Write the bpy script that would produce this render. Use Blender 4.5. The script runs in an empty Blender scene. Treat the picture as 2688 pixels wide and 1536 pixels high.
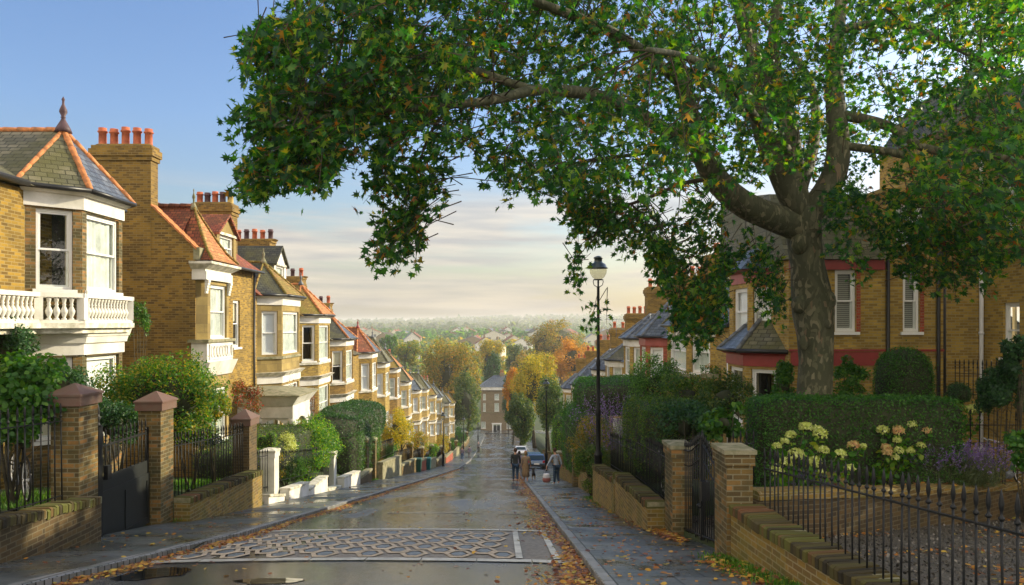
import bpy, math, random
import numpy as np
from mathutils import Vector, Matrix
R = math.radians
sc = bpy.context.scene
col = sc.collection
rnd = random.Random(7)
rng = np.random.default_rng(11)
# ------------------------------------------------------------------ camera, world, sun, exposure
F = 2000.0
cam_d = bpy.data.cameras.new('camera'); cam = bpy.data.objects.new('camera', cam_d); col.objects.link(cam)
cam.location = (0, 0, 0); cam.rotation_euler = (R(90), 0, 0)
cam_d.sensor_width = 36; cam_d.lens = 36 * F / 2688
cam_d.shift_x = 23 / 2688; cam_d.shift_y = 82 / 2688
cam_d.clip_start = 0.1; cam_d.clip_end = 20000
sc.camera = cam
SUN = Vector((.84, .40, .40)).normalized()
SUN_EL = math.asin(SUN.z); SUN_AZ = math.atan2(SUN.x, SUN.y)
sun_d = bpy.data.lights.new('sun', 'SUN'); sun = bpy.data.objects.new('sun', sun_d); col.objects.link(sun)
sun_d.energy = 4.0; sun_d.angle = R(0.5); sun_d.color = (1, .87, .60)
sun.rotation_euler = (-SUN).to_track_quat('-Z', 'Y').to_euler()
sc.view_settings.view_transform = 'Standard'; sc.view_settings.look = 'None'
sc.view_settings.exposure = 0.85; sc.view_settings.gamma = 1
sc.cycles.max_bounces = 6; sc.cycles.transparent_max_bounces = 12; sc.cycles.volume_bounces = 0
sc.cycles.caustics_reflective = False; sc.cycles.caustics_refractive = False

def lk(nt, a, b): nt.links.new(a, b)
def node(nt, t, **kw):
    n = nt.nodes.new(t)
    for k, v in kw.items():
        if k in n.inputs.keys(): n.inputs[k].default_value = v
        else: setattr(n, k, v)
    return n
def ramp(nt, stops, interp='LINEAR'):
    n = nt.nodes.new('ShaderNodeValToRGB'); n.color_ramp.interpolation = interp
    e = n.color_ramp.elements
    while len(e) < len(stops): e.new(.5)
    for i, (p, c) in enumerate(stops):
        e[i].position = p; e[i].color = tuple(c) + (1,) if len(c) == 3 else c
    return n
def mixc(nt, fac, a, b, mode='MIX'):
    n = nt.nodes.new('ShaderNodeMix'); n.data_type = 'RGBA'; n.blend_type = mode
    for s, v in ((n.inputs[0], fac), (n.inputs[6], a), (n.inputs[7], b)):
        if hasattr(v, 'is_linked') or hasattr(v, 'links'): nt.links.new(v, s)
        elif isinstance(v, (int, float)): s.default_value = v
        else: s.default_value = tuple(v) + (1,)
    return n.outputs[2]
def mathn(nt, op, a, b=0.0):
    n = nt.nodes.new('ShaderNodeMath'); n.operation = op
    for s, v in ((n.inputs[0], a), (n.inputs[1], b)):
        if isinstance(v, (int, float)): s.default_value = v
        else: nt.links.new(v, s)
    return n.outputs[0]

world = bpy.data.worlds.new('World'); sc.world = world; world.use_nodes = True
wt = world.node_tree; wt.nodes.clear()
sky = node(wt, 'ShaderNodeTexSky', sky_type='NISHITA', sun_disc=False)
sky.sun_elevation = SUN_EL; sky.sun_rotation = SUN_AZ
sky.air_density = 1.0; sky.dust_density = 2.2; sky.ozone_density = 2.2; sky.altitude = 60
tc = node(wt, 'ShaderNodeTexCoord'); sep = node(wt, 'ShaderNodeSeparateXYZ'); lk(wt, tc.outputs['Generated'], sep.inputs[0])
# streaky bands of cloud low in the sky
mp = node(wt, 'ShaderNodeMapping'); mp.inputs['Scale'].default_value = (2.6, 2.6, 21); mp.inputs['Location'].default_value = (.35, .2, .55)
lk(wt, tc.outputs['Generated'], mp.inputs[0])
nz = node(wt, 'ShaderNodeTexNoise', Scale=1.15, Detail=7.0, Roughness=.55, Distortion=.35); lk(wt, mp.outputs[0], nz.inputs['Vector'])
cr = ramp(wt, [(.40, (0, 0, 0)), (.56, (1, 1, 1))]); lk(wt, nz.outputs[0], cr.inputs[0])
bd = ramp(wt, [(0.0, (.75,) * 3), (.045, (.75,) * 3), (.10, (1,) * 3), (.15, (.85,) * 3), (.185, (0,) * 3), (1, (0,) * 3)]); lk(wt, sep.outputs[2], bd.inputs[0])
cm = mathn(wt, 'MULTIPLY', cr.outputs[0], bd.outputs[0]); cm = mathn(wt, 'MULTIPLY', cm, .80)
# lit and shaded sides of the clouds
nz2 = node(wt, 'ShaderNodeTexNoise', Scale=3.0, Detail=5.0); mp2 = node(wt, 'ShaderNodeMapping'); mp2.inputs['Scale'].default_value = (2.4, 2.4, 26); lk(wt, tc.outputs['Generated'], mp2.inputs[0]); lk(wt, mp2.outputs[0], nz2.inputs['Vector'])
cc = ramp(wt, [(.38, (2.9, 2.7, 2.65)), (.66, (4.6, 4.0, 3.3))]); lk(wt, nz2.outputs[0], cc.inputs[0])
hr = ramp(wt, [(0, (.90, .81, .64)), (.10, (.94, .89, .80)), (.25, (.86, .95, 1.08)), (.6, (.74, .92, 1.15))]); lk(wt, sep.outputs[2], hr.inputs[0])
tint = mixc(wt, 1.0, sky.outputs[0], hr.outputs[0], 'MULTIPLY')
wmix = mixc(wt, cm, tint, cc.outputs[0])
# added fill light: an unseen bright cloud bank behind and left of the camera
nz3 = node(wt, 'ShaderNodeTexNoise', Scale=2.2, Detail=6.0, Roughness=.6); lk(wt, tc.outputs['Generated'], nz3.inputs['Vector'])
c3 = ramp(wt, [(.34, (0, 0, 0)), (.5, (1, 1, 1))]); lk(wt, nz3.outputs[0], c3.inputs[0])
beh = mathn(wt, 'ADD', mathn(wt, 'MULTIPLY', sep.outputs[1], -1.0), mathn(wt, 'MULTIPLY', sep.outputs[0], -.35)); b3 = ramp(wt, [(.0, (0, 0, 0)), (.35, (1, 1, 1))]); lk(wt, beh, b3.inputs[0])
wmix = mixc(wt, mathn(wt, 'MULTIPLY', c3.outputs[0], b3.outputs[0]), wmix, (10.2, 9.3, 8.0))
bg = node(wt, 'ShaderNodeBackground'); bg.inputs['Strength'].default_value = 0.115
lk(wt, wmix, bg.inputs['Color']); wo = node(wt, 'ShaderNodeOutputWorld'); lk(wt, bg.outputs[0], wo.inputs[0])

# ------------------------------------------------------------------ objects, tags
ORG = {}
def tag(o, label=None, cat=None, group=None, kind=None):
    if label: o['label'] = label
    if cat: o['category'] = cat
    if group: o['group'] = group
    if kind: o['kind'] = kind
    return o
def empty(name, loc, label=None, cat=None, group=None):
    o = bpy.data.objects.new(name, None); col.objects.link(o); o.location = loc; o.empty_display_size = .3
    ORG[o.name] = Vector(loc); return tag(o, label, cat, group)
def put(name, me, parent=None, loc=None):
    """link a mesh whose vertices are in world space, moving its origin to the parent's (or to loc)"""
    o = bpy.data.objects.new(name, me); col.objects.link(o)
    if parent is not None:
        org = ORG[parent.name]; me.transform(Matrix.Translation(-org)); o.parent = parent; ORG[o.name] = org.copy()
    else:
        if loc is None:
            n = len(me.vertices); a = np.empty(n * 3); me.vertices.foreach_get('co', a); a = a.reshape(-1, 3)
            lo, hi = a.min(0), a.max(0); loc = ((lo[0] + hi[0]) / 2, (lo[1] + hi[1]) / 2, lo[2])
        loc = Vector(loc); me.transform(Matrix.Translation(-loc)); o.location = loc; ORG[o.name] = loc
    return o
def clone(o, loc, parent=None, rz=None, label=None, group=None):
    """a copy of a thing or a part with everything under it (mesh data shared)"""
    c = o.copy(); col.objects.link(c); ORG[c.name] = Vector(loc)
    if parent is not None: c.parent = parent
    c.location = loc
    if rz is not None: c.rotation_euler = (0, 0, rz)
    if label: c['label'] = label
    if group: c['group'] = group
    for ch in list(o.children):
        d = ch.copy(); col.objects.link(d); d.parent = c; ORG[d.name] = ORG[c.name]
        for g in list(ch.children):
            e = g.copy(); col.objects.link(e); e.parent = d
    return c

class MB:
    def __init__(s): s.v = []; s.f = []; s.sm = []
    def add(s, vs, fs, smooth=False):
        n = len(s.v); s.v += [tuple(p) for p in vs]; s.f += [tuple(i + n for i in f) for f in fs]; s.sm += [smooth] * len(fs)
    def poly(s, *vs): s.add(vs, [tuple(range(len(vs)))])
    def box(s, x0, x1, y0, y1, z0, z1):
        x0, x1 = sorted((x0, x1)); y0, y1 = sorted((y0, y1)); z0, z1 = sorted((z0, z1))
        s.add([(x0, y0, z0), (x1, y0, z0), (x1, y1, z0), (x0, y1, z0), (x0, y0, z1), (x1, y0, z1), (x1, y1, z1), (x0, y1, z1)],
              [(0, 3, 2, 1), (4, 5, 6, 7), (0, 1, 5, 4), (1, 2, 6, 5), (2, 3, 7, 6), (3, 0, 4, 7)])
    def obox(s, O, T, N, u0, u1, n0, n1, z0, z1, dz=0.0):
        """box in the frame of a wall: u along T, n along N; dz raises the u1 end"""
        p = lambda u, n, z: (O[0] + T[0] * u + N[0] * n, O[1] + T[1] * u + N[1] * n, z)
        c = [p(u0, n0, z0), p(u1, n0, z0 + dz), p(u1, n1, z0 + dz), p(u0, n1, z0), p(u0, n0, z1), p(u1, n0, z1 + dz), p(u1, n1, z1 + dz), p(u0, n1, z1)]
        f = [(0, 3, 2, 1), (4, 5, 6, 7), (0, 1, 5, 4), (1, 2, 6, 5), (2, 3, 7, 6), (3, 0, 4, 7)]
        if (T[0] * N[1] - T[1] * N[0]) * (u1 - u0) * (n1 - n0) < 0: f = [tuple(reversed(q)) for q in f]
        s.add(c, f)
    def prism(s, pts, z0, z1, top=None):
        n = len(pts); a = sum(pts[i][0] * pts[(i + 1) % n][1] - pts[(i + 1) % n][0] * pts[i][1] for i in range(n))
        if a < 0: pts = pts[::-1]; top = top[::-1] if top else None
        tp = top or pts
        s.add([(x, y, z0) for x, y in pts] + [(x, y, z1) for x, y in tp],
              [tuple(range(n))[::-1], tuple(range(n, 2 * n))] + [(i, (i + 1) % n, (i + 1) % n + n, i + n) for i in range(n)])
    def tube(s, pts, r, n=8, cap=True, smooth=True):
        pts = [Vector(p) for p in pts]; m = len(pts); rr = r if isinstance(r, (list, tuple)) else [r] * m
        vs = []; up = None
        for i, p in enumerate(pts):
            t = (pts[min(i + 1, m - 1)] - pts[max(i - 1, 0)])
            t = t.normalized() if t.length > 1e-9 else Vector((0, 0, 1))
            if up is None: up = Vector((1, 0, 0)) if abs(t.x) < .8 else Vector((0, 1, 0))
            a = t.cross(up); a = a.normalized() if a.length > 1e-6 else t.orthogonal().normalized()
            b = a.cross(t).normalized(); up = b
            for k in range(n):
                w = 2 * math.pi * k / n; vs.append(p + (a * math.cos(w) + b * math.sin(w)) * rr[i])
        fs = [(i * n + k, (i + 1) * n + k, (i + 1) * n + (k + 1) % n, i * n + (k + 1) % n) for i in range(m - 1) for k in range(n)]
        if cap: fs += [tuple(range(n)), tuple(range((m - 1) * n, m * n))[::-1]]
        s.add(vs, fs, smooth)
    def lathe(s, prof, c, n=16, smooth=True, ax=None):
        """profile of (radius, height) turned round the vertical through c"""
        vs = []
        for r, z in prof:
            for k in range(n):
                w = 2 * math.pi * k / n; vs.append((c[0] + r * math.cos(w), c[1] + r * math.sin(w), c[2] + z))
        m = len(prof); fs = [(i * n + k, i * n + (k + 1) % n, (i + 1) * n + (k + 1) % n, (i + 1) * n + k) for i in range(m - 1) for k in range(n)]
        fs += [tuple(range(n))[::-1], tuple(range((m - 1) * n, m * n))]
        s.add(vs, fs, smooth)
    def ball(s, c, r, n=12, m=8, sq=(1, 1, 1)):
        prof = []; vs = [(c[0], c[1], c[2] - r * sq[2])]
        for i in range(1, m):
            a = math.pi * i / m
            for k in range(n):
                w = 2 * math.pi * k / n; vs.append((c[0] + r * sq[0] * math.sin(a) * math.cos(w), c[1] + r * sq[1] * math.sin(a) * math.sin(w), c[2] - r * sq[2] * math.cos(a)))
        vs.append((c[0], c[1], c[2] + r * sq[2])); L = len(vs) - 1
        fs = [(0, 1 + (k + 1) % n, 1 + k) for k in range(n)] + [(1 + (i) * n + k, 1 + i * n + (k + 1) % n, 1 + (i + 1) * n + (k + 1) % n, 1 + (i + 1) * n + k) for i in range(m - 2) for k in range(n)]
        fs += [(L, 1 + (m - 2) * n + k, 1 + (m - 2) * n + (k + 1) % n) for k in range(n)]
        s.add(vs, fs, True)
    def build(s, name, mat, parent=None, loc=None, label=None, cat=None, group=None, kind=None, fixn=False):
        me = bpy.data.meshes.new(name); me.from_pydata(s.v, [], s.f)
        if fixn:
            import bmesh
            b = bmesh.new(); b.from_mesh(me); bmesh.ops.recalc_face_normals(b, faces=b.faces); b.to_mesh(me); b.free()
        me.polygons.foreach_set('use_smooth', s.sm); boxuv(me); me.materials.append(mat)
        return tag(put(name, me, parent, loc), label, cat, group, kind)
def boxuv(me):
    """metre-scaled texture coordinates laid along each face's own horizontal and slope"""
    nl = len(me.loops)
    if not nl: return
    co = np.empty(len(me.vertices) * 3); me.vertices.foreach_get('co', co); co = co.reshape(-1, 3)
    li = np.empty(nl, np.int32); me.loops.foreach_get('vertex_index', li)
    nf = len(me.polygons); nn = np.empty(nf * 3); me.polygons.foreach_get('normal', nn); nn = nn.reshape(-1, 3)
    lt = np.empty(nf, np.int32); me.polygons.foreach_get('loop_total', lt); fi = np.repeat(np.arange(nf), lt)
    t = np.stack([-nn[:, 1], nn[:, 0], np.zeros(nf)], 1); L = np.linalg.norm(t, axis=1); flat = L < .02
    t[flat] = (1, 0, 0); L[flat] = 1; t /= L[:, None]; b = np.cross(nn, t)
    P = co[li]; uv = np.stack([(P * t[fi]).sum(1), (P * b[fi]).sum(1)], 1)
    l = me.uv_layers.new(name='UVMap'); l.data.foreach_set('uv', uv.astype(np.float32).ravel())
def fastmesh(name, V, k, mats, midx=None, smooth=False):
    """V is (faces*k, 3): loose faces of k corners each"""
    V = np.asarray(V, np.float32); n = len(V); m = n // k; me = bpy.data.meshes.new(name)
    me.vertices.add(n); me.vertices.foreach_set('co', V.ravel()); me.loops.add(n); me.loops.foreach_set('vertex_index', np.arange(n, dtype=np.int32))
    me.polygons.add(m); me.polygons.foreach_set('loop_start', np.arange(0, n, k, dtype=np.int32)); me.polygons.foreach_set('loop_total', np.full(m, k, np.int32))
    for q in (mats if isinstance(mats, (list, tuple)) else [mats]): me.materials.append(q)
    if midx is not None: me.polygons.foreach_set('material_index', np.asarray(midx, np.int32))
    me.update(calc_edges=True); me.validate(); return me

# ------------------------------------------------------------------ materials
def base(name):
    m = bpy.data.materials.new(name); m.use_nodes = True; nt = m.node_tree; p = nt.nodes['Principled BSDF']; return m, nt, p
def noise(nt, scale, detail=4, rough=.6, vec=None, dist=0):
    n = node(nt, 'ShaderNodeTexNoise', Scale=scale, Detail=float(detail), Roughness=rough, Distortion=float(dist))
    if vec is None:
        t = node(nt, 'ShaderNodeTexCoord'); vec = t.outputs['Object']
    lk(nt, vec, n.inputs['Vector']); return n.outputs[0]
def bump(nt, p, h, st=.4, d=.02):
    b = node(nt, 'ShaderNodeBump', Strength=st, Distance=d); lk(nt, h, b.inputs['Height']); lk(nt, b.outputs[0], p.inputs['Normal'])
def plain(name, c, rough=.6, var=.25, scale=3, metal=0, c2=None, spec=.4, bmp=.15):
    m, nt, p = base(name); n = noise(nt, scale, 5)
    d = c2 or tuple(x * (1 - var) for x in c); l = tuple(min(1, x * (1 + var * .5)) for x in c)
    r = ramp(nt, [(.3, d), (.65, l)]); lk(nt, n, r.inputs[0]); lk(nt, r.outputs[0], p.inputs['Base Color'])
    p.inputs['Roughness'].default_value = rough; p.inputs['Metallic'].default_value = metal; p.inputs['Specular IOR Level'].default_value = spec
    if bmp: bump(nt, p, noise(nt, scale * 8, 3), bmp, .01)
    return m
def coursed(name, c1, c2, mortar, bw=.23, bh=.076, ms=.009, stain=(.05, .045, .02), stain_amt=.45, stain_scale=.7, bmp=.5, c3=None, rough=.85, soft=.1, off=.5, seed=0, thr=(.42, .68), bd=.012, edge=False):
    """bricks, slates, tiles or flags in courses, with single units darker and patches of weather"""
    m, nt, p = base(name); t = node(nt, 'ShaderNodeTexCoord')
    w = node(nt, 'ShaderNodeMapping'); w.inputs['Location'].default_value = (seed * 1.37, seed * .511, 0); lk(nt, t.outputs['UV'], w.inputs[0]); uv = w.outputs[0]
    if edge:      # bricks laid on edge across the wall: their joints follow the wall, whichever face is seen
        so = node(nt, 'ShaderNodeSeparateXYZ'); lk(nt, t.outputs['Object'], so.inputs[0]); co_ = node(nt, 'ShaderNodeCombineXYZ'); co_.inputs[0].default_value = .25; lk(nt, mathn(nt, 'ADD', so.outputs[1], mathn(nt, 'MULTIPLY', so.outputs[0], .4)), co_.inputs[1]); uv = co_.outputs[0]
    br = node(nt, 'ShaderNodeTexBrick'); br.offset = off
    br.inputs['Scale'].default_value = 1; br.inputs['Brick Width'].default_value = bw; br.inputs['Row Height'].default_value = bh
    br.inputs['Mortar Size'].default_value = ms; br.inputs['Mortar Smooth'].default_value = soft; br.inputs['Bias'].default_value = 0
    br.inputs['Color1'].default_value = (0, 0, 0, 1); br.inputs['Color2'].default_value = (1, 1, 1, 1); br.inputs['Mortar'].default_value = (.5, .5, .5, 1)
    lk(nt, uv, br.inputs['Vector'])
    r = ramp(nt, [(0, c2), (.42, tuple((a * .8 + b * 1.2) / 2 for a, b in zip(c1, c2))), (.66, c1), (1, c3 or tuple(min(1, x * 1.3) for x in c1))]); lk(nt, br.outputs['Color'], r.inputs[0])
    n1 = noise(nt, 9, 3, vec=uv if not edge else t.outputs['Object']); cc = mixc(nt, .35, r.outputs[0], mixc(nt, n1, tuple(x * .5 for x in c1), tuple(min(1, x * 1.5) for x in c1)))
    st = ramp(nt, [(thr[0], (0,) * 3), (thr[1], (1,) * 3)]); lk(nt, noise(nt, stain_scale, 7, .65, vec=uv if not edge else t.outputs['Object'], dist=.6), st.inputs[0])
    cc = mixc(nt, mathn(nt, 'MULTIPLY', st.outputs[0], stain_amt), cc, stain)
    cc = mixc(nt, br.outputs['Fac'], cc, mixc(nt, mathn(nt, 'MULTIPLY', st.outputs[0], stain_amt * .8), mortar, stain)); lk(nt, cc, p.inputs['Base Color'])
    p.inputs['Roughness'].default_value = rough; p.inputs['Specular IOR Level'].default_value = .3
    h = mathn(nt, 'ADD', mathn(nt, 'MULTIPLY', br.outputs['Fac'], -1), mathn(nt, 'MULTIPLY', br.outputs['Color'], .25)); h = mathn(nt, 'ADD', h, mathn(nt, 'MULTIPLY', noise(nt, 40, 3, vec=uv), .35))
    bump(nt, p, h, bmp, bd); return m
M = {}
M['brick'] = coursed('stock_brick', (.30, .18, .022), (.055, .028, .010), (.30, .22, .085), stain_amt=.35)
M['brick_b'] = coursed('stock_brick_browner', (.29, .165, .03), (.075, .04, .015), (.27, .20, .09), stain_amt=.5, seed=13, stain=(.07, .055, .02))
M['brick_c'] = coursed('stock_brick_yellow', (.38, .25, .04), (.13, .075, .02), (.33, .26, .12), stain_amt=.4, seed=17)
M['brick_far'] = coursed('stock_brick_pale', (.38, .26, .07), (.18, .11, .03), (.33, .27, .14), stain_amt=.2, seed=3)
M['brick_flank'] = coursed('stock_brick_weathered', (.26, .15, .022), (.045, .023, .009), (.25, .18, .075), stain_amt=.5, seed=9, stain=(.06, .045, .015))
M['brick_right'] = coursed('stock_brick_right', (.42, .27, .05), (.17, .10, .025), (.34, .27, .13), stain_amt=.35, seed=5)
M['brick_mossy'] = coursed('garden_wall_brick', (.26, .155, .035), (.075, .045, .03), (.30, .24, .13), stain=(.10, .12, .02), stain_amt=.6, seed=2, stain_scale=1.1, thr=(.40, .66), bmp=.8, bd=.02)
M['brick_pier'] = coursed('pier_brick', (.19, .12, .035), (.03, .026, .02), (.22, .19, .11), stain=(.035, .045, .018), stain_amt=.8, seed=6, stain_scale=1.6, c3=(.42, .19, .06), bmp=.8, bd=.02)
M['brick_dark'] = coursed('sooty_brick', (.12, .075, .03), (.035, .025, .018), (.15, .12, .07), stain=(.03, .035, .015), stain_amt=.5, seed=8)
M['brick_end'] = coursed('grey_brown_brick', (.25, .19, .11), (.17, .12, .07), (.25, .2, .13), stain_amt=.2, seed=4)
M['coping'] = coursed('brick_on_edge', (.17, .10, .05), (.05, .04, .03), (.10, .09, .06), bw=.5, bh=.085, ms=.012, off=0, stain=(.09, .12, .02), stain_amt=.75, stain_scale=1.4, thr=(.36, .60), bmp=1.0, bd=.04, edge=True)
M['redbrick'] = coursed('red_brick', (.36, .07, .035), (.22, .035, .02), (.3, .16, .1), stain_amt=.2)
M['ashlar'] = coursed('bath_stone', (.33, .24, .08), (.20, .14, .05), (.2, .14, .07), bw=.55, bh=.3, ms=.006, stain=(.09, .07, .03), stain_amt=.6, bmp=.2)
M['slate'] = coursed('blue_grey_slate', (.10, .12, .15), (.045, .055, .08), (.02, .02, .025), bw=.26, bh=.19, ms=.010, c3=(.19, .21, .24), stain=(.07, .08, .035), stain_amt=.3, rough=.38, bmp=1.0, bd=.03)
M['slate_moss'] = coursed('mossy_slate', (.16, .15, .10), (.07, .07, .05), (.02, .02, .015), bw=.26, bh=.17, ms=.012, c3=(.25, .22, .15), stain=(.09, .085, .02), stain_amt=.8, rough=.55, bmp=1.0, bd=.03, thr=(.35, .6))
M['slate_dark'] = coursed('dark_mossy_slate', (.06, .06, .045), (.03, .03, .03), (.012, .012, .01), bw=.24, bh=.16, ms=.012, c3=(.10, .10, .06), stain=(.12, .11, .03), stain_amt=.7, rough=.6, bmp=1.0, bd=.03)
M['tile_red'] = coursed('red_clay_tile', (.30, .075, .035), (.13, .04, .025), (.04, .02, .015), bw=.19, bh=.13, ms=.010, c3=(.42, .14, .06), stain=(.10, .08, .02), stain_amt=.45, rough=.7, bmp=1.0, bd=.03)
M['tile_orange'] = coursed('orange_clay_tile', (.50, .20, .07), (.30, .11, .04), (.12, .06, .03), bw=.19, bh=.13, ms=.008, c3=(.62, .30, .12), stain=(.20, .16, .03), stain_amt=.55, rough=.75, bmp=1.0, bd=.03, thr=(.45, .6))
M['tile_moss'] = coursed('mossy_clay_tile', (.34, .17, .05), (.16, .09, .03), (.04, .03, .015), bw=.19, bh=.13, ms=.010, c3=(.42, .30, .08), stain=(.17, .15, .02), stain_amt=.8, rough=.8, bmp=1.0, bd=.03, thr=(.36, .58))
M['ridge'] = plain('terracotta_ridge', (.50, .18, .055), .7, .45, 7, c2=(.20, .09, .03))
M['terracotta'] = plain('terracotta_pot', (.46, .12, .045), .7, .4, 4, c2=(.24, .06, .03))
M['pot_buff'] = plain('buff_pot', (.48, .33, .09), .7, .3, 5)
M['pot_dark'] = plain('sooty_pot', (.08, .04, .045), .6, .4, 5)
M['white'] = plain('white_masonry_paint', (.74, .71, .66), .55, .12, 1.5, c2=(.52, .50, .42))
M['weathered'] = plain('weathered_white_paint', (.66, .62, .54), .7, .3, 4, c2=(.28, .27, .17))
M['frame'] = plain('white_gloss_paint', (.80, .79, .76), .35, .06, 2, bmp=0)
M['maroon'] = plain('maroon_paint', (.27, .035, .03), .45, .2, 3)
M['pinkred'] = plain('faded_red_paint', (.34, .08, .065), .5, .2, 3)
M['stone'] = plain('mossy_stone', (.26, .23, .15), .85, .5, 5, c2=(.10, .11, .04))
M['capstone'] = plain('red_brown_capstone', (.115, .075, .055), .7, .4, 6, c2=(.14, .07, .05))
M['lead'] = plain('lead_flashing', (.12, .13, .14), .5, .3, 4)
M['iron'] = plain('black_iron_paint', (.010, .011, .012), .5, .4, 14, spec=.3)
M['gate'] = plain('black_green_gate_paint', (.009, .012, .012), .5, .3, 6, spec=.5)
M['lampgreen'] = plain('black_green_lamp_paint', (.012, .022, .02), .3, .3, 6, spec=.6)
M['gutter'] = plain('black_gutter', (.02, .02, .02), .4, .3, 5)
M['pipe_white'] = plain('white_pipe', (.72, .70, .68), .4, .08, 2)
M['pipe_grey'] = plain('grey_pipe', (.16, .17, .19), .4, .3, 4)
M['blind'] = plain('white_blind', (.80, .80, .83), .8, .06, 1.2, bmp=0)
M['cream'] = plain('cream_blind', (.64, .57, .42), .8, .1, 1.2, bmp=0)
M['net'] = plain('net_curtain', (.66, .69, .64), .9, .35, 2.5, bmp=0)
M['roomshade'] = plain('room_shade', (.045, .04, .035), .9, .5, 2, bmp=0)  # panel behind the glass, coloured dark to stand for the unlit room
def mk_slat():
    m, nt, p = base('slatted_blind'); t = node(nt, 'ShaderNodeTexCoord'); s = node(nt, 'ShaderNodeSeparateXYZ'); lk(nt, t.outputs['UV'], s.inputs[0])
    w = mathn(nt, 'FRACT', mathn(nt, 'MULTIPLY', s.outputs[1], 18)); r = ramp(nt, [(.25, (.07, .075, .07)), (.5, (.36, .36, .33))]); lk(nt, w, r.inputs[0]); lk(nt, r.outputs[0], p.inputs['Base Color']); return m
M['slats'] = mk_slat()
def mk_glass(name='window_glass', tintc=(.92, .95, .93), rough=.01, refl=.75):
    m, nt, p = base(name); nt.nodes.remove(p); o = nt.nodes['Material Output']
    tr = node(nt, 'ShaderNodeBsdfTransparent', Color=tintc + (1,)); gl = node(nt, 'ShaderNodeBsdfGlossy', Roughness=rough); fr = node(nt, 'ShaderNodeLayerWeight', Blend=.5)
    mx = node(nt, 'ShaderNodeMixShader'); f = mathn(nt, 'ADD', mathn(nt, 'MULTIPLY', mathn(nt, 'POWER', fr.outputs['Facing'], 4.0), refl), .07)
    b = node(nt, 'ShaderNodeBump', Strength=.06, Distance=.05); lk(nt, noise(nt, 1.3, 2), b.inputs['Height']); lk(nt, b.outputs[0], gl.inputs['Normal'])
    lk(nt, f, mx.inputs[0]); lk(nt, tr.outputs[0], mx.inputs[1]); lk(nt, gl.outputs[0], mx.inputs[2]); lk(nt, mx.outputs[0], o.inputs[0]); return m
M['glass'] = mk_glass()
def mk_leaf(name, stops, trans=.35, rough=.5, hue=None, spec=.35):
    m, nt, p = base(name); o = nt.nodes['Material Output']; g = node(nt, 'ShaderNodeNewGeometry')
    r = ramp(nt, stops); lk(nt, g.outputs['Random Per Island'], r.inputs[0])
    n = noise(nt, .9, 2); sp = mathn(nt, 'ADD', .65, mathn(nt, 'MULTIPLY', n, .7))
    vm = node(nt, 'ShaderNodeVectorMath', operation='SCALE'); lk(nt, r.outputs[0], vm.inputs[0]); lk(nt, sp, vm.inputs['Scale']); c = vm.outputs[0]
    lk(nt, c, p.inputs['Base Color']); p.inputs['Roughness'].default_value = rough; p.inputs['Specular IOR Level'].default_value = spec
    t = node(nt, 'ShaderNodeBsdfTranslucent'); vb = node(nt, 'ShaderNodeVectorMath', operation='MULTIPLY'); lk(nt, c, vb.inputs[0]); vb.inputs[1].default_value = (2.7, 2.6, .6); lk(nt, vb.outputs[0], t.inputs[0])
    mx = node(nt, 'ShaderNodeMixShader'); mx.inputs[0].default_value = trans; lk(nt, p.outputs[0], mx.inputs[1]); lk(nt, t.outputs[0], mx.inputs[2]); lk(nt, mx.outputs[0], o.inputs[0]); return m
M['lf_plane'] = mk_leaf('plane_leaf', [(0, (.008, .045, .022)), (.4, (.014, .075, .016)), (.68, (.04, .15, .013)), (.90, (.13, .22, .018)), (.965, (.26, .19, .018)), (.985, (.28, .10, .015)), (1, (.16, .05, .01))], .48)
M['lf_box'] = mk_leaf('box_leaf', [(0, (.018, .075, .010)), (.6, (.035, .13, .012)), (1, (.08, .2, .02))], .3)
M['lf_privet'] = mk_leaf('privet_leaf', [(0, (.02, .055, .008)), (.6, (.045, .11, .012)), (.93, (.13, .2, .02)), (1, (.16, .07, .02))], .35)
M['lf_dark'] = mk_leaf('dark_evergreen_leaf', [(0, (.012, .045, .014)), (.6, (.024, .08, .022)), (1, (.05, .13, .03))], .25)
M['lf_green'] = mk_leaf('green_leaf', [(0, (.02, .07, .012)), (.6, (.04, .13, .015)), (1, (.10, .2, .02))], .4)
M['lf_bright'] = mk_leaf('bright_leaf', [(0, (.03, .11, .01)), (.6, (.07, .2, .015)), (.85, (.17, .28, .02)), (1, (.30, .30, .03))], .4)
M['lf_gold'] = mk_leaf('turning_gold_leaf', [(0, (.03, .09, .01)), (.35, (.08, .15, .012)), (.7, (.22, .22, .02)), (1, (.34, .21, .02))], .42)
M['lf_turning'] = mk_leaf('turning_green_leaf', [(0, (.02, .08, .01)), (.5, (.05, .15, .012)), (.8, (.15, .21, .02)), (1, (.34, .22, .02))], .42)
M['lf_yellow'] = mk_leaf('yellow_leaf', [(0, (.10, .14, .015)), (.5, (.28, .25, .02)), (1, (.46, .30, .02))], .42)
M['lf_amber'] = mk_leaf('amber_leaf', [(0, (.20, .11, .015)), (.5, (.36, .17, .015)), (1, (.45, .22, .02))], .42)
M['lf_brown'] = mk_leaf('russet_green_leaf', [(0, (.05, .075, .012)), (.4, (.13, .13, .018)), (.75, (.28, .21, .03)), (1, (.34, .13, .02))], .38)
M['lf_weep'] = mk_leaf('weeping_dark_leaf', [(0, (.02, .055, .014)), (.6, (.05, .10, .018)), (1, (.14, .16, .025))], .35)
M['lf_red'] = mk_leaf('red_shrub_leaf', [(0, (.05, .08, .015)), (.5, (.12, .07, .02)), (1, (.32, .03, .02))], .35)
M['lf_bare'] = mk_leaf('brown_twig_leaf', [(0, (.16, .06, .03)), (1, (.28, .12, .05))], .2)
M['lf_feather'] = mk_leaf('feathery_leaf', [(0, (.02, .06, .012)), (.6, (.05, .14, .02)), (1, (.11, .22, .03))], .35)
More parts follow.
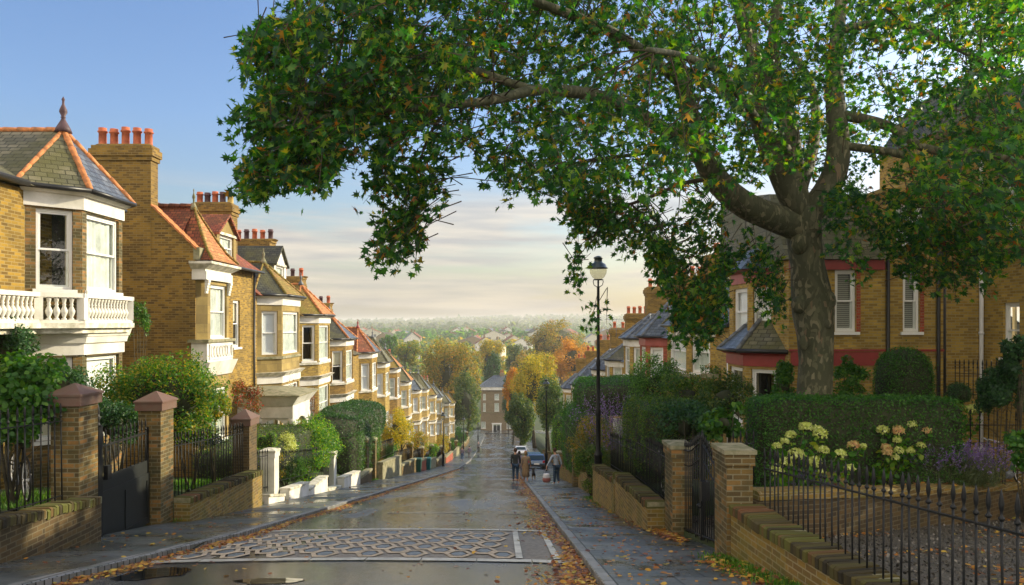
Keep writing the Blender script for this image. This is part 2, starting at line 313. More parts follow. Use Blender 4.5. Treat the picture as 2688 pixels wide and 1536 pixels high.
M['lf_grey'] = mk_leaf('grey_green_leaf', [(0, (.05, .08, .04)), (.6, (.11, .15, .07)), (1, (.18, .2, .1))], .3)
M['fl_purple'] = mk_leaf('lavender_flower', [(0, (.10, .06, .22)), (.6, (.2, .12, .38)), (1, (.30, .22, .48))], .2)
M['fl_hydra'] = mk_leaf('hydrangea_flower', [(0, (.30, .36, .06)), (.5, (.46, .50, .14)), (1, (.58, .60, .30))], .2)
M['fl_hydra_aged'] = mk_leaf('hydrangea_aged_flower', [(0, (.50, .22, .12)), (.5, (.50, .38, .16)), (1, (.50, .46, .18))], .2)
M['grass'] = mk_leaf('grass_blade', [(0, (.03, .09, .01)), (.6, (.06, .17, .015)), (1, (.15, .24, .03))], .35)
M['litter'] = mk_leaf('fallen_leaf', [(0, (.10, .035, .012)), (.35, (.26, .09, .02)), (.7, (.42, .20, .03)), (.9, (.50, .34, .05)), (1, (.16, .15, .03))], .1)
M['edge_brick'] = mk_leaf('brick_on_edge_unit', [(0, (.035, .03, .02)), (.35, (.075, .06, .025)), (.7, (.10, .105, .025)), (.9, (.12, .07, .03)), (1, (.16, .07, .035))], 0, rough=.9, spec=.2)
M['inner'] = plain('inner_shade', (.035, .04, .018), .95, .5, 6)  # plant cores: the shade inside the foliage is put into this dark colour
M['bark'] = plain('plane_bark', (.085, .07, .04), .85, .6, 2.2, c2=(.022, .02, .013), bmp=.6)
M['twig'] = plain('twig_bark', (.05, .035, .02), .9, .4, 5)
def mk_planebark():
    m, nt, p = base('flaking_plane_bark'); t = node(nt, 'ShaderNodeTexCoord'); mp = node(nt, 'ShaderNodeMapping'); mp.inputs['Scale'].default_value = (1, 1, .45); lk(nt, t.outputs['Object'], mp.inputs[0])
    v = node(nt, 'ShaderNodeTexVoronoi', Scale=15.0); v.inputs['Randomness'].default_value = 1; wv = mixc(nt, .12, mp.outputs[0], noise(nt, 3, 3)); 
    n0 = node(nt, 'ShaderNodeTexNoise', Scale=3.0, Detail=3.0); lk(nt, mp.outputs[0], n0.inputs['Vector']); ad = node(nt, 'ShaderNodeVectorMath', operation='ADD'); lk(nt, mp.outputs[0], ad.inputs[0])
    sc_ = node(nt, 'ShaderNodeVectorMath', operation='SCALE'); lk(nt, n0.outputs['Color'], sc_.inputs[0]); sc_.inputs['Scale'].default_value = .45; lk(nt, sc_.outputs[0], ad.inputs[1]); lk(nt, ad.outputs[0], v.inputs['Vector'])
    sp = node(nt, 'ShaderNodeSeparateColor'); lk(nt, v.outputs['Color'], sp.inputs[0])
    r = ramp(nt, [(0, (.065, .06, .035)), (.5, (.10, .09, .055)), (.70, (.15, .135, .08)), (.88, (.26, .22, .14)), (.97, (.22, .14, .09))], 'CONSTANT'); lk(nt, sp.outputs[0], r.inputs[0])
    c = mixc(nt, mathn(nt, 'MULTIPLY', noise(nt, 1.1, 5), .7), r.outputs[0], (.045, .06, .02)); lk(nt, c, p.inputs['Base Color']); p.inputs['Roughness'].default_value = .85
    bump(nt, p, mathn(nt, 'ADD', sp.outputs[0], mathn(nt, 'MULTIPLY', noise(nt, 14, 4), .8)), .7, .02); return m
M['planebark'] = mk_planebark()

# ------------------------------------------------------------------ the lie of the land: the street falls away from the camera
_Y = [-40, 75, 97, 114, 139, 166, 194, 250, 320, 500, 700, 900, 1500, 2300, 3400, 6000]
_D = [1.45 - 6.8, 14.2, 17.45, 19.55, 22.2, 24.9, 27.6, 29.5, 29, 21, 21, 23, 22, 8, -13, -14]
def P(y): return -float(np.interp(y, _Y, _D))          # pavement level
def RD(y): return P(y) - .1                             # road level
def at(px, py, Y): return Vector(((px - 1321) * Y / F, Y, (850 - py) * Y / F))
def kerbL(y): return float(np.interp(y, [5, 9, 14, 30, 51, 120, 165, 210], [-5.6, -5.25, -4.8, -4.6, -4.4, -4.2, -4.2, -5]))
def kerbR(y): return float(np.interp(y, [5, 50, 58, 66, 150, 210], [1.12, 1.12, 1.5, 4.2, 4.0, 4.0]))
def wallR(y): return float(np.interp(y, [5, 10, 14, 23, 45, 55, 66, 150], [3.4, 3.1, 3.0, 3.0, 3.2, 3.9, 5.6, 5.6]))
WL = -7.0
def sheet(name, xs, ys, z, mat, kind='structure', label=None, cat=None):
    mb = MB(); vs = [(x(y) if callable(x) else x, y, z(x(y) if callable(x) else x, y)) for y in ys for x in xs]; n = len(xs)
    fs = [(j * n + i, j * n + i + 1, (j + 1) * n + i + 1, (j + 1) * n + i) for j in range(len(ys) - 1) for i in range(n - 1)]
    mb.add(vs, fs, True); return mb.build(name, mat, loc=(0, 0, 0), kind=kind, label=label, cat=cat)
def mk_ground():
    m, nt, p = base('garden_soil_and_grass'); r = ramp(nt, [(.35, (.025, .05, .012)), (.5, (.045, .10, .015)), (.68, (.06, .05, .025))]); lk(nt, noise(nt, .35, 8, .65), r.inputs[0])
    lk(nt, mixc(nt, noise(nt, 6, 4), r.outputs[0], (.03, .03, .012)), p.inputs['Base Color']); p.inputs['Roughness'].default_value = .95; bump(nt, p, noise(nt, 9, 6), .8, .06); return m
M['ground'] = mk_ground(); M['gravelbed'] = plain('gravel_bed', (.12, .105, .08), .9, .5, 30, c2=(.04, .035, .028), bmp=.9)
ys0 = list(np.linspace(-6, 100, 54)) + list(np.linspace(104, 330, 48)) + list(np.linspace(350, 1500, 40)) + list(np.linspace(1600, 6000, 30))
def gz(x, y):
    z = P(y)
    if y > 330:
        z += (math.sin(x * .004 + 1.3) * 3.5 + math.sin(x * .0017 + y * .002) * 5) * min(1, (y - 330) / 900)
        if y > 2300: z += (math.sin(x * .0011 + .4) * 5 + math.sin(x * .0043) * 2)
        return z
    w = wallR(y) + .15
    if x < WL - .1: return z - .03 + .45 * min(1, max(0, (-x - 7.3) / .9)) + .25 * min(1, max(0, (-x - 7.2) / 3)) if y < 165 else z - .02
    if x > w: return z + .12 if (y < 12.6 or (x < 13.2 and y < 17.5)) else (z + .45 if y < 165 else z - .02)
    return z - .35 if y < 199 and (y < 165 or abs(x) < 12) else z - .02
xsg = [-4200, -1500, -700, -300, -120, -60, -30, -16, -10.5, -8.6, -8.1, -7.7, -7.3, WL - .16, WL - .06, -6, -4, 0, lambda y: wallR(y) + .14, lambda y: wallR(y) + .2, lambda y: wallR(y) + 3, 12, 20, 30, 60, 120, 300, 700, 1500, 4200]
sheet('ground', xsg, ys0, gz, M['ground'])
def mk_asphalt():
    m, nt, p = base('wet_asphalt'); t = node(nt, 'ShaderNodeTexCoord'); mp = node(nt, 'ShaderNodeMapping'); mp.inputs['Scale'].default_value = (.55, .16, .16); lk(nt, t.outputs['Object'], mp.inputs[0])
    wet = noise(nt, 1.0, 6, .6, vec=mp.outputs[0], dist=.5); g = noise(nt, 90, 2)
    c = mixc(nt, g, (.026, .032, .040), (.115, .132, .150)); c = mixc(nt, mathn(nt, 'MULTIPLY', noise(nt, .5, 5), .6), c, (.03, .032, .036)); lk(nt, c, p.inputs['Base Color'])
    r = ramp(nt, [(.40, (.07,) * 3), (.52, (.22,) * 3), (.66, (.42,) * 3)]); lk(nt, wet, r.inputs[0]); lk(nt, r.outputs[0], p.inputs['Roughness']); p.inputs['Specular IOR Level'].default_value = .65
    bump(nt, p, mathn(nt, 'ADD', g, mathn(nt, 'MULTIPLY', noise(nt, 3, 4), 2.0)), .16, .01); return m
M['asphalt'] = mk_asphalt()
ysr = list(np.arange(-4, 16, 1.0)) + list(np.arange(16, 100, 2.0)) + list(np.arange(100, 201, 4.0))
def rz(x, y):
    c = (kerbL(y) + kerbR(y)) / 2; h = (kerbR(y) - kerbL(y)) / 2
    return RD(y) + .05 * (1 - ((x - c) / h) ** 2)
sheet('road', [kerbL] + [(lambda f: lambda y: kerbL(y) * (1 - f) + kerbR(y) * f)(f) for f in (.1, .25, .4, .5, .6, .75, .9)] + [kerbR], ysr, rz, M['asphalt'])
sheet('cross_road', [-60, -30, -12, -4, 4, 12, 30, 60], [186, 190, 194, 197.5], lambda x, y: P(y) + .03, M['asphalt'])
def mk_paving():
    m = coursed('york_stone_flags', (.085, .09, .085), (.05, .055, .055), (.02, .02, .015), bw=1.0, bh=.62, ms=.014, c3=(.13, .125, .115), stain=(.045, .06, .025), stain_amt=.5, stain_scale=.5, rough=.4, soft=.05, off=.37, bmp=.5, bd=.01)
    nt = m.node_tree; p = nt.nodes['Principled BSDF']; r = ramp(nt, [(.38, (.12,) * 3), (.47, (.32,) * 3), (.62, (.62,) * 3)]); lk(nt, noise(nt, .8, 6, .6), r.inputs[0]); lk(nt, r.outputs[0], p.inputs['Roughness']); p.inputs['Specular IOR Level'].default_value = .6; return m
M['paving'] = mk_paving()
M['kerb'] = coursed('granite_kerb', (.26, .255, .25), (.15, .15, .15), (.03, .03, .025), bw=.14, bh=.9, ms=.012, off=0, stain=(.05, .06, .02), stain_amt=.5, stain_scale=2.5, rough=.5)
sheet('pavement', [WL - .1, -6.4, lambda y: kerbL(y) - .15], ysr, lambda x, y: P(y), M['paving'])
sheet('pavement', [lambda y: kerbR(y) + .15, lambda y: (kerbR(y) + wallR(y)) / 2, lambda y: wallR(y) + .16], ysr, lambda x, y: P(y), M['paving'])
def kerb(fx, s):
    mb = MB()
    for a, b in zip(ysr[:-1], ysr[1:]):
        q = []
        for y in (a, b):
            x = fx(y); q.append([(x, y, RD(y) - .1), (x, y, P(y) - .006), (x + s * .012, y, P(y) + .006), (x + s * .155, y, P(y) + .006), (x + s * .155, y, P(y) - .2)])
        for i in range(4):
            f = (q[0][i], q[1][i], q[1][i + 1], q[0][i + 1]); mb.poly(*(f if s > 0 else f[::-1]))
    mb.build('kerb', M['kerb'], loc=(0, 0, 0), kind='structure')
kerb(kerbL, -1); kerb(kerbR, 1)
# ------------------------------------------------------------------ walls, windows, roofs
def wall_panel(mb, O, T, N, L, z0, z1, holes=(), rev=.14):
    """one face of a wall with real openings and their reveals"""
    q = lambda u, z, n=0: (O[0] + T[0] * u + N[0] * n, O[1] + T[1] * u + N[1] * n, z)
    us = sorted({0, L} | {h[0] for h in holes} | {h[1] for h in holes}); zs = sorted({z0, z1} | {h[2] for h in holes} | {h[3] for h in holes})
    flip = T[0] * N[1] - T[1] * N[0] > 0
    def face(*v): mb.poly(*(v[::-1] if flip else v))
    for a, b in zip(us[:-1], us[1:]):
        for c, d in zip(zs[:-1], zs[1:]):
            um, zm = (a + b) / 2, (c + d) / 2
            if any(h[0] < um < h[1] and h[2] < zm < h[3] for h in holes): continue
            face(q(a, c), q(b, c), q(b, d), q(a, d))
    for a, b, c, d in [h[:4] for h in holes]:
        for (p1, p2) in (((a, c), (a, d)), ((a, d), (b, d)), ((b, d), (b, c)), ((b, c), (a, c))):
            face(q(p1[0], p1[1]), q(p2[0], p2[1]), q(p2[0], p2[1], -rev), q(p1[0], p1[1], -rev))
def window(parent, O, T, N, u0, u1, z0, z1, back='blind', sill=True, mid=.5, depth=.09, bars=0, frame_mat='frame', lab=None, sill_mat='white'):
    """sash window: frame and sashes, glass, and the blind, curtain or dark shade panel behind it"""
    f = MB(); d0, d1 = -depth - .05, -depth + .02; w = .065
    zm = z0 + (z1 - z0) * mid
    for a, b, c, d in ((u0, u0 + w, z0, z1), (u1 - w, u1, z0, z1), (u0 + w, u1 - w, z1 - w, z1), (u0 + w, u1 - w, z0, z0 + w)): f.obox(O, T, N, a, b, d0, d1, c, d)
    s = .045
    for (a, b, n0, n1) in ((zm - .02, z1 - w, d0 + .01, d1 - .02), (z0 + w, zm + .02, d0 - .035, d0 + .008)):
        f.obox(O, T, N, u0 + w, u0 + w + s, n0, n1, a, b); f.obox(O, T, N, u1 - w - s, u1 - w, n0, n1, a, b)
        f.obox(O, T, N, u0 + w + s, u1 - w - s, n0, n1, b - s, b); f.obox(O, T, N, u0 + w + s, u1 - w - s, n0, n1, a, a + s)
    for k in range(bars):
        u = u0 + (u1 - u0) * (k + 1) / (bars + 1); f.obox(O, T, N, u - .012, u + .012, d0, d1 - .03, z0 + w, z1 - w)
    if sill: f.obox(O, T, N, u0 - .08, u1 + .08, -depth + .02, .07, z0 - .085, z0 - .003)
    fo = f.build('window', M[frame_mat], parent, label=lab)
    g = MB(); gq = lambda u, z: (O[0] + T[0] * u + N[0] * (d0 + .012), O[1] + T[1] * u + N[1] * (d0 + .012), z); g.poly(gq(u0 + w, z0 + w), gq(u1 - w, z0 + w), gq(u1 - w, z1 - w), gq(u0 + w, z1 - w)); g.build('pane', M['glass'], fo)
    b = MB(); n = -depth - .085
    q = lambda u, z: (O[0] + T[0] * u + N[0] * n, O[1] + T[1] * u + N[1] * n, z)
    if back in ('net', 'curtain'):
        k = 22; pts = [(u0 + (u1 - u0) * i / k, n + .022 * math.sin(i * 2.1) + .012 * math.sin(i * 5)) for i in range(k + 1)]
        for (ua, na), (ub, nb) in zip(pts[:-1], pts[1:]):
            b.poly(*[(O[0] + T[0] * u + N[0] * m, O[1] + T[1] * u + N[1] * m, z) for u, m, z in ((ua, na, z0), (ub, nb, z0), (ub, nb, z1), (ua, na, z1))])
        b.build('curtain', M['net' if back == 'net' else 'cream'], fo)
    elif back == 'dark':
        b.obox(O, T, N, u0 - .05, u1 + .05, -depth - .7, -depth - .64, z0 - .05, z1 + .05); b.build('shade_panel', M['roomshade'], fo)
        c = MB(); c.obox(O, T, N, u0, u0 + (u1 - u0) * .18, -depth - .2, -depth - .16, z0, z1); c.obox(O, T, N, u1 - (u1 - u0) * .12, u1, -depth - .2, -depth - .16, z0, z1); c.build('curtain', M['cream'], fo)
    else:
        b.obox(O, T, N, u0, u1, n - .01, n, z0 + (0 if back != 'half' else (z1 - z0) * .55), z1); b.build('blind', M['cream' if back == 'half' else back], fo)
        if back == 'half':
            c = MB(); c.obox(O, T, N, u0 - .05, u1 + .05, -depth - .7, -depth - .64, z0 - .05, z1 + .05); c.build('shade_panel', M['roomshade'], fo)
    return fo
def hipline(mb, a, b, r=.075, n=None, lumps=True):
    a, b = Vector(a), Vector(b); L = (b - a).length; n = n or max(2, int(L / .34))
    if not lumps: mb.tube([a, b], r, 6); return
    for i in range(n):
        p = a.lerp(b, i / n); q = a.lerp(b, (i + 1.12) / n); mb.tube([p, q], [r * .86, r * 1.12], 8)
POT = {}
def pot_mesh(mat, h):
    if (mat, h) not in POT:
        mb = MB(); mb.lathe([(.135, 0), (.125, .04), (.12, h * .72), (.155, h * .75), (.155, h * .82), (.125, h * .84), (.13, h), (.10, h), (.09, h * .7)], (0, 0, 0), 14)
        me = bpy.data.meshes.new('chimney_pot'); me.from_pydata(mb.v, [], mb.f); me.polygons.foreach_set('use_smooth', mb.sm); me.materials.append(M[mat]); POT[(mat, h)] = me
    return POT[(mat, h)]
def chimney(parent, x0, x1, y0, y1, zb, zt, pots, brick='brick_flank', h=.55, along='x'):
    """stack with oversailing courses; pots is a list of pot materials in a row"""
    mb = MB(); mb.box(x0, x1, y0, y1, zb, zt - .5)
    for e, a, b in ((.05, .5, .36), (.10, .36, .12), (.04, .12, 0)): mb.box(x0 - e, x1 + e, y0 - e, y1 + e, zt - a, zt - b)
    mb.prism([(x0 + .02, y0 + .02), (x1 - .02, y0 + .02), (x1 - .02, y1 - .02), (x0 + .02, y1 - .02)], zt, zt + .07, [(x0 + .1, y0 + .1), (x1 - .1, y0 + .1), (x1 - .1, y1 - .1), (x0 + .1, y1 - .1)])
    c = mb.build('chimney', M[brick], parent); n = len(pots)
    for i, p in enumerate(pots):
        hh = h * (1, .94, 1.04)[i % 3]
        o = bpy.data.objects.new('chimney_pot', pot_mesh(p, round(hh, 3))); col.objects.link(o); o.parent = c
        f = (i + .5) / n; w = Vector((x0 + (x1 - x0) * f, (y0 + y1) / 2, zt + .04)) if along == 'x' else Vector(((x0 + x1) / 2, y0 + (y1 - y0) * f, zt + .04))
        o.location = w - ORG[c.name]; o.rotation_euler = (0, 0, i * 1.3)
    return c
def finial(parent, p, h=.6, mat='lead', r=.07):
    mb = MB(); mb.lathe([(r * 2.4, -.12), (r * 1.9, .0), (r * .8, h * .22), (r * .5, h * .3), (r * .8, h * .33), (r * .5, h * .36), (r * 1.1, h * .5), (r * 1.0, h * .58), (r * .35, h * .75), (r * .3, h * .86), (r * .5, h * .9), (.005, h)], p, 12)
    return mb.build('finial', M[mat], parent)

def bay_house(side, front, y0, y1, yc, ye, eave, apex, w1, label, group, brick='brick', roof='slate', roof2=None, fascia='white', hip='ridge', backs=('blind', 'net'), gw=None,
              gcornice=True, cant=.84, pots=None, fin='lead', front_mat=None, ad=1.3, chim=True, lo=None, mroof=None, ridge_rise=3.0, detail=True, stone=False, low_backs=None, pierm=None, cht=3.1, chb=0):
    """one house of the terrace: the party walls are at y0 and y1; the canted bay's front face runs from yc to ye"""
    X = lambda d: side * (front + d)
    zg = P(yc) - .6; base_ = (X(4), (y0 + y1) / 2, P((y0 + y1) / 2))
    h = empty('terraced_house', base_, label, 'house', group)
    bm = M[pierm or brick]; off = -3.35
    lo = lo or (w1[0] + off, w1[1] + off)
    # main wall (canted bay stands in front of it), with a narrow window beyond the bay
    mb = MB(); O = (X(cant), y0); T = (0, 1); N = (-side, 0); L = y1 - y0
    holes = []; ua, ub = ye + cant + .35 - y0, ye + cant + .35 - y0 + .85
    nar = ub < L - .3
    if nar: holes = [(ua, ub, w1[0] + .15, w1[1] - .1)]
    door = None
    if nar and ub < L - .2: holes.append((ua, ub, P(ye) + .5, P(ye) + 2.7)); door = holes[-1]
    wall_panel(mb, O, T, N, L, zg - .5, eave - .06, holes)
    xb = X(8.2)
    for yy, s in ((y0 + .012, -1), (y1 - .012, 1)):   # party walls with their gables
        pts = [(X(cant), yy, zg - .5), (xb, yy, zg - .5), (xb, yy, eave - .06), (X(4.6), yy, eave + ridge_rise - .12), (X(cant), yy, eave - .06)]
        mb.poly(*pts)
    mb.poly((xb, y0, zg - .5), (xb, y1, zg - .5), (xb, y1, eave), (xb, y0, eave))
    mb.build('wall', M[brick], h)
    if nar:
        window(h, O, T, N, ua, ub, w1[0] + .15, w1[1] - .1, backs[1])
        if door:
            d = MB(); d.obox(O, T, N, door[0], door[1], -.14, -.08, door[2], door[3] - .5); d.build('front_door', M['maroon' if side > 0 else 'gate'], h)
            window(h, O, T, N, door[0], door[1], door[3] - .48, door[3], 'dark', sill=False, mid=.5)
    # canted bay
    pts = [(X(cant), yc - cant), (X(0), yc), (X(0), ye), (X(cant), ye + cant)]
    mb = MB(); segs = []
    for i in range(3):
        a, b = Vector(pts[i]), Vector(pts[i + 1]); t = (b - a); L = t.length; t.normalize(); n = Vector((t.y, -t.x)) * 1.0
        if n.x * side > 0: n = -n
        m_ = .17 if i == 1 else .2
        hs = [(m_ + .02, L - m_, w1[0], w1[1]), (m_ + .02, L - m_, lo[0], lo[1])]
        wall_panel(mb, a, t, n, L, zg, eave - .42, hs); segs.append((a, t, n, L, hs))
    mb.build('bay', M['ashlar'] if stone else bm, h)
    lb = low_backs or ('blind', 'net', 'blind')
    for i, (a, t, n, L, hs) in enumerate(segs):
        if i == 2 and not detail: continue
        window(h, a, t, n, *hs[0], backs[i % len(backs)], sill=not stone)
        window(h, a, t, n, *hs[1], lb[i])
    def ring(e, z0, z1, name, mat, e1=None):
        o = MB(); q = lambda e: [(X(cant + .0), yc - cant - e * 1.0), (X(-e), yc - e * .41), (X(-e), ye + e * .41), (X(cant), ye + cant + e)]
        a = q(e); b = q(e1 if e1 is not None else e); o.prism(a, z0, z1, b); return o.build(name, M[mat], h, fixn=True)
    ring(.05, eave - .42, eave - .1, 'fascia', fascia)
    ring(.12, eave - .10, eave - .03, 'cornice', 'white' if fascia == 'white' else fascia, .2)
    g = MB(); e = .27; gp = [(X(cant), yc - cant - e), (X(-e), yc - e * .41), (X(-e), ye + e * .41), (X(cant), ye + cant + e)]
    for a, b in zip(gp[:-1], gp[1:]): g.tube([(a[0], a[1], eave + .02), (b[0], b[1], eave + .02)], .06, 8)
    g.build('gutter', M['gutter'], h)
    ring(.07, w1[0] - .20, w1[0] - .09, 'sill_band', 'stone' if stone else ('weathered' if fascia == 'white' else 'stone'))
    if gcornice:
        ring(.05, lo[1] + .12, lo[1] + .45, 'frieze', 'white'); ring(.10, lo[1] + .45, lo[1] + .62, 'storey_cornice', 'weathered', .26)
    # bay roof: hipped to an apex, ridge running back into the main roof
    e = .26; ym = (yc + ye) / 2; z0 = eave + .03; xA = X(ad); q = []
    A = (X(cant + .1), yc - cant - e, z0); B = (X(-e), yc - e * .41, z0); C = (X(-e), ye + e * .41, z0); D = (X(cant + .1), ye + cant + e, z0); Pk = (xA, ym, apex); Rk = (X(4.6), ym, apex)
    dA = (X(4.6), yc - cant - e, z0); dD = (X(4.6), ye + cant + e, z0)
    for nm, fs in (('bay_roof', [(B, C, Pk)]), ('bay_roof_side', [(A, B, Pk), (dA, A, Pk, Rk)]), ('bay_roof_side', [(C, D, Pk), (D, dD, Rk, Pk)])):
        o = MB()
        for f in fs: o.add(list(f) + [(v[0], v[1], v[2] - .05) for v in f], [tuple(range(len(f))), tuple(range(len(f), 2 * len(f)))[::-1]] + [(i, i + len(f), (i + 1) % len(f) + len(f), (i + 1) % len(f)) for i in range(len(f))])
        o.build(nm, M[(roof2 or roof) if nm == 'bay_roof' else roof], h, fixn=True)
    o = MB(); hipline(o, B, Pk); hipline(o, C, Pk); hipline(o, A, (Pk[0], Pk[1], Pk[2]), .05) if detail else None; hipline(o, Pk, Rk)
    o.build('ridge_tiles', M[hip], h)
    if fin: finial(h, (Pk[0], Pk[1], Pk[2] + .06), .6, fin)
    # main roof
    o = MB(); er = X(cant - .3); zr = eave + ridge_rise
    pr = [(er, eave - .02), (X(4.6), zr), (X(8.6), eave - .02)]
    v = [(x, y, z) for y in (y0 + .004, y1 - .004) for x, z in pr]; o.add(v, [(0, 1, 4, 3), (1, 2, 5, 4), (0, 3, 5, 2), (0, 2, 1), (3, 4, 5)]); o.build('roof', M[mroof or roof], h, fixn=True)
    o = MB(); hipline(o, (X(4.6), y0, zr + .03), (X(4.6), y1, zr + .03), .09, n=int((y1 - y0) / .45)); o.build('ridge_tiles', M['ridge'], h)
    for q0 in (y0 + .12,):
        g = MB(); g.tube([(X(cant - .1), y1 - .25, eave), (X(cant - .1), y1 - .25, zg)], .05, 8); g.tube([(X(cant - .36), y1 - .1, eave), (X(cant - .36), ye + cant + .3, eave)], .055, 8); g.build('downpipe', M['gutter' if side < 0 else 'pipe_white'] if (int(y0) % 2) else M['gutter'], h)
    if chim:
        pots = pots or ['terracotta'] * 5
        chimney(h, X(2.0 + chb), X(4.1 + chb), y1 - .45, y1 + .45, eave, eave + cht, pots)
    return h

LG = 'bay-fronted houses stepping down the left side of the street'
RG = 'bay-fronted houses stepping down the right side of the street'
# ---- nearest house on the left, with the white balustraded balcony
H1 = bay_house(-1, 10, 9.0, 20.98, 18.1, 20.0, 3.12, 4.84, (.80, 2.66), 'nearest yellow brick house on the left, with a white balustraded balcony round its bay', LG, brick='brick', roof='slate_moss', roof2='slate', pierm='brick_pier',
               backs=('dark', 'net', 'net'), low_backs=('cream', 'blind', 'blind'), lo=(-2.7, -.78), gcornice=False, chim=False, ad=1.0, fin=None, mroof='slate_moss', ridge_rise=2.1)
finial(H1, (-11.0, 19.05, 4.9), .78, 'pot_dark', .085)
bal = MB()
def ringpts(e): return [(-10.84 + 0 * e, 18.1 - .84 - e), (-10 + e, 18.1 - e * .41), (-10 + e, 20 + e * .41), (-10.84, 20.84 + e)]
def band(mb, e, z0, z1, e1=None, x=None):
    a = ringpts(e); b = ringpts(e1 if e1 is not None else e); a[0] = (-10.84, a[0][1]); mb.prism(a, z0, z1, b)
band(bal, .16, -.30, -.105, .22); band(bal, .10, -.46, -.302, .14); band(bal, .05, -.74, -.462)
bo = bal.build('balcony', M['white'], H1, fixn=True)
r_ = MB(); BP = [(-10.34, 14.4), (-10.34, 16.9), (-9.75, 17.66), (-9.75, 19.88), (-10.3, 20.75)]
bm_ = MB(); bm_.lathe([(.05, 0), (.062, .03), (.03, .07), (.075, .17), (.08, .22), (.03, .33), (.045, .36), (.03, .39), (.05, .46), (.062, .5), (.05, .53)], (0, 0, 0), 8)
bme = bpy.data.meshes.new('baluster'); bme.from_pydata(bm_.v, [], bm_.f); bme.polygons.foreach_set('use_smooth', bm_.sm); bme.materials.append(M['white'])
floor_ = MB(); floor_.prism([(-10.9, 14.3), (-10.22, 14.3), (-10.22, 16.84), (-9.65, 17.60), (-9.65, 19.94), (-10.3, 20.84), (-10.9, 20.84)], -.10, 0.02); floor_.prism([(-10.9, 14.4), (-10.34, 14.4), (-10.34, 16.9), (-9.76, 17.68), (-9.76, 19.86), (-10.35, 20.72), (-10.9, 20.72)], -.22, -.102); floor_.build('balcony_slab', M['weathered'], H1, fixn=True)
for a, b in zip(BP[:-1], BP[1:]):
    a, b = Vector(a), Vector(b); t = b - a; L = t.length; t.normalize(); n = Vector((t.y, -t.x))
    r_.obox(a, t, n, -.06, L + .06, -.09, .09, .60, .70); r_.obox(a, t, n, -.04, L + .04, -.07, .07, .02, .09); r_.obox(a, t, n, -.09, .09, -.085, .085, .09, .60)
    k = max(2, int((L - .2) / .155))
    for i in range(k):
        p = a + t * (.16 + (L - .32) * (i + .5) / k); o = bpy.data.objects.new('baluster', bme); col.objects.link(o); o.parent = bo; o.location = Vector((p.x, p.y, .075)) - ORG[bo.name]
r_.obox(Vector(BP[-1]), Vector((0, 1)), Vector((1, 0)), -.09, .09, -.085, .085, .09, .60)
r_.build('balcony_rail', M['white'], H1, fixn=True)
v_ = MB()
for (a, t, n, L) in (((-10.84, 17.26), Vector((.707, .707)), Vector((.707, -.707)), 1.188), ((-10, 18.1), Vector((0, 1)), Vector((1, 0)), 1.9)): v_.obox(a, t, n, .12, L - .1, .0, .03, -.78, -.5)
v_.build('window_arch', M['brick_dark'], H1)
p_ = MB(); p_.tube([(-10.98, 16.7, 3.2), (-10.98, 16.7, 2.9), (-10.98, 16.7, -4.5)], .055, 10); p_.lathe([(.06, 0), (.13, .2), (.13, .26)], (-10.98, 16.7, 2.75), 10); p_.build('downpipe', M['pipe_grey'], H1)
g_ = MB(); g_.tube([(-10.6, 9, 3.14), (-10.6, 17.0, 3.14)], .07, 8); g_.build('gutter', M['gutter'], H1)
# ---- second house: tall weathered flank wall with the big chimney, box bay, gabled dormer
H2 = empty('terraced_house', (-13, 29, P(29)), 'second house on the left, tall weathered brick flank wall and swept orange bay roof', 'house', LG)
mb = MB(); Yf = 24.92
fl = [(-18, -7), (-10.07, -7), (-10.07, 2.45), (-11.5, 3.84), (-13.3, 4.9), (-18, 4.9)]
n = len(fl); v = [(x, Yf, z) for x, z in fl] + [(x, Yf + .34, z) for x, z in fl]; mb.add(v, [tuple(range(n)), tuple(range(n, 2 * n))[::-1]] + [(i, i + n, (i + 1) % n + n, (i + 1) % n) for i in range(n)])
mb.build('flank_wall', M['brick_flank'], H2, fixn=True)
mb = MB(); a, b = Vector((-10.02, Yf - .05, 2.50)), Vector((-11.5, Yf - .05, 3.93))
for i in range(8):
    p = a.lerp(b, i / 8); q = a.lerp(b, (i + 1.05) / 8); mb.add([(p.x, Yf - .05, p.z - .09), (q.x, Yf - .05, q.z - .09), (q.x, Yf - .05, q.z - .02), (p.x, Yf - .05, p.z)] + [(p.x, Yf + .4, p.z - .09), (q.x, Yf + .4, q.z - .09), (q.x, Yf + .4, q.z - .02), (p.x, Yf + .4, p.z)], [(0, 1, 2, 3), (7, 6, 5, 4), (0, 4, 5, 1), (3, 2, 6, 7), (0, 3, 7, 4), (1, 5, 6, 2)])
mb.build('gable_coping', M['ridge'], H2, fixn=True)
mb = MB(); mb.box(-10.12, -9.92, Yf - .04, Yf + .4, 2.1, 2.5); mb.build('kneeler', M['stone'], H2)
chimney(H2, -13.42, -11.52, Yf - .012, Yf + .5, 2.0, 5.84, ['terracotta'] * 5, h=.58)
mb = MB(); o1 = 27.3; hol = [(30.45 - o1, 31.25 - o1, -.95, .95)]; wall_panel(mb, (-10.8, o1), (0, 1), (1, 0), 33 - o1, -8, 2.2, hol + [(28.6 - o1, 29.6 - o1, P(29) + .4, P(29) + 2.7)]); mb.poly((-10.8, 33, -8), (-18, 33, -8), (-18, 33, 2.2), (-10.8, 33, 2.2)); mb.build('wall', M['brick'], H2)
window(H2, (-10.8, o1), (0, 1), (1, 0), *hol[0], 'half'); 
mb = MB(); mb.obox((-10.8, o1), (0, 1), (1, 0), 1.3, 2.3, -.14, -.08, P(29) + .4, P(29) + 2.7); mb.build('front_door', M['gate'], H2)
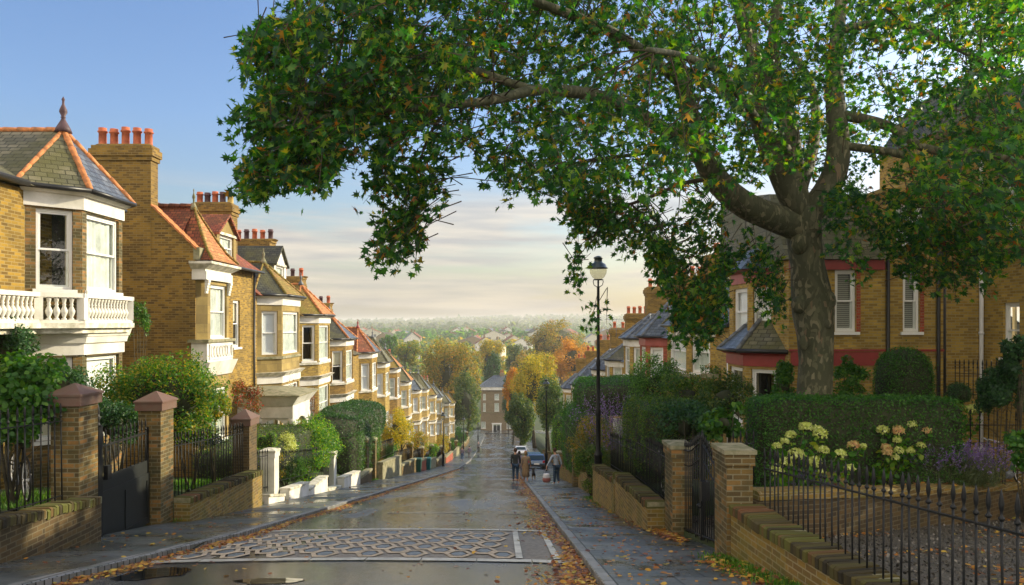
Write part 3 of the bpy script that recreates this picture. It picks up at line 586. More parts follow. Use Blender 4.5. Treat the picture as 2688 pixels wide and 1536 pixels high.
# box bay
mb = MB(); by0, by1, bx = Yf + .34, 27.2, -9.8; hw = (25.50 - by0, 27.0 - by0, -.50, 1.32); hl = (25.50 - by0, 27.0 - by0, -4.0, -2.2)
wall_panel(mb, (bx, by0), (0, 1), (1, 0), by1 - by0, -7, 1.45, [hw, hl]); wall_panel(mb, (-10.8, by1), (1, 0), (0, 1), 1.0, -7, 1.45); wall_panel(mb, (-10.07, by0 - .3), (.27 / .404, .3 / .404), (.743, -.669), .404, -7, 1.45); mb.build('bay', M['ashlar'], H2)
window(H2, (bx, by0), (0, 1), (1, 0), *hw, 'net', lab='tall white sash window with leaded net curtain'); window(H2, (bx, by0), (0, 1), (1, 0), *hl, 'net')
mb = MB(); mb.box(-10.18, -9.70, Yf - .02, 27.3, 1.45, 1.72); mb.box(-10.18, -9.74, Yf - .01, 27.26, 1.722, 1.80); mb.box(-10.85, -10.182, Yf + .36, 27.3, 1.45, 1.80); mb.build('frieze', M['white'], H2)
mb = MB(); mb.prism([(-10.2, Yf - .04), (-9.72, Yf - .04), (-9.72, 27.26), (-10.2, 27.26)], 1.80, 1.96, [(-10.2, Yf - .22), (-9.45, Yf - .22), (-9.45, 27.5), (-10.2, 27.5)]); mb.box(-10.2, -9.45, Yf - .22, 27.5, 1.96, 2.04); mb.box(-10.9, -10.202, Yf + .36, 27.5, 1.80, 2.04); mb.build('cornice', M['weathered'], H2)
for yy in (Yf + .16, 27.12):
    mb = MB()
    for k in range(5): mb.box(-9.79, -9.66 + .0 - k * .02, yy - .09, yy + .09, 1.45 - .09 * (k + 1), 1.45 - .09 * k - .01)
    mb.build('bracket', M['white'], H2)
mb = MB(); mb.box(-10.3, -9.60, Yf - .1, 27.34, -.62, -.52); mb.build('balconette_ledge', M['stone'], H2)
mb = MB(); mb.box(-10.2, -9.68, Yf - .02, 27.26, -1.26, -.62)
for k in range(7):    # pierced roundels of the carved panel
    cy = 25.35 + k * .26; mb.tube([(-9.665, cy + .11 * math.cos(w * math.pi / 6), -.94 + .19 * math.sin(w * math.pi / 6)) for w in range(13)], .018, 6, cap=False)
for z in (-.72, -1.16): mb.box(-9.68, -9.645, 25.1, 27.2, z - .03, z + .03)
for y in (25.1, 25.55, 26.75, 27.15): mb.box(-9.68, -9.642, y - .03, y + .03, -1.2, -.68)
mb.build('carved_balconette', M['white'], H2)
mb = MB(); mb.prism([(-10.15, Yf - .05), (-9.72, Yf - .05), (-9.72, 27.3), (-10.15, 27.3)], -1.75, -1.262, [(-10.15, Yf - .1), (-9.55, Yf - .1), (-9.55, 27.45), (-10.15, 27.45)]); mb.build('storey_cornice', M['white'], H2)
# swept bay roof
ap = Vector((-10.62, 26.15, 4.02)); rows = [(0, 1.0), (.16, .74), (.38, .52), (.68, .26), (1, 0.0)]
def swept(B0, C0, mbx):
    prev = None
    for t, w in rows:
        z = 2.10 + (ap.z - 2.10) * t; l = Vector((ap.x + (B0[0] - ap.x) * w, ap.y + (B0[1] - ap.y) * w, z)); r = Vector((ap.x + (C0[0] - ap.x) * w, ap.y + (C0[1] - ap.y) * w, z))
        if prev: mbx.poly(prev[0], prev[1], r, l) if w > 0 else mbx.poly(prev[0], prev[1], l)
        prev = (l, r)
A0, B0, C0, D0 = (-11.2, Yf + .1), (-9.52, Yf + .02), (-9.52, 27.42), (-11.2, 27.42)
mb = MB(); swept(B0, C0, mb); mb.build('bay_roof', M['tile_orange'], H2)
mb = MB(); swept(A0, B0, mb); swept(C0, D0, mb); mb.build('bay_roof_side', M['tile_red'], H2)
mb = MB()
for Q in (B0, C0):
    pp = [Vector((ap.x + (Q[0] - ap.x) * w, ap.y + (Q[1] - ap.y) * w, 2.14 + (ap.z - 2.10) * t)) for t, w in rows]
    for a, b in zip(pp[:-1], pp[1:]): hipline(mb, a, b, .05, n=2)
mb.build('ridge_tiles', M['tile_moss'], H2)
finial(H2, (ap.x, ap.y, ap.z), .62, 'stone', .05)
mb = MB(); mb.add([(-10.62, 26.3, 4.02), (-17, 26.3, 4.02), (-17, 24.95, 2.6), (-10.75, 24.95, 2.6), (-17, 28.0, 2.2), (-10.9, 28.0, 2.2)], [(0, 1, 2, 3), (1, 0, 5, 4), (0, 3, 5), (1, 4, 2), (2, 4, 5, 3)]); mb.build('roof', M['tile_red'], H2, fixn=True)
mb = MB(); mb.add([(-10.4, 27.5, 2.22), (-10.4, 33.0, 2.22), (-14.5, 33, 5.1), (-14.5, 27.5, 5.1), (-18, 33, 2.2), (-18, 27.5, 2.2)], [(0, 1, 2, 3), (3, 2, 4, 5), (0, 3, 5), (1, 4, 2), (0, 5, 4, 1)]); mb.build('roof', M['tile_red'], H2, fixn=True)
mb = MB(); hipline(mb, (-10.7, 26.3, 4.06), (-13, 26.3, 4.06), .09); mb.build('ridge_tiles', M['tile_red'], H2)
mb = MB(); mb.tube([(-10.38, 27.5, 2.2), (-10.38, 33, 2.2)], .06, 8); mb.tube([(-10.72, 32.8, 2.2), (-10.72, 32.8, -7)], .05, 8); mb.build('downpipe', M['gutter'], H2)
chimney(H2, -13.3, -11.65, 32.6, 33.4, 2.0, 5.16, ['terracotta', 'pot_dark', 'terracotta', 'pot_dark', 'pot_buff'], h=.5)
def dormer(h, x, y0, y1, zb, ze, za, wmat, rmat, back=3.2, win='net', sd=-1):
    d = MB(); o = .12
    wall_panel(d, (x, y0), (0, 1), (-sd, 0), y1 - y0, zb, ze, [(.3, y1 - y0 - .3, zb + .3, ze - .08)])
    ym = (y0 + y1) / 2; d.poly((x, y0, ze), (x, y1, ze), (x, ym, za - .04)); xb = x + sd * back
    d.poly((x, y0, zb), (xb, y0, zb), (xb, y0, ze), (x, y0, ze)); d.poly((x, y1, zb), (x, y1, ze), (xb, y1, ze), (xb, y1, zb)); dd = d.build('dormer', M[wmat], h)
    window(h, (x, y0), (0, 1), (-sd, 0), .3, y1 - y0 - .3, zb + .3, ze - .08, win)
    q = MB(); xf = x - sd * .14
    for ya, yb in ((y0 - o, ym), (y1 + o, ym)): 
        q.add([(xf, ya, ze - .06), (xf, yb, za), (xb, yb, za), (xb, ya, ze - .06), (xf, ya, ze - .16), (xf, yb, za - .1), (xb, yb, za - .1), (xb, ya, ze - .16)], [(0, 1, 2, 3), (7, 6, 5, 4), (0, 4, 5, 1), (1, 5, 6, 2), (2, 6, 7, 3), (3, 7, 4, 0)])
    q.build('dormer_roof', M[rmat], h, fixn=True)
    q = MB(); xf2 = x - sd * .05
    q.add([(xf2, y0 - .05, ze - .1), (xf2, y1 + .05, ze - .1), (xf2, y1 + .05, ze), (xf2, y0 - .05, ze), (x, y0 - .05, ze - .1), (x, y1 + .05, ze - .1), (x, y1 + .05, ze), (x, y0 - .05, ze)], [(0, 1, 2, 3), (4, 5, 6, 7), (0, 4, 5, 1), (3, 2, 6, 7), (0, 3, 7, 4), (1, 5, 6, 2)]); q.build('dormer_moulding', M['weathered'], h, fixn=True)
dormer(H2, -10.9, 29.0, 31.1, 2.2, 3.55, 4.32, 'ashlar', 'tile_red')
# ---- the rest of the left terrace
bay_house(-1, 10, 33, 40, 34.4, 37.4, 1.26, 2.9, (-1.38, .56), 'third house on the left, dark mossy bay roof and white gabled dormer', LG, brick='brick', roof='slate_dark', roof2='tile_moss', stone=True, backs=('blind', 'net', 'net'), pots=['pot_dark', 'terracotta', 'terracotta', 'pot_dark', 'terracotta'], mroof='tile_red', fin='stone', hip='tile_moss')
H3 = [o for o in col.objects if o.name.startswith('terraced_house') and 'third house' in o.get('label', '')][0]
dormer(H3, -11.0, 36.6, 38.6, 1.5, 2.95, 3.85, 'white', 'slate_dark', 5)
pm = MB(); px0, py0, py1 = -8.55, 31.0, 33.6; pz = P(32) + .4     # white arched porch between the second and third houses
pm.prism([(-10.8, py0 - .1), (px0, py0 - .1), (px0, py1 + .1), (-10.8, py1 + .1)], pz + 3.15, pz + 3.55, [(-10.8, py0 - .35), (px0 + .3, py0 - .35), (px0 + .3, py1 + .35), (-10.8, py1 + .35)])
pm.box(-10.8, px0, py0 - .05, py1 + .05, pz + 2.65, pz + 3.15)
for cx in (px0 - .1, -9.95):
    for cy in (py0 + .1, py1 - .1): pm.lathe([(.16, 0), (.16, .15), (.11, .2), (.10, 2.35), (.16, 2.45), (.16, 2.66)], (cx, cy, pz), 12)
def arch(mb, a, b, z0, z1, th, N):
    a, b = Vector(a), Vector(b); L = (b - a).length; t = (b - a) / L; k = 12
    for i in range(k):
        f0, f1 = i / k, (i + 1) / k; h0, h1 = [z0 + (z1 - z0) * (.05 + .95 * math.sqrt(max(0, 1 - (2 * f - 1) ** 2))) for f in (f0, f1)]
        mb.obox(a, t, N, f0 * L, f1 * L, -th / 2, th / 2, min(h0, h1), z1 + .1)
arch(pm, (px0 - .1, py0 + .2), (px0 - .1, py1 - .2), pz + 1.9, pz + 2.6, .18, (1, 0)); arch(pm, (-9.9, py0 + .1), (px0 - .2, py0 + .1), pz + 2.0, pz + 2.6, .18, (0, 1))
pm.build('porch', M['white'], H2, fixn=True)
pm = MB(); pm.prism([(-10.8, py0 - .4), (px0 + .35, py0 - .4), (px0 + .35, py1 + .4), (-10.8, py1 + .4)], pz + 3.55, pz + 3.60); pm.prism([(-10.8, py0 - .38), (px0 + .33, py0 - .38), (px0 + .33, py1 + .38), (-10.8, py1 + .38)], pz + 3.6, pz + 3.8, [(-10.8, py0 + .5), (px0 - .9, py0 + .5), (px0 - .9, py1 - .5), (-10.8, py1 - .5)]); pm.build('porch_roof', M['stone'], H2)
LH = [(40, 47, 41.2, 43.9, .45, 2.2, (-2.0, -.08), 'fourth house on the left, mossy orange bay roof and dark shade panel behind its sashes', 'tile_moss', 'tile_orange', ('dark', 'net', 'net'), ['terracotta', 'pot_dark', 'terracotta', 'pot_buff']),
      (47, 54.3, 48.3, 50.8, -.99, .6, (-3.65, -1.7), 'fifth house on the left, brown and grey bay roof above the dark domed hedge', 'slate_dark', 'slate', ('half', 'net', 'net'), ['terracotta', 'pot_dark', 'terracotta', 'terracotta']),
      (54.3, 62.5, 58, 60.4, -2.2, -.3, (-5.0, -3.0), 'sixth house on the left, dark red bay roof with a red spike finial', 'tile_red', 'slate', ('blind', 'blind', 'net'), ['terracotta'] * 3),
      (62.5, 69.5, 64.6, 67, -3.3, -1.15, (-6.0, -4.2), 'house on the left just beyond the red spike finial, mossy brown bay roof', 'slate_moss', 'slate_moss', ('blind', 'net', 'net'), ['terracotta'] * 5),
      (69.5, 77, 71.8, 74, -4.2, -2.4, (-6.9, -5.1), 'eighth house on the left, pale orange bay roof and small lead finial', 'tile_moss', 'tile_orange', ('net', 'blind', 'net'), ['terracotta', 'pot_buff']),
      (77, 87, 80.5, 82.9, -6.1, -4.2, (-8.7, -7.0), 'ninth house on the left, orange bay roof and broad white fascia in full sun', 'slate_moss', 'tile_orange', ('net', 'blind', 'net'), ['terracotta'] * 5),
      (87, 97, 91, 93.5, -7.9, -6, (-10.5, -8.8), 'tenth house on the left, blue-grey slate side to its pale bay roof', 'slate', 'slate_moss', ('blind', 'net', 'net'), ['terracotta', 'pot_buff', 'terracotta']),
      (97, 107, 100, 102.5, -8.6, -6.6, (-11.2, -9.5), 'eleventh house on the left, tall pale slate bay roof', 'slate_moss', 'slate', ('net', 'blind', 'net'), ['terracotta'] * 2),
      (107, 117, 112, 114.5, -10.5, -8.5, (-13, -11.4), 'twelfth house on the left, brown tiled bay roof half way down the sunlit row', 'tile_moss', 'slate_moss', ('net', 'net', 'net'), ['terracotta'] * 2),
      (117, 131, 122, 125, -11.8, -9.8, (-14.3, -12.7), 'thirteenth house on the left, grey bay roof beneath the television aerial', 'slate', 'slate', ('net', 'net', 'net'), ['terracotta'] * 4),
      (131, 147, 140, 143, -14.6, -12.6, (-17.1, -15.5), 'last but one house on the left, slate bay roof near the foot of the street', 'slate_moss', 'slate', ('net', 'net', 'net'), ['terracotta']),
      (147, 161, 155, 158, -16.2, -14.2, (-18.8, -17.1), 'last house on the left, orange-edged bay roof against the great russet tree', 'tile_moss', 'tile_moss', ('net', 'net', 'net'), ['terracotta'])]
for i, (y0, y1, yc, ye, ev, apx, w1, lab, rf, rf2, bk, pt) in enumerate(LH):
    bay_house(-1, 10, y0, y1, yc, ye, ev, apx, w1, lab, LG, brick=('brick_c', 'brick_b', 'brick', 'brick_c', 'brick_b')[i] if i < 5 else 'brick_far', roof=rf, roof2=rf2, backs=bk, pots=pt, detail=i < 5, fin='maroon' if i == 2 else 'lead', gcornice=i < 2 or i > 4, hip='ridge' if i < 3 else 'slate_moss', mroof='tile_moss' if i < 1 else 'slate_moss', ridge_rise=2.4 if i < 2 else 1.3, chim=i in (0, 1, 3, 5, 9), cht=(2.4, 2.4, 2, 1.7, 0, 2.6, 0, 0, 0, 2.3)[i] if i < 10 else 2, chb=.2 if i < 2 else .8)
# ---- the right terrace, front line at x = 7
RH = [(26.5, 34, 29, 32.3, -.09, 1.8, (-1.83, -.33), 'brick house on the right with a slate bay roof behind the hanging leaves', 'slate', 'brick_right', 'weathered', ('net', 'blind', 'net'), ['terracotta'] * 2, 'brick_right'),
      (34, 40.5, 37.3, 39, -.65, 1.08, (-2.6, -1.15), 'house on the right with a blue slate bay roof over a red painted band', 'slate', 'brick_right', 'pinkred', ('blind', 'net', 'net'), ['terracotta'] * 5, 'redbrick'),
      (40.5, 48, 42, 44.2, -.84, .5, (-2.9, -1.3), 'house on the right with white-banded bay, next beyond the red-banded one', 'slate', 'brick_right', 'white', ('net', 'net', 'net'), ['terracotta'] * 4, None),
      (48, 56, 50, 52.2, -2.4, -1.2, (-4.4, -2.8), 'house with small rust-stained bay roof, right of the tall street lamp', 'slate_moss', 'brick_right', 'white', ('net', 'blind', 'net'), ['terracotta'] * 5, None),
      (56, 64, 58, 60.2, -3.5, -2.0, (-5.6, -4.0), 'house whose white-edged slate bay roof is crossed by the tall street lamp', 'slate', 'brick_far', 'white', ('net', 'blind', 'net'), ['terracotta'] * 3, None),
      (64, 73, 67, 69.5, -4.7, -3.1, (-6.9, -5.3), 'house on the right with pale slate bay roof, left of the tall lamp post', 'slate', 'brick_far', 'white', ('net', 'net', 'net'), ['terracotta'] * 3, None),
      (73, 83, 76, 78.5, -6.1, -4.4, (-8.3, -6.7), 'house on the right, second slate bay roof left of the tall lamp post', 'slate', 'brick_far', 'white', ('net', 'net', 'net'), ['terracotta'] * 4, None),
      (83, 94, 87, 89.5, -7.4, -5.8, (-9.7, -8.1), 'farthest visible house on the right, dark slate roof beside the yellow-green tree', 'slate', 'brick_far', 'white', ('net', 'net', 'net'), ['terracotta'] * 3, None)]
for i, (y0, y1, yc, ye, ev, apx, w1, lab, rf, bk_, fa, bk, pt, pm_) in enumerate(RH):
    bay_house(1, 7, y0, y1, yc, ye, ev, apx, w1, lab, RG, brick=bk_, roof=rf, backs=bk, pots=pt, detail=i < 4, fascia=fa, gcornice=False, fin=None, pierm=pm_, ridge_rise=1.9, hip='lead' if i else 'slate_moss', mroof='slate')
# ---- near right: house with the stacked maroon bays
RN = bay_house(1, 7, 21.35, 26.45, 22.1, 23.75, -.80, .60, (-2.95, -1.30), 'near house on the right with maroon painted bays, left of the plane tree trunk', RG, brick='brick_right', roof='slate_moss', roof2='slate', fascia='maroon', backs=('dark', 'dark', 'net'), low_backs=('dark', 'dark', 'dark'), lo=(-5.6, -3.9),
               gcornice=False, chim=False, fin=None, hip='lead', mroof='slate', ad=1.1)
o = MB(); X0 = 7.85
wall_panel(o, (X0, 21.35), (0, 1), (-1, 0), 5.1, -.86, 1.9, [(3.6, 4.4, -.9 + .3, .9)]); o.build('upper_wall', M['brick_right'], RN); window(RN, (X0, 21.35), (0, 1), (-1, 0), 3.6, 4.4, -.6, .9, 'net')
pts = [(7.95, 22.0), (7.3, 22.65), (7.3, 24.3), (7.95, 24.95)]
o = MB(); seg = []
for i in range(3):
    a, b = Vector(pts[i]), Vector(pts[i + 1]); t = b - a; L = t.length; t.normalize(); n = Vector((t.y, -t.x)); n = -n if n.x > 0 else n
    hs = (.14, L - .14, -.35, 1.08); wall_panel(o, a, t, n, L, -.6, 1.22, [hs]); seg.append((a, t, n, hs))
o.build('bay', M['brick_right'], RN)
for a, t, n, hs in seg[:2]: window(RN, a, t, n, *hs, 'blind')
o = MB(); ex = lambda e: [(7.95, 22.0 - e), (7.3 - e, 22.65 - e * .4), (7.3 - e, 24.3 + e * .4), (7.95, 24.95 + e)]
o.prism(ex(.03), 1.22, 1.52); o.prism(ex(.05), 1.52, 1.6, ex(.25)); o.build('fascia', M['pinkred'], RN, fixn=True)
o = MB(); e_ = ex(.27); pk = (8.3, 23.5, 2.9)
vv = [(x, y, 1.62) for x, y in e_] + [pk, (11, 23.5, 2.9), (11, 21.7, 1.62), (11, 25.2, 1.62)]; o.add(vv, [(0, 1, 4), (1, 2, 4), (2, 3, 4), (0, 4, 5, 6), (3, 7, 5, 4)]); o.build('upper_bay_roof', M['slate'], RN, fixn=True)
dormer(RN, 7.95, 25.0, 26.4, 1.9, 3.2, 3.7, 'redbrick', 'slate', 3, 'blind', sd=1)
o = MB()
for k in range(14): o.box(7.62, 7.84, 25.0 + k * .11, 25.05 + k * .11, 1.78, 1.86)
o.box(7.5, 7.84, 24.9, 26.5, 1.86, 1.92); o.build('dentil_cornice', M['white'], RN)
# frontal brick range to the right of it
RE = empty('brick_house', (10.2, 22.4, P(22) + .3), 'broad yellow brick house wall with two white sash windows, right behind the plane tree', 'house')
o = MB(); Yr = 20.95; hw = [(9.17 - 7.85, 9.70 - 7.85, -.22, 1.48), (11.0 - 7.85, 11.44 - 7.85, -.22, 1.48)]
hw = [(1.27, 1.85, -.22, 1.48), (3.14, 3.6, -.22, 1.48)]
wall_panel(o, (7.85, Yr), (1, 0), (0, -1), 4.25, -5.6, 1.75, hw); o.poly((12.1, Yr, -5.6), (12.1, 30, -5.6), (12.1, 30, 1.75), (12.1, Yr, 1.75)); o.poly((7.85, Yr, -5.6), (7.85, Yr, 1.75), (7.85, 21.34, 1.75), (7.85, 21.34, -5.6)); o.build('wall', M['brick_right'], RE)
for q in hw: window(RE, (7.85, Yr), (1, 0), (0, -1), *q, 'slats')
o = MB()
for q in hw: o.box(7.85 + q[1] + .01, 7.85 + q[1] + .12, Yr - .012, Yr - .002, q[2], q[3])
o.build('red_brick_quoin', M['redbrick'], RE)
o = MB(); o.box(7.85, 12.1, Yr - .05, Yr - .002, -.76, -.70); o.box(7.9, 10.3, Yr - .04, Yr - .003, -1.15, -.78); o.build('string_course', M['maroon'], RE)
o = MB(); o.box(7.85, 10.45, Yr - .1, Yr - .002, 1.48, 1.75); o.build('fascia', M['maroon'], RE)
o = MB(); o.add([(7.7, Yr - .22, 1.76), (10.5, Yr - .22, 1.76), (10.5, Yr + 1.1, 3.75), (7.7, Yr + 1.1, 3.75), (7.7, 27, 4.4), (10.5, 27, 4.4), (7.7, 27, 1.76), (10.5, 27, 1.76)], [(0, 1, 2, 3), (3, 2, 5, 4), (1, 7, 5, 2), (0, 3, 4, 6), (0, 6, 7, 1)]); o.build('roof', M['slate_moss'], RE, fixn=True)
o = MB(); wall_panel(o, (10.46, Yr + .02), (1, 0), (0, -1), 1.6, 1.75, 3.6, [(.35, 1.1, 2.2, 3.3)]); o.poly((10.46, Yr + .02, 1.75), (10.46, Yr + .02, 3.6), (10.46, 26, 3.6), (10.46, 26, 1.75)); o.box(10.4, 12.15, Yr - .1, 26, 3.6, 3.72); o.build('parapet_wall', M['brick_right'], RE)
window(RE, (10.46, Yr + .02), (1, 0), (0, -1), .35, 1.1, 2.2, 3.3, 'blind')
for xx in (10.55, 11.93): 
    o = MB(); o.tube([(xx, Yr - .07, 1.75 if xx < 11 else 3.4), (xx, Yr - .07, -5.3)], .05, 8); o.build('downpipe', M['gutter'], RE)
# tall house closing the right edge
RF = empty('brick_house', (14.5, 20, P(20) + .3), 'tall yellow brick house at the right edge with white downpipe and dark tiled top storey', 'house')
o = MB(); Yq = 21.2; wall_panel(o, (12.1, Yq), (1, 0), (0, -1), 1.25, -6, 5.1)
Lq = Yq - 11.0; T2 = (0, -1); N2 = (-1, 0); hq = [(.85, 1.5, -.9, .55), (.75, 1.4, 2.55, 3.95), (4.4, 5.3, -.9, .55), (4.4, 5.3, 2.55, 3.95)]
wall_panel(o, (13.35, Yq), T2, N2, Lq, -6, 5.1, hq); o.poly((12.1, Yq, -6), (12.1, 24.5, -6), (12.1, 24.5, 5.4), (12.1, Yq, 5.4)); o.poly((13.35, 11, -6), (20, 11, -6), (20, 11, 5.1), (13.35, 11, 5.1)); o.build('wall', M['brick_right'], RF)
for q, b in zip(hq, ('dark', 'blind', 'dark', 'net')): window(RF, (13.35, Yq), T2, N2, *q, b)
o = MB(); o.obox((13.35, Yq), T2, N2, -.05, Lq, .003, .12, 1.75, 1.98); o.obox((13.35, Yq), T2, N2, -.05, Lq, .003, .2, 5.1, 5.3); o.box(12.0, 13.40, Yq - .2, Yq - .003, 5.1, 5.3); o.build('string_course', M['brick_dark'], RF)
o = MB(); o.add([(12.0, Yq - .1, 5.31), (13.25, Yq - .1, 5.31), (13.25, 11, 5.31), (14.3, 11, 6.9), (14.3, Yq + 1, 6.9), (13.0, Yq + 1, 6.9), (20, 11, 6.9), (20, 24.5, 6.9), (13.0, 24.5, 6.9), (12, 24.5, 5.31)], [(0, 1, 4, 5), (1, 2, 3, 4), (5, 4, 3, 6, 7, 8), (0, 5, 8, 9)]); o.build('roof', M['slate_dark'], RF, fixn=True)
o = MB(); o.tube([(13.27, Yq - .05, 5.0), (13.27, Yq - .05, -5.4)], .055, 10)
for z in (-3.5, -.3, 2.5): o.lathe([(.07, 0), (.07, .08)], (13.27, Yq - .05, z), 10)
o.build('downpipe', M['pipe_white'], RF)
o = MB(); o.tube([(12.2, Yq - .08, 5), (12.2, Yq - .08, -5.4)], .07, 8); o.build('downpipe', M['gutter'], RF)
# ---- building closing the foot of the street
EB = empty('brick_building', (-2.2, 203, P(203)), 'grey-brown three storey brick building with white door closing the foot of the street', 'building')
o = MB(); Ye = 198.5; zb = P(198) - .3; U = lambda px: (px - 1321) * Ye / F
x0, x1 = U(1262), U(1375); hol = []
for (a, b, zt, zl) in ((1298, 1310, 1034, 1050), (1298, 1310, 1058, 1080), (1268, 1275, 1034, 1050), (1268, 1275, 1058, 1080), (1263, 1275, 1107, 1125), (1293, 1315, 1115, 1135), (1330, 1342, 1034, 1050), (1330, 1342, 1058, 1080), (1330, 1342, 1107, 1125)):
    hol.append((U(a) - x0, U(b) - x0, (850 - zl) * Ye / F, (850 - zt) * Ye / F))
zt = (850 - 1024) * Ye / F
wall_panel(o, (x0, Ye), (1, 0), (0, -1), x1 - x0, zb, zt, hol); o.poly((x0, Ye, zb), (x0, Ye, zt), (x0, Ye + 9, zt), (x0, Ye + 9, zb)); o.poly((x1, Ye, zb), (x1, Ye + 9, zb), (x1, Ye + 9, zt), (x1, Ye, zt)); o.build('wall', M['brick_end'], EB)
for i, q in enumerate(hol):
    if i == 5: continue
    window(EB, (x0, Ye), (1, 0), (0, -1), *q, 'net', depth=.1)
q = hol[5]; o = MB(); o.obox((x0, Ye), (1, 0), (0, -1), q[0] + .25, q[1] - .25, -.12, -.06, q[2], q[3] - .25); o.build('front_door', M['gate'], EB)
o = MB(); o.obox((x0, Ye), (1, 0), (0, -1), q[0] - .1, q[0] + .22, -.1, .15, q[2], q[3] + .1); o.obox((x0, Ye), (1, 0), (0, -1), q[1] - .22, q[1] + .1, -.1, .15, q[2], q[3] + .1); o.obox((x0, Ye), (1, 0), (0, -1), q[0] - .2, q[1] + .2, -.1, .22, q[3] + .1, q[3] + .45); o.obox((x0, Ye), (1, 0), (0, -1), (q[0] + q[1]) / 2 - .05, (q[0] + q[1]) / 2 + .05, -.1, .0, q[2], q[3]); o.build('door_surround', M['frame'], EB)
o = MB(); o.box(x0 - .3, x1 + .3, Ye - .5, Ye + 9.3, zt, zt + .8); o.build('cornice', M['white'], EB)
o = MB(); o.box(x0 - .02, x1, Ye - .12, Ye - .004, (850 - 1083) * Ye / F, (850 - 1081) * Ye / F); o.build('string_course', M['stone'], EB)
o = MB(); za = (850 - 988) * Ye / F
o.add([(x0 - .4, Ye - .6, zt + .8), (x1 + .4, Ye - .6, zt + .8), (x1 + .4, Ye + 9.4, zt + .8), (x0 - .4, Ye + 9.4, zt + .8), (x0 + 3.4, Ye + 4.5, za), (x1 - 3.4, Ye + 4.5, za)], [(0, 1, 5, 4), (1, 2, 5), (2, 3, 4, 5), (3, 0, 4), (0, 3, 2, 1)]); o.build('roof', M['slate'], EB, fixn=True)
chimney(EB, U(1312), U(1322), Ye + 4, Ye + 5, zt + 1, (850 - 982) * Ye / F, ['terracotta'] * 2, brick='brick_end', h=.8)
# ------------------------------------------------------------------ garden walls, piers, railings, gates
def pier(x0, x1, y0, y1, zt, label, brick='brick_pier', cap='pyramid', capmat='capstone', group=None, cat='gate pier', ch=.26, zb=None):
    zb = (P(y1) - .25) if zb is None else zb; ym, xm = (y0 + y1) / 2, (x0 + x1) / 2
    r = empty('brick_pier' if 'brick' in brick else 'gate_pier', (xm, ym, P(ym)), label, cat, group)
    o = MB(); o.box(x0, x1, y0, y1, zb, zt - .16); o.box(x0 - .025, x1 + .025, y0 - .025, y1 + .025, zt - .158, zt + .002) if cap != 'pyramid' else None; o.build('shaft', M[brick], r)
    o = MB(); e = .07 if cap == 'pyramid' else .045
    if cap == 'pyramid':
        o.box(x0 - e * .7, x1 + e * .7, y0 - e * .7, y1 + e * .7, zt - .158, zt - .0)
        q = [(x0 - e, y0 - e), (x1 + e, y0 - e), (x1 + e, y1 + e), (x0 - e, y1 + e)]; o.prism(q, zt + .001, zt + .035); o.prism(q, zt + .036, zt + ch, [(xm + a, ym + b) for a, b in ((-.01, -.01), (.01, -.01), (.01, .01), (-.01, .01))])
    else:
        q = [(x0 - e, y0 - e), (x1 + e, y0 - e), (x1 + e, y1 + e), (x0 - e, y1 + e)]; o.prism(q, zt + .001, zt + .06); o.prism(q, zt + .061, zt + ch, [(xm + (x - xm) * .25, ym + (y - ym) * .25) for x, y in q])
    o.build('capstone', M[capmat], r); return r
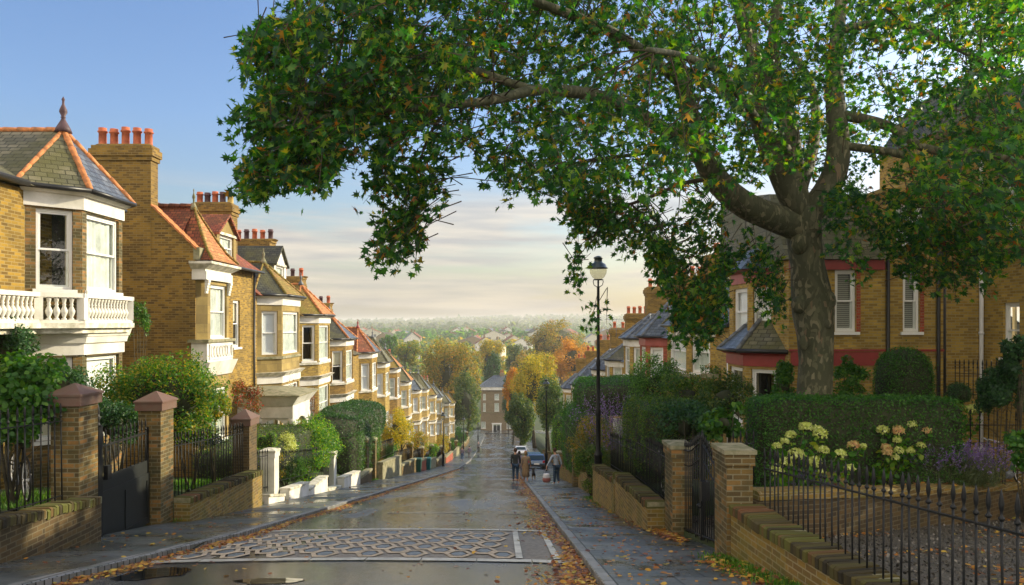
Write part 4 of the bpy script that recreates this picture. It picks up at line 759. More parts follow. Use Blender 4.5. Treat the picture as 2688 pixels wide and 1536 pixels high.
def wallrun(pts, th, label, brick='brick_mossy', coping='coping', cat='garden wall', group=None, name='garden_wall', ch=.13, over=.03, rough=True):
    """pts: (x, y, ztop, zbottom) along the pavement face; thickness th away from the street (sign gives the side)"""
    xs = sum(p[0] for p in pts) / len(pts); ysm = sum(p[1] for p in pts) / len(pts)
    r = empty(name, (xs, ysm, min(p[3] for p in pts) + .2), label, cat, group); o = MB(); c = MB()
    P2 = []
    for a, b in zip(pts[:-1], pts[1:]):
        n = max(1, int((Vector(b[:2]) - Vector(a[:2])).length / .35))
        P2 += [tuple(a[k] + (b[k] - a[k]) * i / n for k in range(4)) for i in range(n)]
    P2.append(pts[-1]); jr = random.Random(int(abs(xs * 100 + ysm * 7)))
    P2 = [(p[0] + jr.uniform(-.012, .012) * rough, p[1], p[2] + jr.uniform(-.012, .012) * rough, p[3]) for p in P2]
    def nrm(i):
        a = Vector(P2[max(0, i - 1)][:2]); b = Vector(P2[min(len(P2) - 1, i + 1)][:2]); t = (b - a).normalized(); return Vector((t.y, -t.x))
    N_ = [nrm(i) * (-th) for i in range(len(P2))]
    def strip(mb, za, zb_, e, r_=0):
        rows = []
        for (x, y, zt, zl), n in zip(P2, N_):
            u = n.normalized(); A = Vector((x, y)) - u * e; B = Vector((x, y)) + n + u * e; z1 = zt + zb_; z0 = (zt + za) if za is not None else zl
            if r_: rows.append([(A.x, A.y, z0), (A.x, A.y, z1 - r_), (A.x + (B.x - A.x) * .18, A.y + (B.y - A.y) * .18, z1), (A.x + (B.x - A.x) * .82, A.y + (B.y - A.y) * .82, z1), (B.x, B.y, z1 - r_), (B.x, B.y, z0)])
            else: rows.append([(A.x, A.y, z0), (A.x, A.y, z1), (B.x, B.y, z1), (B.x, B.y, z0)])
        m = len(rows[0]); n = len(rows); mb.add([v for q in rows for v in q], [(i * m + k, i * m + (k + 1) % m, (i + 1) * m + (k + 1) % m, (i + 1) * m + k) for i in range(n - 1) for k in range(m)] + [tuple(range(m)), tuple(range((n - 1) * m, n * m))[::-1]])
    if coping == 'coping':      # brick on edge: each brick its own block, a little out of line, in one mesh
        strip(o, None, -ch, 0); base_c = [Vector(p[:3]) for p in P2]; acc = [0]
        for a, b in zip(base_c[:-1], base_c[1:]): acc.append(acc[-1] + (b - a).length)
        sdist = .04; bw_ = .068
        while sdist < acc[-1] - .04:
            i = max(k for k in range(len(acc) - 1) if acc[k] <= sdist); f = (sdist - acc[i]) / (acc[i + 1] - acc[i]); p = base_c[i].lerp(base_c[i + 1], f); t3 = (base_c[i + 1] - base_c[i]).normalized(); u = N_[i].normalized()
            n3 = Vector((u.x, u.y, jr.uniform(-.05, .05))); up3 = t3.cross(n3).normalized(); up3 = up3 if up3.z > 0 else -up3
            w = bw_ * jr.uniform(.44, .5); ov = over + jr.uniform(-.012, .012); L0 = -ov; L1 = abs(th) + ov + jr.uniform(-.01, .01); dz = jr.uniform(-.010, .010); rr = .018
            vs = []
            for sgn in (-1, 1):
                for (q, zz) in ((L0, -ch), (L0, -rr), (L0 + rr * 1.6, dz), (L1 - rr * 1.6, dz), (L1, -rr), (L1, -ch)): vs.append(p + t3 * (sgn * w) + n3 * q + up3 * zz)
            c.add(vs, [(0, 1, 2, 3, 4, 5), (11, 10, 9, 8, 7, 6)] + [(k, k + 6, (k + 1) % 6 + 6, (k + 1) % 6) for k in range(6)]); sdist += bw_ + .009
        o.build('brickwork', M[brick], r, fixn=True); c.build('coping', M['edge_brick'], r, fixn=True)
        mt = MB(); strip(mt, -ch + .004, -.016, over - .02); mt.build('mortar_bed', M['stone'], r, fixn=True); return r
    strip(o, None, -ch, 0); strip(c, -ch + .002, 0, over, .035 if rough else 0)
    o.build('brickwork' if 'brick' in brick else 'wall_face', M[brick], r, fixn=True); c.build('coping', M[coping], r, fixn=True); return r
BARS = {}
def bar_mesh(h, kind='spear', r=.011, mat='iron'):
    k = (round(h, 2), kind, r)
    if k not in BARS:
        mb = MB(); mb.tube([(0, 0, 0), (0, 0, h)], r, 6)
        if kind == 'spear': mb.lathe([(r, h - .10), (.022, h - .09), (.024, h - .075), (r, h - .06), (r, h - .03), (.016, h - .01), (.020, h + .03), (.012, h + .09), (.002, h + .14)], (0, 0, 0), 8)
        elif kind == 'small': mb.lathe([(r, h - .03), (.018, h - .01), (.02, h + .02), (.012, h + .05), (.003, h + .10)], (0, 0, 0), 6)
        me = bpy.data.meshes.new('bar'); me.from_pydata(mb.v, [], mb.f); me.polygons.foreach_set('use_smooth', mb.sm); me.materials.append(M[mat]); BARS[k] = me
    return BARS[k]
def railing(a, b, n, ha, za, label, kind='spear', r=.011, rails=(-.16,), group=None, low=.12, name='iron_railing', cat='railing', hb=None):
    """a, b: (x, y, z of the bar tips); bars go down by ha (hb at the far end)"""
    a, b = Vector(a), Vector(b); m = (a + b) / 2; rt = empty(name, (m.x, m.y, m.z - ha), label, cat, group); hb = hb or ha
    o = MB(); t = Vector((b.x - a.x, b.y - a.y)); L = t.length; t /= L; nn = Vector((t.y, -t.x))
    for dz in rails: o.obox(a, t, nn, 0, L, -.018, .018, a.z + dz - .008, a.z + dz + .008, b.z - a.z)
    if low is not None: o.obox(a, t, nn, 0, L, -.016, .016, a.z - ha + low, a.z - ha + low + .014, (b.z - hb) - (a.z - ha))
    o.build('rail', M['iron'], rt)
    for i in range(n):
        f = i / (n - 1); p = a.lerp(b, f); h = ha + (hb - ha) * f
        q = bpy.data.objects.new('railing_bar', bar_mesh(round(h * 10) / 10 if abs(ha - hb) > .05 else h, kind, r)); col.objects.link(q); q.parent = rt
        q.location = Vector((p.x, p.y, p.z - (round(h * 10) / 10 if abs(ha - hb) > .05 else h))) - ORG[rt.name]; q.rotation_euler = (R(rnd.uniform(-.6, .6)), R(rnd.uniform(-.6, .6)), 0)
    return rt
# left side, from the camera down the hill
wallrun([(WL + .02, 7.5, -2.32, P(7.5) - .3), (WL + .02, 10.6, -2.64, P(10.6) - .3), (WL + .02, 12.55, -2.84, P(12.55) - .3)], -.36, 'low mossy brick wall topped with brick on edge at the left edge of the photo', brick='brick_dark')
railing((WL - .18, 7.6, -1.18), (WL - .18, 12.4, -1.42), 26, 1.45, 0, 'spiked black iron railing in front of the bicycle at the left edge', hb=1.5)
pier(-7.46, -7.0, 12.56, 13.16, -1.20, 'tall brick gate pier left of the black gate, mossy, with pyramid cap', ch=.2)
wallrun([(WL + .02, 16.18, -3.68, P(16.2) - .3), (WL + .02, 20.98, -4.02, P(21) - .3)], -.34, 'low brick wall rising beside the pavement between the black gate and the third pier', brick='brick_mossy')
railing((WL - .16, 16.25, -2.48), (WL - .16, 20.95, -2.84), 27, 1.4, 0, 'black iron railing on the low brick wall right of the black gate', hb=1.35)
pier(-7.46, -7.0, 15.57, 16.17, -1.62, 'tall brick gate pier right of the black gate with pyramid cap', ch=.22)
pier(-7.46, -7.0, 21.0, 21.65, -2.66, 'dark brick pier with a red-brown cap, beside the white rendered wall', ch=.28, brick='brick_dark')
# black gate with solid lower panels
G = empty('iron_gate', (-7.25, 14.36, P(14.4)), 'black double garden gate with spiked bars over solid boarded panels between two piers', 'gate')
zs = P(14.4)
for (ya, yb, lab) in ((13.20, 13.60, None), (13.66, 15.52, None)):
    o = MB(); t, n_ = (0, 1), (1, 0); L = yb - ya; z0 = P(yb) + .04
    o.obox((-7.25, ya), t, n_, 0, L, -.025, .025, z0, P(ya) + 1.0); o.obox((-7.25, ya), t, n_, .0, L, .026, .045, z0, z0 + .13); o.obox((-7.25, ya), t, n_, 0, L, .026, .045, z0 + .88, z0 + 1.02)
    o.obox((-7.25, ya), t, n_, 0, .09, .026, .046, z0 + .13, z0 + .88); o.obox((-7.25, ya), t, n_, L - .09, L, .026, .046, z0 + .13, z0 + .88)
    if L > 1: o.obox((-7.25, ya), t, n_, L / 2 - .04, L / 2 + .04, .026, .044, z0 + .13, z0 + .88)
    o.build('gate_panel', M['gate'], G)
    o = MB(); o.obox((-7.25, ya), t, n_, 0, L, -.02, .02, z0 + 1.82, z0 + 1.85); o.obox((-7.25, ya), t, n_, 0, .05, -.03, .03, z0, z0 + 1.95); o.obox((-7.25, ya), t, n_, L - .05, L, -.03, .03, z0, z0 + 1.95); o.build('gate_rail', M['iron'], G)
    k = max(3, int(L / .15))
    for i in range(k):
        q = bpy.data.objects.new('gate_bar', bar_mesh(1.0, 'spear', .012)); col.objects.link(q); q.parent = G; q.location = Vector((-7.25, ya + L * (i + .5) / k, z0 + 1.0)) - ORG[G.name]
o = MB(); o.box(-7.33, -7.20, 13.56, 13.70, P(13.6), P(13.6) + 1.92); o.lathe([(.085, 0), (.05, .05), (.035, .1), (.075, .17), (.04, .2), (.05, .25), (.035, .36), (.004, .45)], (-7.265, 13.63, P(13.6) + 1.92), 12); o.box(-7.2, -7.12, 13.72, 13.86, P(13.6) + .95, P(13.6) + 1.2); o.build('gate_post', M['iron'], G)
# white rendered wall with two piers
for (y0, y1, zt, lab) in ((23.3, 23.77, -3.95, 'white rendered pier with a pointed cap, nearest the dark brick pier'), (31.5, 32.0, -5.40, 'white rendered pier with cap half hidden by the bright green bush')):
    pier(-7.42, -7.0, y0, y1, zt, lab, brick='white', cap='low', capmat='weathered', ch=.12)
for k, pp in enumerate(([(WL + .02, 21.7, P(21.7) + .28, P(21.7) - .2), (WL + .02, 23.28, P(23.3) + .22, P(23.3) - .2)], [(WL + .02, 23.8, P(23.8) + .36, P(23.8) - .2), (WL + .02, 26.2, P(26.2) + .48, P(26.6) - .2)], [(WL + .02, 26.22, P(26.22) + .22, P(26.2) - .2), (WL + .02, 29.0, P(29.0) + .62, P(29.6) - .2)], [(WL + .02, 29.02, P(29.02) + .1, P(29.6) - .2), (WL + .02, 31.48, P(31.5) + .14, P(31.5) - .2)], [(WL + .02, 32.02, P(32) + .45, P(32) - .2), (WL + .02, 35.6, P(35.6) + .65, P(35.6) - .2)])):
    wallrun(pp, -.3, ('white step under the leaning iron gate beside the dark pier', 'low white rendered wall below the railing, nearest length', 'low white rendered wall below the railing, second length', 'white doorstep between the two lengths of white wall', 'white rendered wall beyond the second white pier')[k], brick='white', coping='weathered', name='rendered_wall', ch=.07, rough=False)
railing((-7.25, 21.75, P(21.7) + 1.42), (-7.1, 22.95, P(22.95) + 1.5), 8, 1.2, 0, 'narrow black iron gate left ajar against the first white pier', kind='small', r=.01, name='iron_gate', cat='gate', rails=(-.12, -1.05))
railing((-7.2, 23.85, P(23.8) + 1.42), (-7.2, 29.5, P(29.5) + 1.6), 34, 1.0, 0, 'thin black railing on the white wall in front of yellow and green plants', kind='small', r=.009)
railing((-7.2, 29.7, P(29.7) + 1.4), (-7.2, 31.4, P(31.4) + 1.42), 10, 1.2, 0, 'narrow black iron gate between the white walls', kind='small', r=.009, name='iron_gate', cat='gate', rails=(-.12, -1.05))
# further walls and stone-capped piers down the left
pier(-7.4, -7.0, 39.2, 39.75, P(39.5) + 2.15, 'nearer of two tall stone-capped brick piers beyond the bright bush', brick='brick_pier', cap='low', capmat='stone', ch=.22)
pier(-7.4, -7.0, 41.6, 42.15, P(42) + 2.2, 'farther of two tall stone-capped brick piers beyond the bright bush', brick='brick_pier', cap='low', capmat='stone', ch=.22)
wallrun([(WL + .02, 35.7, P(35.7) + .35, P(36) - .2), (WL + .02, 39.1, P(39.1) + .7, P(39) - .2)], -.25, 'low dark wall with grass behind, before the tall pair of capped piers', brick='brick_dark', coping='stone', rough=False)
wallrun([(WL + .02, 42.2, P(42.2) + .95, P(42) - .2), (WL + .02, 50.0, P(50) + 1.35, P(50) - .2)], -.3, 'stained rendered wall sloping up beyond the tall pair of capped piers', brick='stone', coping='stone', name='rendered_wall', rough=False)
railing((-7.2, 42.3, P(42.3) + 1.9), (-7.2, 49.8, P(49.8) + 2.4), 36, 1.0, 0, 'black spiked railing climbing over the stained rendered wall', kind='small', r=.012)
for k, (a, b) in enumerate(((50.2, 58.5), (59.2, 66.5), (67.3, 76), (77, 88), (89, 101), (102, 116), (117, 133), (134, 150))):
    wl = ['brown brick wall right after the stained rendered wall', 'reddish low wall in front of the yellow-leaved tree', 'brick wall beside the teal bin', 'low wall below the first left hand street lamp', 'low wall between the two left hand street lamps', 'low wall beside the walkers on the left', 'low wall beyond the walkers on the left', 'last garden wall on the left before the great tree'][k]
    wallrun([(WL + .02, a, P(a) + .7, P(a) - .2), (WL + .02, b, P(b) + 1.1, P(b) - .2)], -.3, wl, brick=('brick_pier', 'redbrick', 'stone')[k % 3] if k < 6 else 'brick_pier', coping='stone', rough=False, group='garden walls down the left side')
    pier(-7.42, -6.98, b + .05, b + .6, P(b) + (1.85 if k % 2 else 2.1), ['stone-capped pier before the yellow-leaved tree', 'stone-capped pier under the yellow-leaved tree', 'stone-capped pier just past the teal bin', 'stone-capped pier past the first left street lamp', 'stone-capped pier past the second left street lamp', 'stone-capped pier beside the walkers on the left', 'stone-capped pier past the walkers on the left', 'last pier on the left before the great tree'][k], cap='low', capmat='stone', ch=.2, group='piers down the left side')
    if k < 4: railing((-7.2, a + .1, P(a) + 1.5), (-7.2, b - .1, P(b) + 1.8), int((b - a) / .25), .9, 0, ['black railing after the stained rendered wall', 'black railing in front of the yellow-leaved tree', 'black railing beside the teal bin', 'black railing under the first left street lamp'][k], kind='small', r=.014, group='railings down the left side')
# right side
pier(3.08, 3.44, 10.5, 11.1, -1.80, 'thick brick gate pier right of the arched gate with worn stone top', brick='brick_pier', cap='low', capmat='stone', ch=.07)
pier(3.0, 3.34, 13.5, 14.15, -2.22, 'narrower brick gate pier left of the arched gate', brick='brick_pier', cap='low', capmat='stone', ch=.09)
wallrun([(3.12, 10.48, -2.47, P(10.5) - .2), (3.20, 9.6, -2.48, P(9.6) - .2), (3.34, 8.0, -2.47, P(8) - .2), (3.52, 6.6, -2.43, P(6.6) - .2), (3.75, 5.0, -2.3, P(5) - .2)], .40, 'mossy brick wall with worn brick on edge curving out of the lower right corner', over=.035)
railing((3.60, 10.45, -1.83), (3.70, 5.0, -1.30), 36, 1.35, 0, 'black spear-topped railing across the gravel garden at the lower right', hb=1.1, r=.010, low=None)
wallrun([(3.02, 14.2, -3.30, P(14.2) - .2), (3.01, 18.3, -3.58, P(18.3) - .2)], .34, 'mossy brick wall next to the arched gate, nearer step of two')
wallrun([(3.01, 18.36, -3.72, P(18.3) - .2), (3.0, 22.7, -4.17, P(22.7) - .2)], .34, 'mossy brick wall right of the tall street lamp, farther step of two')
railing((3.2, 14.2, -2.42), (3.2, 18.3, -2.68), 30, 1.1, 0, 'dark railing standing on the nearer step of mossy wall, bicycle behind it', kind='small', hb=1.1)
railing((3.2, 18.4, -2.9), (3.2, 22.6, -3.3), 26, 1.0, 0, 'dark railing half buried in the clipped hedge right of the tall lamp post', kind='small')
A = empty('iron_gate', (3.2, 12.3, P(12.3)), 'black iron gate with an arched top of close spiked bars between two brick piers', 'gate')
ya, yb = 11.14, 13.46; f_arch = lambda u: .10 + .42 * math.exp(-((u - .5) / .24) ** 2) - .12 * u; z0 = P(12.3) + .12
o = MB()
for dz in (0, -.26): o.tube([(3.2, ya + (yb - ya) * i / 24, -2.22 + f_arch(i / 24) * .62 + dz) for i in range(25)], .014, 6)
o.tube([(3.2, ya, P(ya) + .12), (3.2, yb, P(yb) + .12)], .02, 6); o.build('gate_rail', M['iron'], A)
for i in range(19):
    u = (i + .5) / 19; y = ya + (yb - ya) * u; zt = -2.22 + f_arch(u) * .62 + .09; zb = P(y) + .1; h = round(zt - zb, 1)
    q = bpy.data.objects.new('gate_bar', bar_mesh(h, 'small', .009)); col.objects.link(q); q.parent = A; q.location = Vector((3.2, y, zt - h)) - ORG[A.name]
o = MB(); o.box(3.17, 3.23, 12.22, 12.30, P(12.2) + .05, -1.86); o.lathe([(.03, 0), (.045, .03), (.02, .07), (.004, .16)], (3.2, 12.26, -1.86), 8); o.box(3.14, 3.26, 12.05, 12.2, P(12.2) + .72, P(12.2) + 1.02); o.tube([(3.13, 12.1, P(12.2) + .6), (3.10, 12.1, P(12.2) + .66)], .04, 8); o.build('lock_post', M['iron'], A)
# planter wall of the near right garden
pg = lambda x, y: gz(max(x, 4), y)
wallrun([(11.9, 16.6, -3.45, -4.6), (8.6, 14.3, -3.05, -4.2), (5.15, 12.15, -2.66, -3.7), (4.0, 11.9, -2.62, -3.7)], -.40, 'dark brick planter wall behind the gravel, fallen leaves on its coping', brick='brick_dark', coping='brick_mossy')
wallrun([(5.4, 12.75, -2.70, -3.7), (6.0, 14.4, -2.78, -3.9)], -.36, 'short mossy cross wall between the two hydrangea clumps', brick='brick_dark', coping='brick_mossy')
o = MB(); o.add([(4.0, 12.2, -2.9), (5.2, 12.4, -2.86), (8.7, 14.6, -3.15), (11.9, 16.9, -3.6), (11.9, 19, -3.8), (4.0, 15.5, -3.2)], [(0, 1, 2, 3, 4, 5)]); o.build('planting_bed', M['ground'], kind='structure')
wallrun([(3.3, 45.5, P(45.5) + .9, P(45) - .2), (3.25, 33.5, P(33.5) + .85, P(33) - .2), (3.05, 26.5, P(26.5) + .9, P(26) - .2)], .3, 'low brick wall behind the man carrying a bag', brick='brick_mossy')
wallrun([(5.65, 110, P(110) + .9, P(110) - .2), (5.65, 66, P(66) + .9, P(66) - .2), (3.95, 55, P(55) + 1.0, P(55) - .2), (3.3, 46.5, P(46.5) + .9, P(46.5) - .2)], .3, 'brick wall beside the parked cars, under the rounded hedges', brick='brick_pier')
pier(3.02, 3.4, 33.0, 33.5, P(33) + 1.5, 'dark brick pier right beside the man carrying a bag', cap='low', capmat='stone', ch=.1)
pier(3.25, 3.62, 45.7, 46.3, P(46) + 1.5, 'dark brick pier beyond the man with the bag', cap='low', capmat='stone', ch=.1)
railing(at(2508, 955, 20.5), at(2640, 960, 19.5), 12, .9, 0, 'black spiked railing on the steps by the white downpipe', rails=(-.25,), low=.1)
railing(at(2500, 1092, 16.8), at(2690, 1092, 16.8), 9, .7, 0, 'low black railing behind the lavender at the right edge', rails=(-.2,), low=.1)
railing(at(1925, 1150, 13.2), at(1978, 1150, 13.2), 4, .8, 0, 'short black railing with leaf litter behind, left of the big square hedge', rails=(-.1, -.35))
# patterned crossing laid in the road
GA, GB = 10.85, 14.9
cl = lambda y: kerbL(y) + .02
sheet('crossing_bed', [lambda y: kerbL(y) + .06, -2.5, -1, lambda y: kerbR(y) - .06], list(np.linspace(GA, GB, 7)), lambda x, y: rz(x, y) + .006, plain('crossing_setts', (.26, .22, .17), .6, .35, 14, c2=(.13, .115, .09), bmp=.5), label=None)
M['cream_sett'] = plain('cream_sett', (.56, .44, .30), .6, .35, 7, c2=(.30, .23, .15), bmp=.6); M['blue_sett'] = plain('blue_grey_sett', (.13, .16, .19), .4, .4, 9, bmp=.4); M['pale_stone'] = plain('pale_border_stone', (.58, .56, .50), .38, .3, 3, c2=(.25, .24, .21))
def zc(x, y): return rz(x, y) + .012
ring_, core_ = MB(), MB(); hy, hx = 1.0, .46
j = 0; y = GA + .48
while y < GB - .4:
    x = kerbL(y) + .40 + (hx * .72 if j % 2 else 0)
    while x < kerbR(y) - 1.05:
        pts = []
        for s in (.93, .62, .50):
            pts.append([(x + dx * s, y + dy * s) for dx, dy in ((-hx * .5, 0), (-hx * .22, -hy * .42), (hx * .22, -hy * .42), (hx * .5, 0), (hx * .22, hy * .42), (-hx * .22, hy * .42))])
        jx = rnd.uniform(-.01, .01); v = [(a + jx, b, zc(a, b) + .004) for a, b in pts[0]] + [(a + jx, b, zc(a, b) + .008) for a, b in pts[1]]
        ring_.add(v, [(i, (i + 1) % 6, 6 + (i + 1) % 6, 6 + i) for i in range(6)]); core_.add([(a, b, zc(a, b) + .004) for a, b in pts[2]], [tuple(range(6))])
        x += hx * 1.44
    y += hy * .42; j += 1
ring_.build('crossing_pattern', M['cream_sett'], kind='structure'); core_.build('crossing_pattern', M['blue_sett'], kind='structure')
o = MB()
for (yy, w) in ((GA - .12, .26), (GB + .05, .22)):
    x = kerbL(yy) + .04
    while x < kerbR(yy) - .05:
        L = min(.78, kerbR(yy) - .03 - x); o.add([(x + .008, yy - w / 2, rz(x, yy - w / 2) + .016), (x + L - .008, yy - w / 2, rz(x + L, yy - w / 2) + .016), (x + L - .008, yy + w / 2, rz(x + L, yy + w / 2) + .016), (x + .008, yy + w / 2, rz(x, yy + w / 2) + .016)], [(0, 1, 2, 3)]); x += L
for xx in (.18, .72): o.add([(xx, GA + .03, zc(xx, GA) + .01), (xx + .1, GA + .03, zc(xx, GA) + .01), (xx + .1, GB - .07, zc(xx, GB) + .01), (xx, GB - .07, zc(xx, GB) + .01)], [(0, 1, 2, 3)])
o.build('crossing_border', M['pale_stone'], kind='structure')
M['worn_tar'] = plain('worn_pale_tar', (.11, .11, .105), .22, .4, 3, spec=.7); 
for (xa, xb, ya_, yb_) in ((-2.9, .45, 19.0, 19.5), (-3.3, -1.7, 26.2, 26.6), (-3.9, .9, 30.5, 31.2), (-3.6, .6, 39, 40), (-3.9, .9, 52, 54), (-1.6, .5, 62, 63.5)):
    sheet('road_patch', [xa, (xa + xb) / 2, xb], [ya_, yb_], lambda x, y: rz(x, y) + .005, M['worn_tar'])
def puddle(pts, y):
    m, nt, p = base('standing_water'); p.inputs['Base Color'].default_value = (.01, .011, .012, 1); p.inputs['Roughness'].default_value = .03; p.inputs['Specular IOR Level'].default_value = .9
    o = MB(); z = [rz(a, b) + .007 for a, b in pts]; o.add([(a, b, rz(a, b) + .008) for a, b in pts], [tuple(range(len(pts)))]); return o.build('puddle', m, kind='structure')
def blobpts(cx, cy, rx, ry, seed, n=22):
    q = random.Random(seed); return [(cx + rx * math.cos(2 * math.pi * i / n) * q.uniform(.72, 1.1), cy + ry * math.sin(2 * math.pi * i / n) * q.uniform(.7, 1.1)) for i in range(n)]
puddle(blobpts(-4.45, 9.7, .5, .55, 3), 9.7); puddle(blobpts(-2.75, 8.95, .42, .22, 5), 9)
# ------------------------------------------------------------------ street lamps
def lamp(x, y, H, label, group='street lamps'):
    z = P(y); r = empty('street_lamp', (x, y, z), label, 'street lamp', group)
    o = MB(); o.lathe([(.135, 0), (.135, .1), (.125, .12), (.12, 1.35), (.14, 1.38), (.14, 1.42), (.09, 1.5), (.075, 1.55), (.07, 2.6), (.085, 2.63), (.085, 2.75), (.062, 2.82), (.055, H * .55), (.07, H * .555), (.07, H * .57), (.05, H * .58), (.042, H - .95), (.05, H - .93), (.03, H - .9), (.02, H - .72)], (x, y, z), 14); o.build('pole', M['iron'], r)
    o = MB()
    for k in range(4):
        w = k * math.pi / 2; o.tube([(x + q * math.cos(w), y + q * math.sin(w), z + H + h) for q, h in ((.04, -.92), (.13, -.86), (.155, -.76), (.14, -.70))], .012, 6)
    o.lathe([(.15, -.71), (.16, -.69), (.12, -.68)], (x, y, z + H), 14); o.build('cradle', M['iron'], r)
    gm = M['lampglass']; o = MB(); o.lathe([(.10, -.69), (.19, -.62), (.255, -.5), (.27, -.38), (.262, -.345)], (x, y, z + H), 20); o.build('globe', gm, r)
    o = MB(); o.lathe([(.30, -.35), (.305, -.335), (.26, -.31), (.225, -.22), (.14, -.17), (.125, -.14), (.12, -.05), (.15, -.04), (.13, 0), (.06, .03), (.02, .04)], (x, y, z + H), 20); o.build('hood', M['lampgreen'], r)
    return r
M['lampglass'] = mk_glass('lamp_glass', (.80, .78, .68), .08, .3)
lamp(2.93, 23.5, 7.5, 'tallest street lamp, glass globe and dark hood, at the end of the mossy wall')
lamp(3.5, 62, 7.45, 'second street lamp on the right, just left of the man carrying a bag')
lamp(4.9, 150, 7.4, 'distant street lamp in front of the weeping dark green tree')
lamp(-6.3, 80, 5.6, 'street lamp on the left beside the yellow-leaved tree', 'street lamps')
lamp(-5.75, 110, 5.6, 'street lamp on the left above the three distant walkers')
lamp(-4.95, 150, 3.9, 'short lamp at the foot of the street beside the great russet tree')
# ------------------------------------------------------------------ foliage
def unit(a): return a / np.maximum(1e-9, np.linalg.norm(a, axis=1, keepdims=True))
PL = np.array([(0, 0), (.08, .04), (.44, -.10), (.20, .15), (.68, .36), (.27, .35), (.36, .72), (.12, .60), (0, 1)])     # right half of a plane leaf
DI = np.array([(0, 0), (.26, .42), (0, 1), (-.26, .42)])
RO = np.array([(0, 0), (.34, .3), (.30, .72), (0, 1), (-.30, .72), (-.34, .3)])
BL = np.array([(0, 0), (.05, .5), (0, 1), (-.05, .5)])
def leaves(Pts, size, shape='diamond', nrm=None, droop=0.0, jit=1.0, up=.35, along=None):
    """corner positions of one leaf per point; nrm pulls the leaf faces, along pulls their tips"""
    n = len(Pts); size = np.broadcast_to(np.asarray(size, float), (n,))[:, None] * rng.uniform(.55, 1.35, (n, 1))
    N = rng.normal(size=(n, 3)) * jit + np.array([0, 0, up]); 
    if nrm is not None: N = N + nrm * 1.4
    N = unit(N); D = rng.normal(size=(n, 3)) + np.array([0, 0, -droop])
    if along is not None: D = D * .5 + along * 1.6
    D = D - (D * N).sum(1, keepdims=True) * N; D = unit(D); S = np.cross(D, N)
    def mk(sh, fold=0, sgn=1):
        sh = np.asarray(sh); x = sh[:, 0] * sgn; y = sh[:, 1]
        return Pts[:, None, :] + size[:, None, :] * (x[None, :, None] * S[:, None, :] + (y[None, :, None]) * D[:, None, :] + (fold * np.abs(x) - .18 * y * y)[None, :, None] * N[:, None, :])
    if shape == 'plane':
        a = mk(PL, .25); b = mk(PL[::-1], .25, -1); return np.concatenate([a, b], 1).reshape(-1, 3), 9      # two halves, so one island each
    sh = {'diamond': DI, 'round': RO, 'blade': BL}[shape]; return mk(sh).reshape(-1, 3), len(sh)
def lump_noise(p, f, seed=0):
    q = p * f + seed; return (np.sin(q[:, 0] * 1.3 + 2 * np.sin(q[:, 1] * .7)) + np.sin(q[:, 1] * 1.7 + 1.3 * np.sin(q[:, 2])) + np.sin(q[:, 2] * 1.5 + 1.7 * np.sin(q[:, 0] * .9))) / 3
def leaf_object(name, V, k, mat, core=None, parent=None, loc=None, **tg):
    """one mesh: the leaves, and the dark inside of the plant as faces of the same mesh"""
    if core is not None:
        cv, cf = core     # core faces are split into loose k-gons: build them with from_pydata joined
        me = bpy.data.meshes.new(name); nV = len(V); m = nV // k
        allv = np.concatenate([V, cv]); me.vertices.add(len(allv)); me.vertices.foreach_set('co', allv.astype(np.float32).ravel())
        li = np.concatenate([np.arange(nV), (np.concatenate([np.asarray(f) for f in cf]) + nV)]).astype(np.int32); lt = np.concatenate([np.full(m, k), np.array([len(f) for f in cf])]).astype(np.int32)
        me.loops.add(len(li)); me.loops.foreach_set('vertex_index', li); me.polygons.add(len(lt)); me.polygons.foreach_set('loop_start', np.concatenate([[0], np.cumsum(lt)[:-1]]).astype(np.int32)); me.polygons.foreach_set('loop_total', lt)
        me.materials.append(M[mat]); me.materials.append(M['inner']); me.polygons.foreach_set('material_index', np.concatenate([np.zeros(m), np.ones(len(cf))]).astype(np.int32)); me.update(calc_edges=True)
    else: me = fastmesh(name, V, k, M[mat])
    return tag(put(name, me, parent, loc), tg.get('label'), tg.get('cat'), tg.get('group'), tg.get('kind'))
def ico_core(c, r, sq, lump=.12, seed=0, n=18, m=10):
    o = MB(); o.ball((0, 0, 0), 1, n, m); v = np.array(o.v); v = v * (1 + lump * lump_noise(v, 3.1, seed)[:, None]); return v * np.array(sq) * r + np.array(c), o.f
